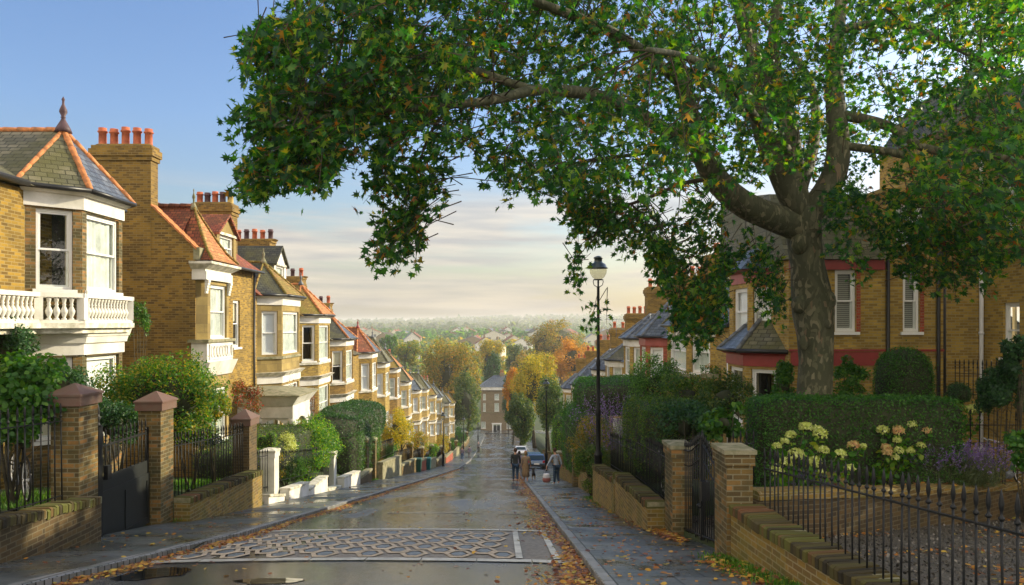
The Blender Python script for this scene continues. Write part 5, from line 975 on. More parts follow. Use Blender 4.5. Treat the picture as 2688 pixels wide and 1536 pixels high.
def bush(name, label, cat, c, rx, ry, rz_, n, ls, mat, shape='diamond', clump=30, cr=.36, core=.50, droop=0.0, seed=1, group=None, stem=True, low=.75, zg=None, flat=1.0, kind=None, up=.35):
    """c = centre of the crown; clumps of leaves over and inside an uneven ellipsoid, on stems that reach the ground"""
    g = np.random.default_rng(seed); c = np.array(c, float); q = unit(g.normal(size=(clump, 3))); q[:, 2] = np.where(q[:, 2] < -low, -q[:, 2] * .6, q[:, 2])
    rad = g.uniform(.60, .98, (clump, 1)); q = q * rad; cs = g.uniform(.6, 1.25, clump) * cr; n = int(n * (1.35 if n < 9000 else 1))
    w = cs ** 2; ci = g.choice(clump, n, p=w / w.sum()); d = unit(g.normal(size=(n, 3))) * (g.uniform(.55, 1.0, (n, 1)))
    p = q[ci] + d * cs[ci][:, None]; nr = unit(d + .4 * q[ci]); p = p * np.array([rx, ry, rz_]) + c
    V, k = leaves(p, ls, shape, nrm=nr, droop=droop, up=up)
    zg = P(c[1]) + .3 if zg is None else zg; keep = np.repeat(p[:, 2] > zg, k if shape != 'plane' else 16); V = V[keep]
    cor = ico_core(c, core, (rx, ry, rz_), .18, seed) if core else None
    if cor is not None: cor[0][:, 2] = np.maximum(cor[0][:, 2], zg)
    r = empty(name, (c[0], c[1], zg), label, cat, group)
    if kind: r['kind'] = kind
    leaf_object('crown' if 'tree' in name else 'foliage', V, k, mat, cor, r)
    if stem:
        o = MB(); q5 = random.Random(seed)
        for i in range(5 if 'tree' not in name else 1):
            a = Vector((c[0] + q5.uniform(-.12, .12) * rx, c[1] + q5.uniform(-.12, .12) * ry, zg - .1)); e = Vector((c[0] + q5.uniform(-.5, .5) * rx, c[1] + q5.uniform(-.5, .5) * ry, c[2] + .25 * rz_))
            mid = a.lerp(e, .5) + Vector((q5.uniform(-.1, .1), q5.uniform(-.1, .1), 0)) * rx; t = .035 * max(rx, .4) * (2.6 if 'tree' in name else 1); o.tube([a, mid, e], [t, t * .7, t * .3], 7)
            for j in range(3):
                s = a.lerp(e, .45 + .18 * j); f = s + Vector((q5.uniform(-.6, .6) * rx, q5.uniform(-.6, .6) * ry, q5.uniform(.2, .6) * rz_)); o.tube([s, f], [t * .45, t * .15], 6)
        o.build('trunk' if 'tree' in name else 'stems', M['bark'], r)
    return r
def hedge(name, label, c, hx, hy, hz, n, ls, mat, rot=0, p_=7, shape='diamond', lump=.05, group=None, cat='hedge', seed=3, bottom=None, fuzz=.02, up=.3, noise_f=2.2):
    """clipped hedge: leaves over a rounded box (superellipsoid), half sizes hx, hy, hz round its centre"""
    g = np.random.default_rng(seed); A = np.array([hy * hz, hy * hz, hx * hz, hx * hz, hx * hy * 1.3]); f = g.choice(5, n, p=A / A.sum()); u = g.uniform(-1, 1, (n, 3))
    ax = np.array([0, 0, 1, 1, 2])[f]; sg = np.array([-1, 1, -1, 1, 1])[f]; u[np.arange(n), ax] = sg
    def proj(u): s = (np.abs(u) ** p_).sum(1) ** (1 / p_); return u / s[:, None]
    q = proj(u); nr = unit(np.sign(q) * np.abs(q) ** (p_ - 1) / np.array([hx, hy, hz])); S = np.array([hx, hy, hz]); x = q * S
    dn = lump_noise(x, noise_f, seed) * lump; x = x + nr * (dn + g.normal(size=n) * fuzz + np.where(g.random(n) < .035, g.uniform(0, .16, n), 0))[:, None]
    cr_, sr_ = math.cos(rot), math.sin(rot); Rm = np.array([[cr_, sr_, 0], [-sr_, cr_, 0], [0, 0, 1]]); x = x @ Rm; nr = nr @ Rm; x = x + np.array(c)
    V, k = leaves(x, ls, shape, nrm=nr * .7, up=up)
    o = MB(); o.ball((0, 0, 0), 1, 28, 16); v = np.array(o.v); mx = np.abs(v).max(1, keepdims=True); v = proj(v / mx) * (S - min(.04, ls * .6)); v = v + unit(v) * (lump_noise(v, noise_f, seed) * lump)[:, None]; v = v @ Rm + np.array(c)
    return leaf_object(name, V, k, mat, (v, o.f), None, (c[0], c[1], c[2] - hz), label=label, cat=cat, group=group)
def spikes(name, label, cat, c, rx, ry, h, nst, mat, fmat, fl=.35, seed=5, lean=.35, ls=.05, fs=.022, parent_extra=None, zrand=.5, nf=14, nl=16, leanx=0):
    """tufted plant: slender stems with narrow leaves, flower spikes at their tips"""
    g = np.random.default_rng(seed); c = np.array(c, float); r = empty(name, tuple(c), label, cat); a = g.uniform(0, 6.28, nst); q = np.sqrt(g.uniform(0, 1, nst))
    b = np.stack([c[0] + rx * q * np.cos(a), c[1] + ry * q * np.sin(a), np.full(nst, c[2])], 1); hh = h * g.uniform(1 - zrand, 1.05, nst)
    d = unit(np.stack([np.cos(a) * q * lean + leanx + g.normal(size=nst) * .1, np.sin(a) * q * lean + g.normal(size=nst) * .1, np.ones(nst)], 1)); tip = b + d * hh[:, None]
    t = g.uniform(.0, .82, (nst, nl)); pts = (b[:, None, :] + (tip - b)[:, None, :] * t[..., None]).reshape(-1, 3) + g.normal(size=(nst * nl, 3)) * .012
    V, k = leaves(pts, ls, 'blade' if ls > .07 else 'diamond', along=np.repeat(d, nl, 0), jit=1, up=0)
    # stems as thin blades
    Vs, _ = leaves(b, hh / .95 , 'blade', along=d * 50, jit=1, up=0); Vs = Vs.reshape(-1, 4, 3); mid = Vs.mean(1, keepdims=True); side = Vs[:, 1:2] - Vs[:, 3:4]; Vs[:, 1:2] -= side * .47; Vs[:, 3:4] += side * .47
    leaf_object('foliage', np.concatenate([V, Vs.reshape(-1, 3)]), 4, mat, None, r)
    if fmat:
        m = int(nst * fl); w = g.choice(nst, m, replace=False); t = g.uniform(.80, 1.06, (m, nf)); pts = (b[w][:, None, :] + (tip - b)[w][:, None, :] * t[..., None]).reshape(-1, 3) + g.normal(size=(m * nf, 3)) * fs * .4
        V, k = leaves(pts, fs, 'diamond', jit=2, up=0); leaf_object('flowers', V, k, fmat, None, r)
    return r
# ------------------------------------------------------------------ the great plane tree
def inside(poly, x, y):
    r = np.zeros(len(x), bool); n = len(poly)
    for i in range(n):
        x1, y1 = poly[i]; x2, y2 = poly[(i + 1) % n]; c = ((y1 > y) != (y2 > y)) & (x < (x2 - x1) * (y - y1) / (y2 - y1 + 1e-9) + x1); r ^= c
    return r
PT = empty('plane_tree', (6.55, 16.0, P(16) + .3), 'huge plane tree with flaking bark and a crown of lobed leaves spreading over the street', 'tree')
def A3(px, py, Y): return at(px, py, Y)
limbs = []    # (points, radii)
def limb(pp, r0, r1, n=12):
    pts = [A3(*p) for p in pp]; out = []
    for i in range(len(pts) - 1):       # Catmull-Rom through the given points
        p0, p1, p2, p3 = pts[max(i - 1, 0)], pts[i], pts[i + 1], pts[min(i + 2, len(pts) - 1)]
        for k in range(5):
            t = k / 5; out.append(.5 * ((2 * p1) + (p2 - p0) * t + (2 * p0 - 5 * p1 + 4 * p2 - p3) * t * t + (3 * p1 - p0 - 3 * p2 + p3) * t ** 3))
    out.append(pts[-1]); m = len(out); limbs.append((out, [r0 + (r1 - r0) * (i / (m - 1)) for i in range(m)], n))
TR = MB(); TS = MB()
trunk = [(2140, 1240, 16, .50), (2138, 1120, 16, .42), (2138, 1030, 16, .385), (2142, 950, 16, .37), (2140, 880, 16, .40), (2135, 820, 16, .46), (2128, 760, 16, .43), (2120, 700, 16, .37), (2112, 640, 16, .37), (2108, 590, 16, .42), (2100, 548, 16, .40)]
TR.tube([A3(a, b, c) for a, b, c, d in trunk], [d * .92 for *_, d in trunk], 20)
for px, py, Y, r, sq in ((2172, 790, 15.85, .26, (.8, .9, 1.1)), (2098, 800, 15.8, .26, (.8, .8, .9)), (2165, 850, 15.75, .2, (1, 1, 1)), (2100, 640, 15.8, .25, (1, 1, 1.2)), (2110, 900, 15.72, .12, (1, .6, 1.6))):
    TR.ball(A3(px, py, Y), r * .8, 12, 8, sq)
limb([(2112, 600, 16), (2040, 575, 15.8), (1950, 535, 15.4), (1880, 470, 15), (1835, 380, 14.6), (1810, 300, 14.3), (1790, 220, 14), (1770, 100, 14)], .33, .12)
limb([(2105, 580, 16), (2085, 500, 16), (2075, 400, 16.2), (2060, 290, 16.4), (2010, 180, 16.6), (1960, 90, 16.8), (1930, -30, 17)], .30, .11)
limb([(2095, 560, 15.9), (2040, 440, 15.6), (2000, 340, 15.5), (1985, 240, 15.5), (1975, 120, 15.6), (1960, -60, 15.6)], .26, .09)
limb([(2110, 575, 16), (2170, 500, 15.9), (2200, 410, 15.9), (2195, 300, 16), (2190, 200, 16.2), (2200, 80, 16.4), (2215, -60, 16.4)], .30, .11)
limb([(2062, 300, 16.4), (2030, 150, 16.2), (2040, 20, 16), (2050, -90, 16)], .16, .08)
limb([(1838, 385, 14.6), (1760, 350, 14), (1680, 300, 13.2), (1600, 262, 12.6), (1500, 240, 12), (1400, 238, 11.5), (1300, 262, 11), (1200, 275, 10.7)], .15, .055)
limb([(1300, 262, 11), (1150, 280, 10.6), (1000, 290, 10.2), (880, 300, 10), (780, 330, 9.8), (700, 330, 9.6)], .06, .02, 8)
limb([(1400, 238, 11.5), (1200, 170, 11.4), (1050, 130, 11.2), (920, 110, 11), (800, 105, 10.8), (700, 130, 10.6)], .07, .02, 8)
limb([(1790, 220, 14), (1650, 110, 13), (1500, 40, 12.4), (1300, -20, 12), (1000, -40, 11.6), (880, 30, 11.2)], .11, .03, 8)
limb([(1150, 280, 10.6), (1060, 360, 10.3), (1000, 420, 10.1)], .03, .015, 6)
limb([(1100, 430, 10.5), (1105, 500, 10.45), (1090, 560, 10.4), (1080, 600, 10.4)], .014, .008, 6)
limb([(1180, 280, 10.6), (1130, 350, 10.5), (1100, 430, 10.5)], .03, .014, 6)
limb([(780, 330, 9.8), (720, 370, 9.9), (690, 430, 10), (675, 480, 10)], .014, .006, 6)
limb([(880, 300, 10), (830, 370, 10.1), (770, 420, 10.2), (740, 445, 10.2)], .016, .006, 6)
limb([(2200, 300, 16), (2330, 330, 15.4), (2430, 390, 14.8), (2560, 400, 14), (2700, 430, 13.4)], .12, .05, 8)
limb([(2190, 380, 16), (2380, 410, 15), (2450, 480, 14.4), (2560, 500, 13.8), (2700, 470, 13.2)], .09, .04, 8)
limb([(2200, 80, 16.4), (2350, 60, 15.6), (2500, 120, 14.6), (2650, 200, 13.6)], .10, .04, 8)
limb([(1880, 470, 15), (1800, 480, 14.4), (1700, 520, 13.8), (1600, 560, 13.4), (1560, 620, 13.2)], .05, .015, 6)
limb([(1830, 360, 14.6), (1700, 400, 13.8), (1560, 420, 13), (1480, 450, 12.6)], .05, .018, 6)
limb([(2075, 400, 16.2), (2000, 330, 14.5), (1900, 200, 12), (1800, 150, 10), (1700, 130, 8.6)], .10, .03, 8)
limb([(2100, 500, 16.2), (2140, 350, 17.6), (2120, 200, 19), (2000, 50, 20)], .15, .06, 8)
limb([(2000, 330, 15.5), (1900, 250, 17.5), (1750, 150, 19), (1600, 100, 19.5)], .10, .04, 8)
for pts, rr, n in limbs:
    (TR if rr[0] > .055 else TS).tube(pts, rr, n)
# foliage regions of the crown: outline in photo pixels, depth range, number of sprays
REG = [
 ([(790, -250), (780, 0), (740, 60), (660, 75), (645, 190), (700, 215), (640, 290), (622, 310), (650, 345), (640, 390), (660, 420), (650, 480), (700, 510), (735, 470), (760, 440), (830, 480), (850, 450), (900, 420), (950, 395), (1000, 425), (1090, 420), (1180, 400), (1260, 400), (1290, 455), (1330, 480), (1400, 490), (1480, 500), (1550, 470), (1650, 480), (1760, 520), (1900, 480), (2050, 430), (2300, 460), (2500, 520), (2720, 560), (2720, -250)], None, 4300),
 ([(622, 300), (660, 250), (780, 280), (860, 330), (900, 400), (860, 470), (760, 450), (720, 480), (690, 505), (655, 485), (650, 390), (640, 340)], (9.6, 10.8), 175),
 ([(645, 80), (720, 50), (760, 10), (820, 20), (820, 220), (740, 230), (690, 200), (650, 210)], (10.3, 11.2), 110),
 ([(700, 200), (900, 220), (1000, 300), (900, 340), (760, 320), (660, 320), (640, 290)], (9.8, 11.2), 120),
 ([(955, 470), (990, 420), (1040, 400), (1150, 410), (1180, 460), (1150, 490), (1100, 520), (1145, 560), (1130, 590), (1095, 600), (1100, 650), (1050, 672), (985, 650), (985, 610), (1020, 580), (980, 550), (985, 530), (1030, 530), (1060, 500), (1000, 500)], (10.0, 10.9), 105),
 ([(1470, 480), (1560, 480), (1760, 500), (1860, 520), (1900, 560), (1905, 700), (1900, 800), (1890, 850), (1860, 890), (1820, 870), (1770, 860), (1760, 780), (1700, 640), (1640, 640), (1600, 700), (1620, 760), (1600, 830), (1550, 820), (1560, 750), (1590, 690), (1560, 700), (1520, 740), (1500, 700), (1520, 640), (1540, 600), (1500, 560)], (12.8, 15.0), 420),
 ([(1880, 500), (2010, 600), (2050, 700), (2060, 830), (2030, 800), (1960, 720), (1900, 700)], (14.2, 15.2), 60),
 ([(2160, 480), (2700, 520), (2700, 640), (2600, 700), (2560, 760), (2460, 720), (2380, 760), (2340, 860), (2310, 840), (2290, 760), (2200, 720), (2180, 600)], (12.8, 15.6), 330),
]
SP, SD, SL = [], [], []
for poly, yr, n in REG:
    poly_a = np.array(poly); lo, hi = poly_a.min(0), poly_a.max(0); got = 0
    while got < n:
        x = rng.uniform(lo[0], hi[0], 4000); y = rng.uniform(lo[1], hi[1], 4000); k = inside(poly, x, y); x, y = x[k], y[k]
        if yr is None:
            near = np.interp(x, [620, 1200, 1700, 2200, 2700], [9.2, 9.5, 8.6, 11, 9.5]); far = np.interp(x, [620, 1000, 1400, 1800, 2200, 2700], [11.4, 13, 16.5, 20.5, 21, 17])
            Y = near + (far - near) * rng.uniform(0, 1, len(x)) ** .8
        else: Y = rng.uniform(yr[0], yr[1], len(x))
        p = np.stack([(x - 1321) * Y / F, Y, (850 - y) * Y / F], 1); m = lump_noise(p, 1.15, 4) + .5 * lump_noise(p, 2.6, 9)
        gx, gy = 1321 + p[:, 0] / p[:, 1] * F, 850 - p[:, 2] / p[:, 1] * F; ok = ~((gx > 1525) & (gx < 1650) & (gy > 610) & (gy < 800) & (p[:, 1] < 22))
        edge = .0 if yr is not None else np.interp(x, [620, 850, 1050, 1300], [-.10, -.10, -.03, -.08])
        if yr is not None and poly[0][0] < 800: edge = -.55
        thin = (gx > 960) | (rng.random(len(gx)) < .55) if yr is None else np.ones(len(gx), bool)
        p = p[(m > edge) & ok & thin]; p = p[:n - got]; got += len(p); SP.append(p)
SP = np.concatenate(SP); ns = len(SP)
# every spray: a short drooping twig with leaves along it
TC = np.array([6.4, 16, 1.5]); dirs = unit(SP - TC) * .8 + rng.normal(size=(ns, 3)) * .55 + np.array([0, 0, -.45]); dirs = unit(dirs); L = rng.uniform(.28, .62, ns)
kk = 10; t = np.tile(np.linspace(.1, 1, kk), (ns, 1)); cur = np.stack([np.zeros_like(t), np.zeros_like(t), -.18 * t * t], 2)
pts = SP[:, None, :] + dirs[:, None, :] * ((t - .55) * L[:, None])[..., None] + cur; pts = pts.reshape(-1, 3) + rng.normal(size=(ns * kk, 3)) * .055
V, k = leaves(pts, .118, 'plane', droop=.9, up=.55, along=np.repeat(dirs, kk, 0) * .5)
leaf_object('crown', V, 9, 'lf_plane', None, PT)
TW = []
a = SP - dirs * (.2 + .55 * L[:, None]); b = SP + dirs * L[:, None] * .45 + np.array([0, 0, -.15]); m_ = (a + b) / 2 + np.array([0, 0, .05]); s = np.cross(dirs, rng.normal(size=(ns, 3))); s = unit(s) * .006
TW = np.stack([a - s * 1.4, a + s * 1.4, m_ + s, m_ - s], 1); TW2 = np.stack([m_ - s, m_ + s, b + s * .4, b - s * .4], 1)
# longer twigs that join sprays to the nearest point of a limb
LP = np.array([list(p) for pp, rr, n in limbs for p in pp])
sel = rng.choice(ns, 900, replace=False)
for i in sel:
    d2 = ((LP - SP[i]) ** 2).sum(1); j = int(np.argmin(d2)); d = math.sqrt(d2[j])
    if .2 < d < 1.5:
        A_, B_ = Vector(LP[j]), Vector(SP[i]); mid = A_.lerp(B_, .5) + Vector((rnd.uniform(-.15, .15), rnd.uniform(-.15, .15), .18 * d * .5)); TS.tube([A_, A_.lerp(mid, .5) + Vector((0, 0, .03)), mid, mid.lerp(B_, .55), B_], [.012, .010, .008, .006, .004], 5, cap=False)
TR.build('trunk', M['planebark'], PT); TS.build('branchlets', M['twig'], PT, kind='stuff')
leaf_object('twigs', np.concatenate([TW.reshape(-1, 3), TW2.reshape(-1, 3)]), 4, 'twig_', None, PT) if False else tag(put('twigs', fastmesh('twigs', np.concatenate([TW.reshape(-1, 3), TW2.reshape(-1, 3)]), 4, M['twig']), PT))
# ------------------------------------------------------------------ hedges, shrubs and flowers, right side
def cb(px, py, Y): v = at(px, py, Y); return (v.x, v.y, v.z)
hedge('square_hedge', 'big square-cut dark box hedge behind the hydrangeas, the plane trunk rising behind it', (6.85, 15.0, -2.38), 1.98, .55, .93, 26000, .05, 'lf_box', rot=0, p_=14, lump=.03, seed=3, up=.5)
hedge('dome_topiary', 'dome-shaped green topiary standing behind the right end of the square hedge', cb(2372, 1010, 17.8), .60, .60, .85, 9000, .045, 'lf_box', p_=2.4, lump=.03, seed=4, cat='topiary')
hedge('ball_topiary', 'small dark clipped ball between the dome topiary and the steps', cb(2516, 1034, 18.5), .25, .25, .26, 2200, .04, 'lf_dark', p_=2, lump=.02, seed=5, cat='topiary')
bush('evergreen_shrub', 'large round dark evergreen shrub at the right edge beside the steps', 'shrub', cb(2625, 1030, 15.5), .46, .46, .55, 5000, .07, 'lf_dark', clump=30, seed=6, zg=-4.0)
bush('evergreen_shrub', 'glossy dark shrub climbing up the extreme right edge above the steps', 'shrub', cb(2672, 930, 15.0), .28, .4, .5, 1500, .09, 'lf_dark', clump=12, seed=7, zg=-2.6, core=.3)
bush('leafy_shrub', 'bright leafy shrub poking in at the right edge in front of the bicycle', 'shrub', cb(2690, 1180, 12.3), .3, .3, .35, 420, .09, 'lf_green', shape='round', clump=10, seed=8, zg=-3.1, core=0)
def hydrangea(label, base_, heads, lf=150, seed=1, aged=()):
    g = np.random.default_rng(seed); b = Vector(base_); r = empty('hydrangea', base_, label, 'hydrangea', None); st = MB(); hd = []
    LPn = []
    for i, (px, py, Y, s) in enumerate(heads):
        c = at(px, py, Y); a = b + Vector((g.uniform(-.15, .15) + (c.x - b.x) * .3, g.uniform(-.1, .1), 0)); st.tube([a, a.lerp(c, .55) + Vector((0, 0, .06)), c], [.009, .007, .005], 6)
        for t in np.linspace(.25, .95, 8):
            q = a.lerp(c, t); LPn += [(q.x + g.normal() * .035, q.y + g.normal() * .035, q.z + g.normal() * .02) for _ in range(int(lf / len(heads) * 1.8) + 2)]
        n = 260; d = unit(g.normal(size=(n, 3))); d[:, 2] = np.where(d[:, 2] < -.35, -d[:, 2], d[:, 2]); p = d * np.array([s, s * .9, s * .82]) * (1 + .06 * g.normal(size=(n, 1))) + np.array(c); V, k = leaves(p, s * .42, 'round', nrm=d * 1.5, up=.2)
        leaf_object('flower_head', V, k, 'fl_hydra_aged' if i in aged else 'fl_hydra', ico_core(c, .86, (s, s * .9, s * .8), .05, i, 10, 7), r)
    st.build('stems', M['bark'], r); V, k = leaves(np.array(LPn), .105, 'round', up=.9, droop=.2); leaf_object('foliage', V, k, 'lf_bright', None, r); return r
hydrangea('large hydrangea with lime flower heads in front of the left end of the square hedge', (4.75, 12.9, -2.95), [(2115, 1122, 12.9, .105), (2076, 1142, 12.8, .08), (2040, 1172, 12.6, .07), (2060, 1160, 12.6, .07), (2152, 1140, 12.9, .11), (2142, 1128, 13.1, .08), (2090, 1195, 12.4, .12), (2062, 1215, 12.3, .10), (2138, 1215, 12.3, .10), (2040, 1235, 12.3, .10), (2162, 1183, 12.6, .085), (2206, 1192, 12.6, .085), (2230, 1230, 12.5, .075), (2158, 1240, 12.3, .06)], lf=16, seed=2)
hydrangea('small hydrangea with two pinkish heads between the two bigger hydrangeas', (5.9, 13.7, -2.95), [(2240, 1170, 13.6, .095), (2266, 1172, 13.7, .06)], lf=5, seed=3, aged=(0,))
hydrangea('hydrangea with cream and aged pink heads, left of the lavender', (7.0, 14.4, -3.15), [(2317, 1130, 14.4, .10), (2358, 1132, 14.4, .10), (2392, 1115, 14.5, .095), (2430, 1132, 14.5, .095), (2356, 1158, 14.2, .07), (2326, 1175, 14.2, .08), (2330, 1188, 14.0, .09), (2360, 1184, 14.1, .085), (2390, 1184, 14.1, .07), (2350, 1202, 14.0, .07), (2418, 1170, 14.3, .07)], lf=14, seed=4, aged=(1, 3, 5, 6))
hydrangea('pale white hydrangea behind the low black railing at the right', (9.8, 17.2, -3.3), [(2548, 1074, 17.2, .10), (2562, 1070, 17.3, .09), (2578, 1078, 17.2, .09)], lf=8, seed=5)
spikes('lavender', 'wide clump of lavender in flower on the dark planter wall at the right', 'lavender', (8.6, 14.75, -3.15), .95, .35, .85, 520, 'lf_grey', 'fl_purple', fl=.65, seed=6, lean=.35, ls=.10, fs=.034, nf=18)
spikes('lavender', 'smaller lavender tuft under the lime hydrangea heads', 'lavender', (5.15, 12.75, -2.9), .40, .2, .42, 130, 'lf_grey', 'fl_purple', fl=.7, seed=7, ls=.08, fs=.022)
bush('leafy_shrub', 'dark green shrub with glossy leaves against the house, left of the trunk', 'shrub', cb(2060, 1010, 17.5), .35, .35, .5, 1500, .08, 'lf_green', clump=16, seed=9, zg=-3.9, core=.3)
bush('leafy_shrub', 'loose bright shrub growing right beside the trunk of the plane tree', 'shrub', cb(2230, 1000, 17.5), .45, .3, .5, 1500, .085, 'lf_green', clump=16, seed=10, zg=-3.9, core=.2)
bush('fern_shrub', 'broad-leaved plant sprouting above the arched gate', 'shrub', cb(1900, 1110, 14.0), .4, .5, .35, 700, .11, 'lf_green', shape='round', clump=14, seed=11, zg=-3.5, core=.25)
bush('leafy_shrub', 'dark rosy shrub between the arched gate and the maroon bay', 'shrub', cb(1905, 1050, 19.0), .75, .9, .7, 3200, .075, 'lf_weep', clump=26, seed=12, core=.34, zg=-4.4)
bush('leafy_shrub', 'tangled light green shrub in the middle of the right hand gardens', 'shrub', cb(1800, 1050, 20.5), .95, 1.2, .85, 6500, .07, 'lf_privet', clump=36, seed=13, core=.34, zg=-4.8)
bush('leafy_shrub', 'tall pale green shrub in front of the right terrace, right of the lamp', 'shrub', cb(1720, 1015, 26), .95, 1.2, 1.1, 5500, .075, 'lf_feather', clump=30, seed=14, core=.34, zg=-5.6)
bush('leafy_shrub', 'low dark shrub behind the bicycle and the mossy stepped wall', 'shrub', cb(1790, 1120, 17.0), .7, .9, .6, 3000, .075, 'lf_dark', clump=24, seed=15, core=.34, zg=-4.2)
hedge('privet_hedge', 'overhanging flat-topped privet hedge right of the tall street lamp', (3.95, 18.6, -2.78), .78, 1.75, .85, 21000, .05, 'lf_privet', p_=6, lump=.09, seed=16, fuzz=.03)
hedge('privet_hedge', 'dark rounded hedge behind the lilac flower spikes, crossed by the lamp post', cb(1605, 1040, 31), 1.45, 2.2, .72, 9000, .07, 'lf_box', p_=4, lump=.08, seed=17)
spikes('butterfly_bush', 'tall shrub of arching lilac flower spikes beside the tall street lamp', 'shrub', (3.9, 26.3, -5.5), .7, 2.2, 2.9, 520, 'lf_grey', 'fl_purple', fl=.5, seed=18, lean=.28, ls=.12, fs=.06, zrand=.45, nf=14, nl=26)
bush('autumn_shrub', 'orange and green shrub under the lilac spikes, overhanging the pavement', 'shrub', (3.2, 27.0, P(27) + 1.7), .85, 1.8, 1.0, 6500, .07, 'lf_brown', clump=34, seed=19, core=.34, zg=P(27) + .4)
bush('leafy_shrub', 'green shrub spilling over the wall at the foot of the tall street lamp', 'shrub', (2.95, 25.2, P(25) + .9), .62, 1.0, .85, 5000, .06, 'lf_privet', clump=26, seed=20, core=.34, zg=P(25) + .02)
hedge('rounded_hedge', 'tall bright rounded hedge above the man carrying a bag', (4.05, 38.0, P(38) + 2.15), 1.0, 3.6, 1.75, 16000, .07, 'lf_box', p_=3.2, lump=.10, seed=21)
hedge('rounded_hedge', 'bright green column hedge behind the second street lamp', (4.25, 56, P(56) + 2.5), .62, 1.8, 1.75, 5000, .09, 'lf_bright', p_=3, lump=.08, seed=22)
hedge('rounded_hedge', 'smaller bright column hedge just right of the second street lamp', (4.0, 49.5, P(49.5) + 1.9), .42, 1.4, 1.35, 3500, .08, 'lf_bright', p_=3, lump=.06, seed=23)
bush('small_tree', 'pale feathery tree behind the column hedges on the right', 'tree', (6.0, 66, P(66) + 4.3), 1.5, 2.0, 2.6, 4200, .13, 'lf_feather', clump=30, seed=24, zg=P(66))
bush('small_tree', 'dull green tree in front of the far right roofs', 'tree', (7.0, 52, P(52) + 3.0), 2.0, 2.6, 2.3, 6500, .12, 'lf_weep', clump=36, seed=25, zg=P(52))
# ------------------------------------------------------------------ left side gardens
bush('golden_shrub', 'large golden green shrub spreading in front of the flank wall on the left', 'shrub', cb(428, 1050, 18.6), 1.5, .95, 1.25, 19000, .075, 'lf_turning', clump=80, cr=.30, seed=31, zg=P(18.6) + .5)
bush('climbing_shrub', 'dark green rose bush below the nearest bay window', 'shrub', cb(172, 1010, 16.4), .45, .5, .5, 3200, .06, 'lf_dark', clump=22, seed=32, zg=P(16) + .5)
bush('leafy_shrub', 'broad-leaved green shrub behind the left edge railing', 'shrub', cb(30, 1060, 12.6), .95, .5, .75, 3200, .10, 'lf_green', shape='round', clump=28, seed=33, zg=P(12.6) + .4)
bush('leafy_shrub', 'dark climber on the ground floor wall at the left edge', 'shrub', cb(30, 920, 16.2), .55, .4, .75, 2500, .075, 'lf_dark', clump=20, seed=34, zg=P(16) + .4)
bush('leafy_shrub', 'low dark shrub behind the black garden gate', 'shrub', cb(300, 1120, 17.0), .75, .6, .62, 3600, .07, 'lf_dark', clump=24, seed=35, core=.34, zg=P(17) + .4)
bush('climbing_plant', 'light green climber hanging at the far end of the white balcony', 'climbing plant', cb(366, 850, 21.6), .35, .3, .85, 900, .075, 'lf_feather', clump=12, seed=36, zg=-2.5, core=0)
bush('leafy_shrub', 'pale leafy plants behind the railing between the second and third piers', 'shrub', cb(500, 1150, 19.5), .8, .6, .42, 1600, .09, 'lf_grey', clump=18, seed=37, zg=P(19.5) + .4, core=.3)
bush('leafy_shrub', 'golden leafed sprays hanging below the big golden shrub, right side', 'shrub', cb(560, 1075, 20.5), .5, .5, .5, 1800, .075, 'lf_gold', clump=16, seed=38, zg=P(20) + .5, core=.3)
bush('rose_bush', 'red-leaved rose bush in front of the white porch', 'shrub', cb(650, 1050, 26.5), .55, .5, .72, 1500, .075, 'lf_red', clump=18, seed=39, core=0, zg=P(26) + .5)
for i, (px, w, lab) in enumerate(((755, .5, 'bare brown twiggy shrub before the third house bay'), (812, .5, 'bare brown twiggy shrub before the fourth house bay'))):
    bush('twiggy_shrub', lab, 'shrub', cb(px, 1060, 33 + i * 4), w * 1.2, .5, .95, 520, .07, 'lf_bare', clump=16, seed=40 + i, core=0, zg=P(34) + .4)
hedge('flat_hedge', 'long low hedge with a yellow-green flat top beyond the dark brick pier', (-8.7, 27.5, P(27) + 1.45), 1.2, 3.6, .55, 12000, .055, 'lf_privet', p_=10, lump=.04, seed=43)
bush('bright_bush', 'big bright green bush spilling over the white wall', 'shrub', (-7.9, 30.6, P(30.6) + 1.55), 1.35, 2.1, 1.25, 17000, .075, 'lf_bright', clump=60, cr=.3, seed=44, zg=P(31) + .3)
bush('flowering_shrub', 'cream-flowered shrub behind the thin railing on the white wall', 'shrub', (-7.75, 26.6, P(26.6) + 1.5), .55, .8, .75, 3200, .055, 'fl_hydra', clump=24, seed=45, zg=P(26.6) + .5)
bush('leafy_shrub', 'green leaves under the cream-flowered shrub behind the white wall', 'shrub', (-7.8, 27.3, P(27.3) + 1.1), .7, 1.3, .7, 5500, .07, 'lf_green', clump=30, seed=46, zg=P(27.3) + .4)
bush('leafy_shrub', 'yellow-green low plants behind the thin railing, just above the white wall', 'shrub', (-7.6, 25.2, P(25.2) + .95), .3, 1.2, .42, 1600, .07, 'lf_yellow', clump=18, seed=47, zg=P(25) + .3, core=.3)
for i, (px, py) in enumerate(((688, 1165), (712, 1158))):
    hedge('ball_topiary', ('small green clipped cone, left of a pair beyond the dark brick pier', 'small green clipped cone, right of a pair beyond the dark brick pier')[i], cb(px, py, 25.2), .17, .17, .25 + .05 * i, 900, .04, 'lf_bright', p_=2.2, lump=.02, seed=48 + i, cat='topiary')
hedge('domed_hedge', 'very large dark domed hedge in front of the fifth and sixth houses', (-8.6, 43, P(43) + 3.0), 1.55, 5.4, 1.15, 26000, .085, 'lf_dark', p_=3, lump=.16, seed=50, noise_f=1.3)
hedge('feathery_hedge', 'feathery mid-green hedge below the dark domed hedge', (-7.95, 41.0, P(41) + 1.75), .85, 3.6, 1.35, 20000, .075, 'lf_feather', p_=4, lump=.14, seed=51, fuzz=.07, up=1.2)
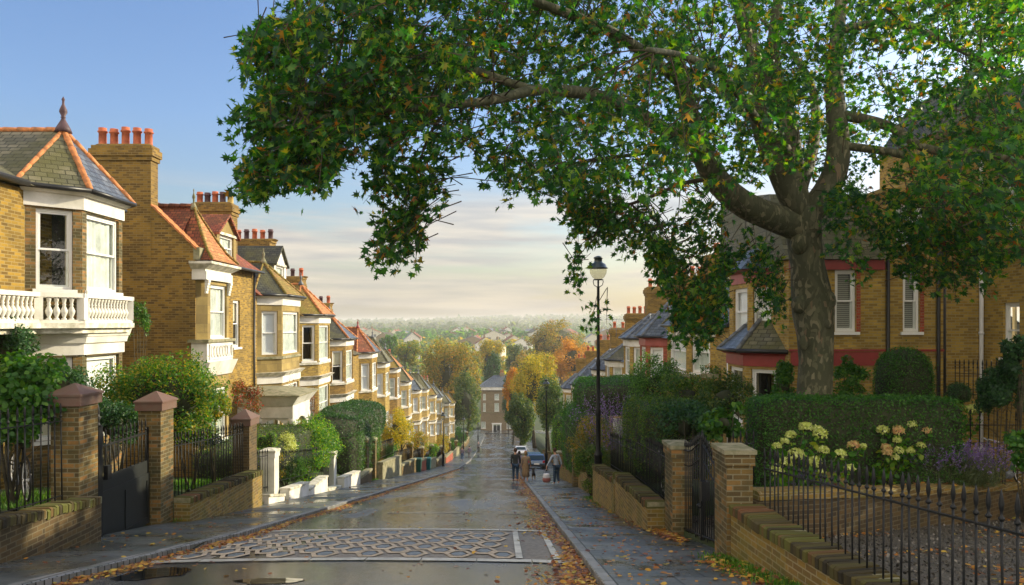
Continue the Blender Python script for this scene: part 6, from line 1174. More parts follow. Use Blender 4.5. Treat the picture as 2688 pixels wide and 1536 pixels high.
bush('small_tree', 'rounded yellow-leaved small tree half way down the left pavement', 'tree', (-7.6, 55, P(55) + 2.9), 1.15, 2.2, 1.5, 6500, .11, 'lf_yellow', clump=40, seed=52, zg=P(55) + .2)
bush('leafy_shrub', 'green shrub below the yellow-leaved tree on the left', 'shrub', (-7.7, 52, P(52) + 1.3), .6, 1.5, .9, 2600, .09, 'lf_green', clump=22, seed=53)
bush('leafy_shrub', 'grey-brown shrub to the right of the yellow-leaved tree', 'shrub', (-7.6, 69, P(69) + 2.1), .9, 3.0, 1.4, 3200, .12, 'lf_brown', clump=26, seed=54)
bush('leafy_shrub', 'bright rounded shrub just before the first left street lamp', 'shrub', (-7.4, 76, P(76) + 1.5), .9, 2.4, 1.0, 2200, .12, 'lf_bright', clump=22, seed=55)
bush('leafy_shrub', 'dusty brown hedge between the two left street lamps', 'shrub', (-7.5, 93, P(93) + 1.8), .9, 5.0, 1.5, 3000, .14, 'lf_brown', clump=26, seed=56)
bush('leafy_shrub', 'dark green hedge beyond the second left street lamp', 'shrub', (-7.2, 122, P(122) + 1.6), 1.2, 7.0, 1.7, 3000, .17, 'lf_green', clump=26, seed=57)
# ------------------------------------------------------------------ trees beyond
def tree(label, px0, px1, ytop, Y, mat, n, ls, seed, ybot=None, zg=None, name='broadleaf_tree', clump=44, cr=.30, cat='tree', core=.5, group=None, droop=0):
    cx = (px0 + px1) / 2; rx = (px1 - px0) / 2 * Y / F; zt = (850 - ytop) * Y / F; zg = (P(Y) if zg is None else zg); zb = zg + .12 * (zt - zg) if ybot is None else (850 - ybot) * Y / F
    cz = (zt + zb) / 2; return bush(name, label, cat, ((cx - 1321) * Y / F, Y, cz), rx * .93, rx * .93, (zt - zb) / 2 * .95, n, ls, mat, clump=clump, cr=cr, seed=seed, zg=zg, core=core, low=.9, group=group, droop=droop)
tree('great russet and green tree closing the end of the left terrace', 1102, 1268, 872, 172, 'lf_brown', 22000, .42, 61, clump=80, cr=.26)
tree('dark ivy-green lower tree in front of the great russet tree', 1180, 1262, 985, 160, 'lf_weep', 9000, .36, 62, ybot=1140)
tree('weeping dark green tree on the right at the foot of the street', 1326, 1405, 1030, 124, 'lf_weep', 16000, .30, 63, ybot=1165, clump=60, droop=1)
tree('yellow-green topped tree above the weeping dark tree', 1338, 1470, 925, 130, 'lf_yellow', 15000, .30, 64, ybot=1100, clump=60)
tree('orange-brown leaved tree left of the weeping dark tree', 1322, 1372, 965, 145, 'lf_amber', 5000, .3, 65, ybot=1080)
tree('dark green tree to the right of the weeping tree, behind the second street lamp', 1395, 1500, 985, 112, 'lf_weep', 11000, .28, 66, ybot=1140, clump=50)
tree('huge dome-shaped olive green tree standing on the skyline', 1372, 1545, 840, 270, 'lf_brown', 20000, .55, 67, ybot=985, clump=130, cr=.22, core=.62)
tree('bright orange autumn tree below the skyline dome, left of the tall lamp', 1440, 1570, 890, 200, 'lf_amber', 13000, .42, 68, ybot=1000, clump=60)
tree('dark conifer standing behind the end building', 1266, 1320, 920, 225, 'lf_dark', 7000, .42, 69, ybot=1060, clump=40)
tree('pale yellow-green tree behind the dark conifer', 1250, 1330, 890, 270, 'lf_yellow', 8000, .5, 70, ybot=985, clump=50)
tree('golden tree left of the great russet tree', 1035, 1112, 890, 260, 'lf_gold', 7000, .5, 71, ybot=960)
tree('green tree in the distance left of the golden tree', 995, 1050, 878, 300, 'lf_green', 6000, .55, 72, ybot=940)
tree('tall dark tree between the pale tree and the skyline dome', 1320, 1385, 905, 290, 'lf_weep', 7000, .55, 73, ybot=1000)
tree('dark green tree right of the end building', 1318, 1350, 985, 190, 'lf_dark', 5000, .4, 74, ybot=1120)
tree('brownish tree right behind the pale yellow-green tree', 1335, 1400, 925, 240, 'lf_brown', 6000, .5, 75, ybot=1010)
# distant wood and town
g = np.random.default_rng(5)
def farwood(name, label, n, ylo, yhi, xs, mat, hs, ls, per, seed, dens=None):
    g = np.random.default_rng(seed); Y = np.sqrt(g.uniform(ylo ** 2, yhi ** 2, n)); X = (g.uniform(xs[0], xs[1], n) - 1321) * Y / F; h = g.uniform(*hs, n)
    Z = np.array([gz(a, b) for a, b in zip(X, Y)]); d = unit(g.normal(size=(n, per, 3)).reshape(-1, 3)).reshape(n, per, 3); d[..., 2] = np.abs(d[..., 2]) * 1.0
    p = np.stack([X, Y, Z], 1)[:, None, :] + d * (h * .75)[:, None, None] * g.uniform(.75, 1.05, (n, per, 1)) * np.array([1, 1, 1.25]); p = p.reshape(-1, 3)
    V, k = leaves(p, np.repeat(h * ls, per), 'round', nrm=d.reshape(-1, 3) * 1.2, up=.3); return leaf_object(name, V, k, mat, None, None, (0, 800, -22), kind='stuff', label=label, cat='woodland')
farwood('distant_wood', 'nearer distant belt of green and gold trees below the town', 330, 330, 620, (700, 1750), 'lf_gold', (5, 9), .34, 90, 81)
farwood('distant_wood', 'dark green trees scattered among the far roofs', 420, 620, 1300, (700, 1800), 'lf_green', (7, 12), .36, 80, 82)
farwood('distant_wood', 'hazy woods covering the far ridge on the horizon', 1500, 1400, 3600, (600, 1900), 'lf_weep', (10, 20), .5, 46, 83)
TG = 'far houses of the town below the horizon'
def far_house(px, py, Y, w, d, h, rot, wall, roof, label):
    v = at(px, py, Y); z = gz(v.x, Y); r = empty('distant_house', (v.x, Y, z), label, 'house', TG); zt = v.z; c, s = math.cos(rot), math.sin(rot); T = (c, s); N = (s, -c); O = (v.x - c * w / 2, Y - s * w / 2)
    o = MB(); o.obox(O, T, N, 0, w, -d, 0, z - 2, zt - h); q = lambda u, n, zz: (O[0] + T[0] * u + N[0] * n, O[1] + T[1] * u + N[1] * n, zz)
    o.poly(q(0, 0, zt - h), q(w, 0, zt - h), q(w / 2, 0, zt - .1)); o.poly(q(0, -d, zt - h), q(w / 2, -d, zt - .1), q(w, -d, zt - h)); o.build('wall', M[wall], r)
    o = MB(); e = .4; o.add([q(-e, e, zt - h - .2), q(w / 2, e, zt), q(w + e, e, zt - h - .2), q(-e, -d - e, zt - h - .2), q(w / 2, -d - e, zt), q(w + e, -d - e, zt - h - .2)], [(0, 1, 4, 3), (1, 2, 5, 4)]); o.build('roof', M[roof], r)
    for u in (.2, .6):
        o = MB(); o.obox(O, T, N, w * u, w * (u + .18), .02, .08, zt - h - 3.2, zt - h - 1.4); o.build('window', M['lead'], r)
    o = MB(); o.obox(O, T, N, w / 2 - .5, w / 2 + .5, -d + 1, -d + 2.4, zt - h, zt + 1.6); o.build('chimney', M['brick_end'], r)
adj = ['white gabled house left of the golden distant tree', 'tall cream house on the far left of the town', 'pale house among trees beyond the left roofs', 'low white house at the left of the town', 'house showing a twin gable right of the great russet tree', 'pinkish house above the pale yellow-green tree', 'long slate-roofed house behind the great russet tree', 'cream house left of the skyline dome tree', 'brown-roofed house beside the skyline dome tree', 'white house right of the skyline dome tree', 'pale gable right of the tall street lamp pole', 'small house half hidden between the conifer and the dome tree']
FH = [(1082, 872, 430, 9, 14, 4, .15), (973, 862, 560, 14, 16, 3, .1), (1005, 872, 520, 10, 12, 3.5, -.3), (940, 880, 480, 12, 12, 3.5, .4), (1275, 885, 470, 12, 14, 4, .1), (1310, 876, 620, 14, 12, 4, -.2), (1240, 882, 560, 22, 12, 4, .05), (1350, 880, 560, 12, 12, 4, .2), (1368, 888, 500, 14, 12, 4, -.1), (1556, 876, 560, 12, 12, 4, 0), (1600, 880, 480, 12, 12, 4, .2), (1296, 892, 420, 9, 12, 3.4, -.2)]
for i, (px, py, Y, w, d, h, rot) in enumerate(FH): far_house(px, py, Y, w, d, h, rot, ('white', 'weathered', 'brick_end', 'cream')[i % 4], ('slate', 'tile_red', 'slate_dark')[i % 3], adj[i])
far_n = 0
for i in range(46):
    px = g.uniform(880, 1700); Y = g.uniform(560, 1000); w = g.uniform(9, 22); z = gz((px - 1321) * Y / F, Y) + g.uniform(9, 14)
    if i == 0: lab_ = 'small pale house lost in the haze of the distant town'
    far_house(px, 850 - z * F / Y, Y, w, 12, 4, g.uniform(-.5, .5), ('weathered', 'brick_end', 'white', 'cream')[i % 4], ('slate', 'tile_red', 'slate_dark')[i % 3], lab_)
# ------------------------------------------------------------------ fallen leaves, grass, gravel
def scatter_leaves(name, label, P_, ls, mat='litter', shape='round'):
    P_ = np.array(P_); V, k = leaves(P_, ls, shape, jit=.33, up=1.6); return leaf_object(name, V, k, mat, None, None, tuple(P_.mean(0)), kind='stuff', label=label, cat='fallen leaves')
pp = []
for _ in range(5600):
    y = 7.5 + 60 * rnd.random() ** 1.7; w = .08 + (.30 if y < 20 else .2) * abs(math.sin(y * .9) * .5 + .5); x = kerbR(y) - abs(rnd.gauss(0, w)) ** 1.0
    pp.append((x - .01, y, rz(max(x, kerbL(y)), y) + .01 + rnd.random() * .035))
scatter_leaves('fallen_leaves', 'drift of orange and yellow leaves along the right kerb', pp, .075)
pp = []
for _ in range(6000):
    y = 12.5 + 60 * rnd.random() ** 1.5; x = kerbL(y) + abs(rnd.gauss(0, .10 + .05 * math.sin(y)))
    if rnd.random() < .12: y = 8 + rnd.random() * 6; x = kerbL(y) + abs(rnd.gauss(0, .15))
    pp.append((x + .01, y, rz(x, y) + .01 + rnd.random() * .03))
scatter_leaves('fallen_leaves', 'drift of brown leaves along the left kerb', pp, .07)
pp = []
for _ in range(700):
    y = 7 + 22 * rnd.random() ** 1.5; x = rnd.uniform(kerbR(y) + .1, wallR(y)); pp.append((x, y, P(y) + .012))
for _ in range(2600):
    y = 12.4 + 11 * rnd.random(); x = wallR(y) - abs(rnd.gauss(0, .13)) - .02; pp.append((x, y, P(y) + .012 + rnd.random() * .04))
for _ in range(500):
    y = 8.4 + 2.0 * rnd.random(); x = wallR(y) - abs(rnd.gauss(0, .22)) - .02; pp.append((x, y, P(y) + .012 + rnd.random() * .04))
scatter_leaves('fallen_leaves', 'leaves scattered and heaped on the right pavement', pp, .075)
pp = [(rnd.uniform(WL, kerbL(y) - .2), y, P(y) + .012) for y in [10 + 30 * rnd.random() ** 1.3 for _ in range(260)]] + [(rnd.uniform(kerbL(y), kerbR(y)), y, rz(0, y) + .02) for y in [9 + 16 * rnd.random() for _ in range(240)]]
scatter_leaves('fallen_leaves', 'single leaves scattered over the left pavement and the road', pp, .075)
pp = [(x, y, gz(x, y) + .015 + rnd.random() * .02) for x, y in [(rnd.uniform(3.7, 12.5), rnd.uniform(5, 16)) for _ in range(5200)] if lump_noise(np.array([[x, y, 0.]]), 1.6, 3)[0] > .12 * rnd.random()] 
scatter_leaves('fallen_leaves', 'brown leaves lying on the gravel of the near right garden', pp, .068)
pl = [((11.9, 16.6, -3.45), (8.6, 14.3, -3.05)), ((8.6, 14.3, -3.05), (5.15, 12.15, -2.66))]; pp = []
for _ in range(60):
    a, b = rnd.choice(pl); f = rnd.random(); pp.append((a[0] + (b[0] - a[0]) * f - .12 + rnd.uniform(-.12, .12), a[1] + (b[1] - a[1]) * f + .16 + rnd.uniform(-.1, .1), a[2] + (b[2] - a[2]) * f + .03))
scatter_leaves('fallen_leaves', 'a few leaves on the coping of the planter wall', pp, .10)
M['gravel'] = mk_leaf('gravel_stone', [(0, (.03, .027, .022)), (.6, (.09, .08, .065)), (1, (.19, .17, .14))], 0)
gp = np.array([(x, y, P(y) + .128) for x, y in [(rnd.uniform(3.6, 12.8), 4.6 + 11.8 * rnd.random()) for _ in range(30000)]]); V, k = leaves(gp, .036, 'round', jit=1.2, up=.6)
leaf_object('gravel', V, k, 'gravel', None, None, (8, 10, -3.2), kind='stuff', label='grey-brown gravel of the near right garden', cat='gravel')
def grass(label, pts, h): 
    a = np.array(pts); V, k = leaves(a, h, 'blade', along=np.array([[0, 0, 3.0]]) * np.ones((len(a), 1)), jit=1, up=0)
    V = V.reshape(-1, 4, 3); s = (V[:, 1:2] - V[:, 3:4]) * .35; V[:, 1:2] += s; V[:, 3:4] -= s; return leaf_object('grass', V.reshape(-1, 3), k, 'grass', None, None, tuple(a.mean(0)), kind='stuff', label=label, cat='grass')
sheet('gravel_bed', [lambda y: wallR(y) + .2, 6, 9, 13.1], list(np.linspace(4.5, 17.4, 14)), lambda x, y: P(y) + .125, M['gravelbed'])
pp = []
for _ in range(2600):
    y = rnd.choice([rnd.gauss(8.6, .35), rnd.gauss(10.2, .25), rnd.gauss(9.4, .3)]); x = wallR(y) - abs(rnd.gauss(0, .16)) - .02; pp.append((x, y, P(y)))
for _ in range(1800): y = rnd.uniform(20.5, 25.0); x = wallR(y) - abs(rnd.gauss(0, .2)); pp.append((x, y, P(y)))
grass('tufts of grass at the foot of the right hand walls', pp, .075)
pp = [(WL + .03 + abs(rnd.gauss(0, .07)), y, P(y)) for y in [16 + 26 * rnd.random() for _ in range(3800)]]
grass('line of weeds at the foot of the left hand walls', pp, .09)
pp = [(rnd.uniform(-10.4, -7.4), y, gz(-9, y) + .02) for y in [rnd.uniform(9.5, 28) for _ in range(16000)]]
grass('lawn in the left hand front gardens', pp, .10)
# flags of soft haze: the air of the valley
o = MB(); o.box(-4190, 4190, -40, 5990, -70, 34)
hz = bpy.data.materials.new('valley_air'); hz.use_nodes = True; nt = hz.node_tree; nt.nodes.clear(); vo = node(nt, 'ShaderNodeVolumePrincipled'); vo.inputs['Density'].default_value = .00028; vo.inputs['Color'].default_value = (.97, .96, .92, 1); vo.inputs['Anisotropy'].default_value = .2
oo = node(nt, 'ShaderNodeOutputMaterial'); lk(nt, vo.outputs[0], oo.inputs['Volume']); o.build('haze', hz, loc=(0, 0, -70), kind='stuff', label='pale air thickening towards the horizon', cat='haze')
# ------------------------------------------------------------------ people
def skin_mesh(J, E, name, mat, parent=None, sub=2, root=0, smooth=True):
    """one continuous surface grown round a skeleton; J: name -> (x, y, z, r[, r2])"""
    ks = list(J); me = bpy.data.meshes.new(name); me.from_pydata([J[k][:3] for k in ks], [(ks.index(a), ks.index(b)) for a, b in E], [])
    o = bpy.data.objects.new('tmp', me); col.objects.link(o); sm = o.modifiers.new('s', 'SKIN'); 
    if not me.skin_vertices: me.skin_vertices.new()
    for i, k in enumerate(ks):
        v = J[k]; me.skin_vertices[0].data[i].radius = (v[3], v[4] if len(v) > 4 else v[3]); me.skin_vertices[0].data[i].use_root = (i == root)
    sb = o.modifiers.new('b', 'SUBSURF'); sb.levels = sub; sb.render_levels = sub
    dg = bpy.context.evaluated_depsgraph_get(); dg.update(); m2 = bpy.data.meshes.new_from_object(o.evaluated_get(dg)); m2.name = name
    bpy.data.objects.remove(o); m2.polygons.foreach_set('use_smooth', [True] * len(m2.polygons)); m2.materials.clear(); m2.materials.append(mat)
    return m2
M['skin'] = plain('skin', (.52, .27, .18), .55, .1, 8, bmp=0)
def cloth(name, c, v=.25): return plain(name, c, .85, v, 14, bmp=.3)
def person(loc, h, face, label, top, legs, hair, shoes, skirt=None, lean=0.0, stride=.16, armL=(.05, -.02), armR=(.05, .02), jacket_open=None, headturn=0, hat=None, long_hair=False, name='person'):
    """loc feet, h height, face = heading (radians, 0 looks along +y); arms: (forward, outward) reach of the hand"""
    s = h / 1.75; r = empty(name, loc, label, 'person'); c, sn = math.cos(face), math.sin(face)
    def W(x, y, z): return (loc[0] + s * (x * c - y * sn), loc[1] + s * (x * sn + y * c), loc[2] + s * z)
    ly = lambda z: lean * max(0, z - .9)
    def B(x, y, z, a, b=None): q = W(x, y + ly(z), z); return (q[0], q[1], q[2], a * s, (b or a) * s)
    st = stride
    J = {'pelvis': B(0, 0, .93, .13, .10), 'waist': B(0, .01, 1.08, .115, .09), 'chest': B(0, 0, 1.28, .145, .10), 'neckb': B(0, 0, 1.43, .07, .065), 'neck': B(0, .01, 1.50, .05), 'jaw': B(0, .025, 1.56, .065, .07), 'head': B(0, .015, 1.64, .082, .095), 'crown': B(0, .0, 1.70, .06, .07),
         'hipL': B(-.09, 0, .88, .09), 'kneeL': B(-.095, st * .6, .50, .058), 'ankL': B(-.095, st * .7, .09, .04), 'toeL': B(-.10, st * .7 + .15, .035, .035, .03),
         'hipR': B(.09, 0, .88, .09), 'kneeR': B(.095, -st * .3 + .06, .49, .058), 'ankR': B(.095, -st * .9, .12, .04), 'toeR': B(.10, -st * .9 + .14, .04, .035, .03)}
    E = [('pelvis', 'waist'), ('waist', 'chest'), ('chest', 'neckb'), ('neckb', 'neck'), ('neck', 'jaw'), ('jaw', 'head'), ('head', 'crown'), ('pelvis', 'hipL'), ('hipL', 'kneeL'), ('kneeL', 'ankL'), ('ankL', 'toeL'), ('pelvis', 'hipR'), ('hipR', 'kneeR'), ('kneeR', 'ankR'), ('ankR', 'toeR')]
    hands = {}
    for sd, (fw, ow), k in ((-1, armL, 'L'), (1, armR, 'R')):
        J['sh' + k] = B(sd * .18, 0, 1.39, .062); J['el' + k] = B(sd * (.22 + ow * .5), fw * .45 - .03, 1.13, .043); J['wr' + k] = B(sd * (.22 + ow), fw, .90 + abs(fw) * .35, .028); J['pm' + k] = B(sd * (.22 + ow), fw + .02, .83 + abs(fw) * .35, .036, .02)
        E += [('chest', 'sh' + k), ('sh' + k, 'el' + k), ('el' + k, 'wr' + k), ('wr' + k, 'pm' + k)]
        hands[k] = J['pm' + k]
        for f in range(4):
            fx = sd * (.22 + ow) ; yy = fw - .01 + f * .019
            J[f'f{k}{f}a'] = B(fx, yy, .775 + abs(fw) * .35, .010); J[f'f{k}{f}b'] = B(fx - sd * .015, yy + .004, .735 + abs(fw) * .35 + .006 * abs(f - 1.5), .008); E += [('pm' + k, f'f{k}{f}a'), (f'f{k}{f}a', f'f{k}{f}b')]
        J['th' + k] = B(sd * (.20 + ow), fw + .06, .80 + abs(fw) * .35, .010); E.append(('pm' + k, 'th' + k))
    put('body', skin_mesh(J, E, 'body', M['skin']), r)
    g = 1.16
    def G(k, f=g, dz=0): v = J[k]; return (v[0], v[1], v[2] + dz * s, v[3] * f, v[4] * f)
    T = {k: G(k, 1.22) for k in ('waist', 'chest', 'shL', 'elL', 'shR', 'elR')}; T['neckb'] = G('neckb', 1.1); T['pelvis'] = G('pelvis', 1.22, -.02)
    for k in 'LR': w = J['wr' + k]; e = J['el' + k]; T['cf' + k] = tuple(e[i] + (w[i] - e[i]) * .92 for i in range(3)) + (.042 * s, .042 * s)
    put('jacket', skin_mesh(T, [('waist', 'chest'), ('chest', 'neckb'), ('pelvis', 'waist'), ('chest', 'shL'), ('shL', 'elL'), ('elL', 'cfL'), ('chest', 'shR'), ('shR', 'elR'), ('elR', 'cfR')], 'jacket', top), r)
    Q = {'pelvis': G('pelvis', 1.12, -.01)}
    for k in 'LR': Q['hip' + k] = G('hip' + k, 1.18); Q['knee' + k] = G('knee' + k, 1.25); a = J['ank' + k]; Q['ank' + k] = (a[0], a[1], a[2] + .02 * s, .055 * s, .055 * s)
    if skirt is None: put('trousers', skin_mesh(Q, [('pelvis', 'hipL'), ('hipL', 'kneeL'), ('kneeL', 'ankL'), ('pelvis', 'hipR'), ('hipR', 'kneeR'), ('kneeR', 'ankR')], 'trousers', legs), r)
    else:
        o = MB(); prof = [(.15, 1.1), (.165, .95), (.19, .8), (.20, .55), (.215, .34), (.205, .335)]; vs = []; n = 20
        for R0, z in prof:
            for i in range(n): w = 2 * math.pi * i / n; q = 1 + (.05 * math.sin(5 * w) if z < .9 else 0); vs.append(W(R0 * q * math.cos(w), R0 * .78 * q * math.sin(w) + ly(z), z))
        o.add(vs, [(j * n + i, j * n + (i + 1) % n, (j + 1) * n + (i + 1) % n, (j + 1) * n + i) for j in range(len(prof) - 1) for i in range(n)], True); o.build('skirt', legs, r)
    for k in 'LR':
        a, t = J['ank' + k], J['toe' + k]; S_ = {'a': (a[0], a[1], a[2] - .03 * s, .05 * s, .05 * s), 'b': (t[0], t[1], t[2] + .008 * s, .05 * s, .036 * s)}; put('shoe', skin_mesh(S_, [('a', 'b')], 'shoe', shoes), r)
    o = MB(); o.ball((0, 0, 0), 1, 16, 10); hd = J['head']; vs = []
    for x, y, z in o.v:
        if z < -.1 and y > .15: z = max(z, -.1); y = min(y, .25)
        q = W(0, 0, 0); X_, Y_, Z_ = x * .092, y * .105 - .018, z * .108 + .02 - (.05 if (long_hair and z < 0 and y < .2) else 0)
        vs.append((hd[0] + s * (X_ * c - Y_ * sn), hd[1] + s * (X_ * sn + Y_ * c), hd[2] + s * Z_))
    # keep the face free: hair pulled back from the front lower half
    vs2 = []
    for (x, y, z), q in zip(o.v, vs):
        if y > .35 and z < .45: q = tuple(hd[i] + (q[i] - hd[i]) * .72 for i in range(3))
        vs2.append(q)
    o.v = vs2; o.build('hair', hair, r)
    nz_ = MB(); p = W(0, .125 + ly(1.6), 1.605); nz_.ball(p, .016 * s, 8, 6, (1, 1, 1.5))
    for e in (-1, 1): nz_.ball(W(e * .092, .01 + ly(1.6), 1.61), .022 * s, 8, 6, (.5, 1, 1.4))
    nz_.build('face', M['skin'], r)
    ey = MB()
    for e in (-1, 1): ey.ball(W(e * .033, .102 + ly(1.64), 1.645), .012 * s, 8, 6)
    ey.build('eyes', M['iron'], r); return r, hands
C = {k: cloth(k, v) for k, v in dict(charcoal_wool=(.03, .035, .035), denim=(.03, .06, .11), brown_hair=(.07, .035, .02), fair_hair=(.24, .15, .07), tan_cloth=(.28, .20, .13), tan_skirt=(.24, .16, .09), white_shoe=(.7, .7, .7), brown_shoe=(.12, .06, .03), pale_blue_jacket=(.33, .37, .43), navy_cloth=(.02, .03, .06), lilac_cloth=(.20, .18, .25), grey_cloth=(.18, .18, .20), dark_hair=(.025, .018, .015), pink_hat=(.55, .40, .42), black_cloth=(.015, .015, .018), blue_denim=(.06, .12, .24), red_scarf=(.30, .06, .05)).items()}
def feet(px, Y, road=False):
    x = (px - 1321) * Y / F; return (x, Y, (rz(x, Y) if road else P(Y)) + .01)
m1, _ = person(feet(1353, 40.5, True), 1.80, .06, 'man in dark grey jacket and jeans, left of the walking pair', C['charcoal_wool'], C['denim'], C['brown_hair'], C['brown_shoe'], stride=.12)
m2, hw2 = person(feet(1380, 40.2, True), 1.66, -.05, 'woman in a tan dress walking away beside the man in the dark jacket', C['tan_cloth'], C['tan_skirt'], C['fair_hair'], C['white_shoe'], skirt=True, long_hair=True, armR=(.12, .06), stride=.14)
person(feet(1363, 46, True), 1.68, 0, 'person in a lilac-grey coat partly hidden behind the walking pair', C['lilac_cloth'], C['grey_cloth'], C['dark_hair'], C['brown_shoe'])
m4, hw4 = person(feet(1461, 35.0), 1.66, .55, 'man in pale blue jacket leaning forward with a plastic bag on the right pavement', C['pale_blue_jacket'], C['denim'], C['brown_hair'], C['white_shoe'], lean=.22, armL=(.06, .32), armR=(-.05, .05), stride=.06)
person(feet(1213, 97), 1.75, 0, 'walker in blue jeans and a mauve top, leftmost of three on the left pavement', C['lilac_cloth'], C['blue_denim'], C['brown_hair'], C['white_shoe'])
person(feet(1232, 103), 1.68, 0, 'walker in a pale lilac top between the two other distant walkers', C['lilac_cloth'], C['grey_cloth'], C['dark_hair'], C['brown_shoe'])
person(feet(1256, 118, True), 1.78, 0, 'walker in a grey top and pink hat at the left edge of the far road', C['grey_cloth'], C['black_cloth'], C['pink_hat'], C['white_shoe'])
# carrier bag held by the leaning man
h_ = hw4['L']; bx, by, bz = h_[0], h_[1], h_[2] - .05
def mk_bag():
    m, nt, p = base('carrier_bag_plastic'); t = node(nt, 'ShaderNodeTexCoord'); s = node(nt, 'ShaderNodeSeparateXYZ'); lk(nt, t.outputs['Object'], s.inputs[0]); r = ramp(nt, [(.20, (.34, .13, .12)), (.26, (.62, .62, .66))]); lk(nt, s.outputs[2], r.inputs[0]); lk(nt, r.outputs[0], p.inputs['Base Color']); p.inputs['Roughness'].default_value = .35; return m
o = MB(); prof = [(.04, 0), (.15, .02), (.19, .10), (.18, .22), (.15, .34), (.13, .42)]; vs = []; n = 18
for R0, z in prof:
    for i in range(n): w = 2 * math.pi * i / n; q = 1 + .06 * math.sin(3 * w + z * 9); vs.append((bx + R0 * q * math.cos(w), by + R0 * .6 * q * math.sin(w), bz - .62 + z))
o.add(vs, [(j * n + i, j * n + (i + 1) % n, (j + 1) * n + (i + 1) % n, (j + 1) * n + i) for j in range(len(prof) - 1) for i in range(n)] + [tuple(range(n))[::-1], tuple(range((len(prof) - 1) * n, len(prof) * n))], True)
BG = empty('carrier_bag', (bx, by, bz - .62), 'white plastic carrier bag with reddish contents hanging from the leaning man hand', 'bag'); o.build('bag', mk_bag(), BG)
o = MB()
for e in (-1, 1): o.tube([(bx + e * .11, by, bz - .21), (bx + e * .05, by + .01, bz - .06), (bx, by + .01, bz + .01)], .012, 6)
o.build('handle', C['pale_blue_jacket'], BG)
# small dog on a lead
def dog(x, y, s=1.0):
    z = P(y) + .01 if x > kerbR(y) + .15 else rz(x, y) + .01; r = empty('dog', (x, y, z), 'small tan dog with a dark back on a lead, walking ahead of the woman', 'dog')
    b = lambda dx, dy, dz, a, c=None: (x + dx * s, y + dy * s, z + dz * s, a * s, (c or a) * s)
    J = {'hip': b(0, -.16, .30, .075), 'belly': b(0, .0, .29, .07), 'chest': b(0, .14, .29, .09), 'neck': b(0, .24, .38, .055), 'head': b(0, .30, .45, .06), 'muzzle': b(0, .39, .42, .03), 'nose': b(0, .43, .415, .02), 'tail1': b(0, -.25, .38, .02), 'tail2': b(0, -.30, .48, .012)}
    E = [('hip', 'belly'), ('belly', 'chest'), ('chest', 'neck'), ('neck', 'head'), ('head', 'muzzle'), ('muzzle', 'nose'), ('hip', 'tail1'), ('tail1', 'tail2')]
    for sd, k in ((-1, 'L'), (1, 'R')):
        J['th' + k] = b(sd * .06, -.15, .22, .042); J['kn' + k] = b(sd * .065, -.11, .17, .026); J['hk' + k] = b(sd * .065, -.20, .09, .015); J['pw' + k] = b(sd * .065, -.17, .015, .018)
        J['fs' + k] = b(sd * .055, .15, .20, .03); J['fk' + k] = b(sd * .055, .15, .10, .017); J['fp' + k] = b(sd * .055, .17, .015, .018)
        J['er' + k] = b(sd * .05, .28, .50, .018); J['et' + k] = b(sd * .07, .27, .46, .01)
        E += [('hip', 'th' + k), ('th' + k, 'kn' + k), ('kn' + k, 'hk' + k), ('hk' + k, 'pw' + k), ('chest', 'fs' + k), ('fs' + k, 'fk' + k), ('fk' + k, 'fp' + k), ('head', 'er' + k), ('er' + k, 'et' + k)]
    m, nt, p = base('dog_coat'); t = node(nt, 'ShaderNodeTexCoord'); sp = node(nt, 'ShaderNodeSeparateXYZ'); lk(nt, t.outputs['Object'], sp.inputs[0]); rr = ramp(nt, [(.24, (.36, .22, .10)), (.31, (.03, .025, .02))]); lk(nt, sp.outputs[2], rr.inputs[0]); lk(nt, rr.outputs[0], p.inputs['Base Color']); p.inputs['Roughness'].default_value = .9
    put('body', skin_mesh(J, E, 'body', m), r); return r
dg = dog(1.65, 41.5, 1.15)
w = hw2['R']; o = MB(); zc_ = P(41.5) + .5; o.tube([(w[0], w[1], w[2]), ((w[0] + 1.65) / 2, 40.9, (w[2] + zc_) / 2 - .10), (1.65, 41.75, zc_)], .008, 5); o.build('dog_lead', C['black_cloth'], None, None, 'thin dark lead running from the woman hand to the small dog', 'lead')
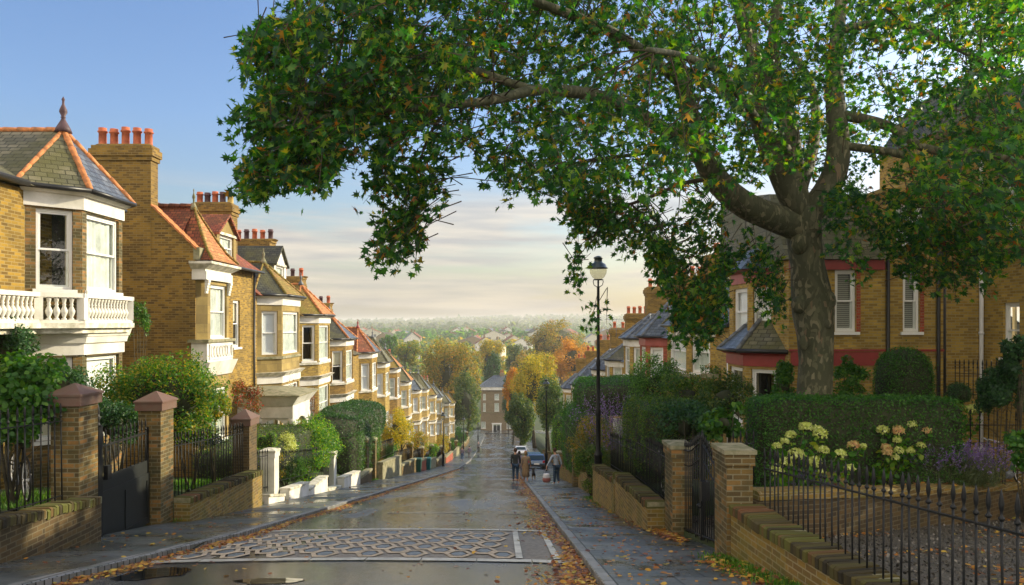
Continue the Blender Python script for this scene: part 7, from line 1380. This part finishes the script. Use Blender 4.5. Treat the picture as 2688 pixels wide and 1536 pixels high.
# ------------------------------------------------------------------ parked cars
def car(x, y, paint, label, L=4.0, Wd=1.75, H=1.45, rot=0.0, name='parked_car'):
    z = (P(y) - .1); sl = math.atan((P(y + 2) - P(y - 2)) / 4); r = empty(name, (x, y, z), label, 'car', 'cars parked at the foot of the street')
    prof = [(-L / 2, .35), (-L / 2 - .04, .55), (-L / 2 + .02, .82), (-L / 2 + .35, .92), (-L / 2 + .75, H - .12), (-L / 2 + 1.1, H), (.1, H + .01), (.75, H - .08), (1.25, .98), (L / 2 - .25, .86), (L / 2, .7), (L / 2 + .03, .45), (L / 2 - .05, .3)]
    def wz(zz): return Wd / 2 * (1 - .02 * max(0, .6 - zz) - max(0, zz - .88) * .30)
    def sec(pr, inset=0): return [[(x + sd * (wz(zz) - inset), y + yy, z + zz) for yy, zz in pr] for sd in (-1, 1)]
    a, b = sec(prof); n = len(prof); o = MB(); o.add(a + b, [tuple(range(n)), tuple(range(n, 2 * n))[::-1]] + [(i, (i + 1) % n, n + (i + 1) % n, n + i) for i in range(n)]); body = o.build('body', paint, r, fixn=True)
    g = M['carglass']; o = MB()
    for sd in (-1, 1):
        q = [(-L / 2 + .62, .98), (-L / 2 + .92, H - .1), (.68, H - .12), (1.1, .98)]; o.add([(x + sd * (wz(zz) + .008), y + yy, z + zz) for yy, zz in q], [(0, 1, 2, 3)])
    o.build('side_window', g, r)
    for nm, q in (('rear_window', ((-L / 2 + .36, .95), (-L / 2 + .73, H - .14))), ('windscreen', ((1.23, 1.0), (.78, H - .1)))):
        e = -.03 if nm == 'rear_window' else .03; o = MB(); o.add([(x - wz(q[0][1]) + .12, y + q[0][0] + e, z + q[0][1]), (x + wz(q[0][1]) - .12, y + q[0][0] + e, z + q[0][1]), (x + wz(q[1][1]) - .14, y + q[1][0] + e, z + q[1][1] + .01), (x - wz(q[1][1]) + .14, y + q[1][0] + e, z + q[1][1] + .01)], [(0, 1, 2, 3)]); o.build(nm, g, r)
    for sd in (-1, 1):
        for yy in (-L / 2 + .75, L / 2 - .8):
            o = MB(); o.tube([(x + sd * (Wd / 2 - .2), y + yy, z + .31), (x + sd * (Wd / 2 + .01), y + yy, z + .31)], .31, 18); wh = o.build('wheel', M['gutter'], r); o = MB(); o.tube([(x + sd * (Wd / 2 + .0), y + yy, z + .31), (x + sd * (Wd / 2 + .02), y + yy, z + .31)], .19, 14); o.build('rim', M['pipe_grey'], wh)
        o = MB(); o.box(x + sd * (Wd / 2 - .30), x + sd * (Wd / 2 - .06), y - L / 2 - .06, y - L / 2 + .1, z + .62, z + .84); o.build('tail_light', M['taillight'], r)
        o = MB(); o.box(x + sd * (Wd / 2 - .32), x + sd * (Wd / 2 - .08), y + L / 2 - .1, y + L / 2 + .035, z + .55, z + .70); o.build('headlight', M['glass'], r)
        o = MB(); o.ball((x + sd * (Wd / 2 + .08), y + .75, z + .95), .09, 10, 6, (1, .6, .7)); o.build('wing_mirror', paint, r)
    o = MB(); o.box(x - .26, x + .26, y - L / 2 - .07, y - L / 2 - .03, z + .45, z + .57); o.build('number_plate', M['frame'], r)
    o = MB(); o.box(x - Wd / 2 + .05, x + Wd / 2 - .05, y - L / 2 - .055, y - L / 2 + .1, z + .28, z + .44); o.build('bumper', M['gutter'], r)
    r.rotation_euler = (sl, 0, rot); return r
def mk_paint(name, c):
    m, nt, p = base(name); p.inputs['Base Color'].default_value = c + (1,); p.inputs['Roughness'].default_value = .25; p.inputs['Metallic'].default_value = .3; p.inputs['Coat Weight'].default_value = .6; return m
m, nt, p = base('car_glass'); p.inputs['Base Color'].default_value = (.03, .05, .06, 1); p.inputs['Roughness'].default_value = .05; M['carglass'] = m
M['taillight'] = plain('red_lens', (.35, .02, .02), .2, .1, 3, bmp=0)
car(3.25, 76, mk_paint('blue_car_paint', (.06, .10, .17)), 'dark blue parked hatchback, nearest of the parked cars')
car(3.35, 84, mk_paint('teal_car_paint', (.05, .13, .14)), 'dark teal car parked just beyond the blue hatchback')
car(2.55, 112, mk_paint('white_car_paint', (.68, .70, .74)), 'white car parked farthest down the right side of the road')
# ------------------------------------------------------------------ bicycles
def bicycle(loc, heading, label, frame, s=1.0, basket=False):
    r = empty('bicycle', loc, label, 'bicycle'); c, sn = math.cos(heading), math.sin(heading)
    W = lambda u, v, z: (loc[0] + s * (u * c - v * sn), loc[1] + s * (u * sn + v * c), loc[2] + s * z)
    for u0 in (-.52, .52):
        o = MB(); k = 28; o.tube([W(u0 + .335 * math.cos(2 * math.pi * i / k), 0, .335 + .335 * math.sin(2 * math.pi * i / k)) for i in range(k + 1)], .019 * s, 8, cap=False); wh = o.build('wheel', M['gutter'], r)
        o = MB(); o.tube([W(u0 + .31 * math.cos(2 * math.pi * i / k), 0, .335 + .31 * math.sin(2 * math.pi * i / k)) for i in range(k + 1)], .009 * s, 6, cap=False)
        for i in range(14): o.tube([W(u0, 0, .335), W(u0 + .31 * math.cos(2 * math.pi * i / 14), 0, .335 + .31 * math.sin(2 * math.pi * i / 14))], .0025 * s, 4)
        o.tube([W(u0, -.05, .335), W(u0, .05, .335)], .022 * s, 8); o.build('rim', M['pipe_white'], wh)
        o = MB(); o.tube([W(u0 + .37 * math.cos(w), 0, .335 + .37 * math.sin(w)) for w in np.linspace(.3, 2.7, 12)], .012 * s, 6); o.build('mudguard', frame, r)
    o = MB(); bb, sT, hT, hB, rw, fw = (-.08, .28), (-.24, .80), (.34, .84), (.37, .70), (-.52, .335), (.52, .335)
    for a, b, q in ((bb, sT, .015), (bb, hB, .017), (sT, hT, .014), (hT, hB, .018), (bb, rw, .010), (sT, rw, .009), (hB, fw, .012), (sT, (-.26, .88), .012), (hT, (.32, .98), .012)): o.tube([W(a[0], 0, a[1]), W(b[0], 0, b[1])], q * s, 8)
    o.build('frame', frame, r)
    o = MB(); o.tube([W(.22, -.28, .98), W(.28, -.24, 1.0), W(.36, -.1, 1.02), W(.32, 0, .98), W(.36, .1, 1.02), W(.28, .24, 1.0), W(.22, .28, .98)], .012 * s, 8); o.build('handlebar', M['pipe_white'], r)
    o = MB(); o.ball(W(-.27, 0, .91), .12 * s, 12, 6, (1.0, .6, .3)); o.build('saddle', M['gutter'], r)
    o = MB(); o.tube([W(-.08, -.06, .28), W(-.08, .06, .28)], .012 * s, 6); o.tube([W(-.08, .06, .28), W(.04, .07, .16)], .009 * s, 6); o.tube([W(-.08, -.06, .28), W(-.2, -.07, .40)], .009 * s, 6); o.tube([W(-.08, .045, .28), W(-.08, .055, .28)], .09 * s, 16); o.build('crank', M['pipe_grey'], r)
    if basket:
        o = MB()
        for k in range(4): zz = .78 + .07 * k; o.tube([W(.42, -.14, zz), W(.68, -.16, zz), W(.68, .16, zz), W(.42, .14, zz), W(.42, -.14, zz)], .005 * s, 5)
        for i in range(6): o.tube([W(.42 + .26 * i / 5, -.15, .78), W(.42 + .26 * i / 5, -.155, 1.0)], .004 * s, 4); o.tube([W(.42 + .26 * i / 5, .15, .78), W(.42 + .26 * i / 5, .155, 1.0)], .004 * s, 4)
        o.build('basket', M['pipe_grey'], r)
    return r
bicycle((-8.05, 12.7, gz(-8.05, 12.7) + .33), 2.3, 'dark bicycle standing behind the railing at the left edge', M['iron'], 1.0)
bicycle((3.75, 16.6, P(16.6) + .42), R(100), 'bicycle with silver handlebars behind the railing on the mossy stepped wall', plain('grey_frame', (.2, .22, .22), .3, .1, 3, metal=.6, bmp=0), 1.05, basket=True)
bicycle((10.45, 15.9, -3.42), R(175), 'grey bicycle parked behind the lavender at the right edge', M['pipe_grey'], 1.0)
# ------------------------------------------------------------------ small things
def aerial(parent_y, x, y, z, h, label):
    r = empty('tv_aerial', (x, y, z), label, 'aerial'); o = MB(); o.tube([(x, y, z), (x, y, z + h)], .022, 6)
    for zz, w in ((h - .05, .9), (h * .45, .8)):
        o.tube([(x - w, y, z + zz), (x + w, y, z + zz)], .015, 5)
        for k in range(6): o.tube([(x - w + 2 * w * k / 5, y - .25, z + zz), (x - w + 2 * w * k / 5, y + .25, z + zz)], .009, 4)
    o.build('mast', M['pipe_grey'], r)
aerial(0, 8.9, 60, -1.1, 1.5, 'television aerial above the chimney right of the tall street lamp'); aerial(0, -9.5 + .3, 131, -9.3, 2.3, 'television aerial on the chimney near the foot of the left terrace')
def bin_(x, y, c, label):
    z = P(y); r = empty('wheelie_bin', (x, y, z), label, 'bin'); o = MB(); o.prism([(x - .24, y - .27), (x + .24, y - .27), (x + .24, y + .27), (x - .24, y + .27)], z + .05, z + .98, [(x - .29, y - .33), (x + .29, y - .33), (x + .29, y + .33), (x - .29, y + .33)]); o.build('body', c, r)
    o = MB(); o.prism([(x - .31, y - .36), (x + .31, y - .36), (x + .31, y + .36), (x - .31, y + .36)], z + .985, z + 1.08, [(x - .27, y - .3), (x + .27, y - .3), (x + .27, y + .3), (x - .27, y + .3)]); o.tube([(x - .28, y + .38, z + 1.0), (x + .28, y + .38, z + 1.0)], .02, 6); o.build('lid', c, r)
    o = MB(); o.tube([(x - .26, y + .24, z + .1), (x - .20, y + .24, z + .1)], .1, 12); o.tube([(x + .20, y + .24, z + .1), (x + .26, y + .24, z + .1)], .1, 12); o.build('wheel', M['gutter'], r)
bin_(-6.6, 66.5, plain('teal_bin_plastic', (.01, .10, .11), .5, .1, 2, bmp=0), 'teal wheeled bin standing on the left pavement')
bin_(-6.6, 58.8, plain('green_bin_plastic', (.01, .07, .05), .5, .1, 2, bmp=0), 'dark green wheeled bin under the yellow-leaved tree on the left')
fl = empty('window_box', at(1842, 975, 28.7), 'window box with orange flowers on the right terrace bay sill', 'window box'); v = at(1842, 978, 28.4)
o = MB(); o.obox((v.x - .35, v.y - .3), (.75, -.66), (-.66, -.75), .3, 1.0, -.1, .1, v.z - .12, v.z); o.build('trough', M['stone'], fl)
pts_ = np.array([(v.x - .35 + .75 * u - .05, v.y - .3 - .66 * u, v.z + q) for u, q in [(rnd.uniform(.3, 1.0), rnd.uniform(0, .3)) for _ in range(260)]]); V, k = leaves(pts_, .06, 'round'); leaf_object('foliage', V, k, 'lf_green', None, fl)
pts_ = np.array([(v.x - .35 + .75 * u - .05, v.y - .3 - .66 * u, v.z + q) for u, q in [(rnd.uniform(.5, .8), rnd.uniform(.22, .36)) for _ in range(40)]]); V, k = leaves(pts_, .05, 'round'); leaf_object('flowers', V, k, 'lf_amber', None, fl)
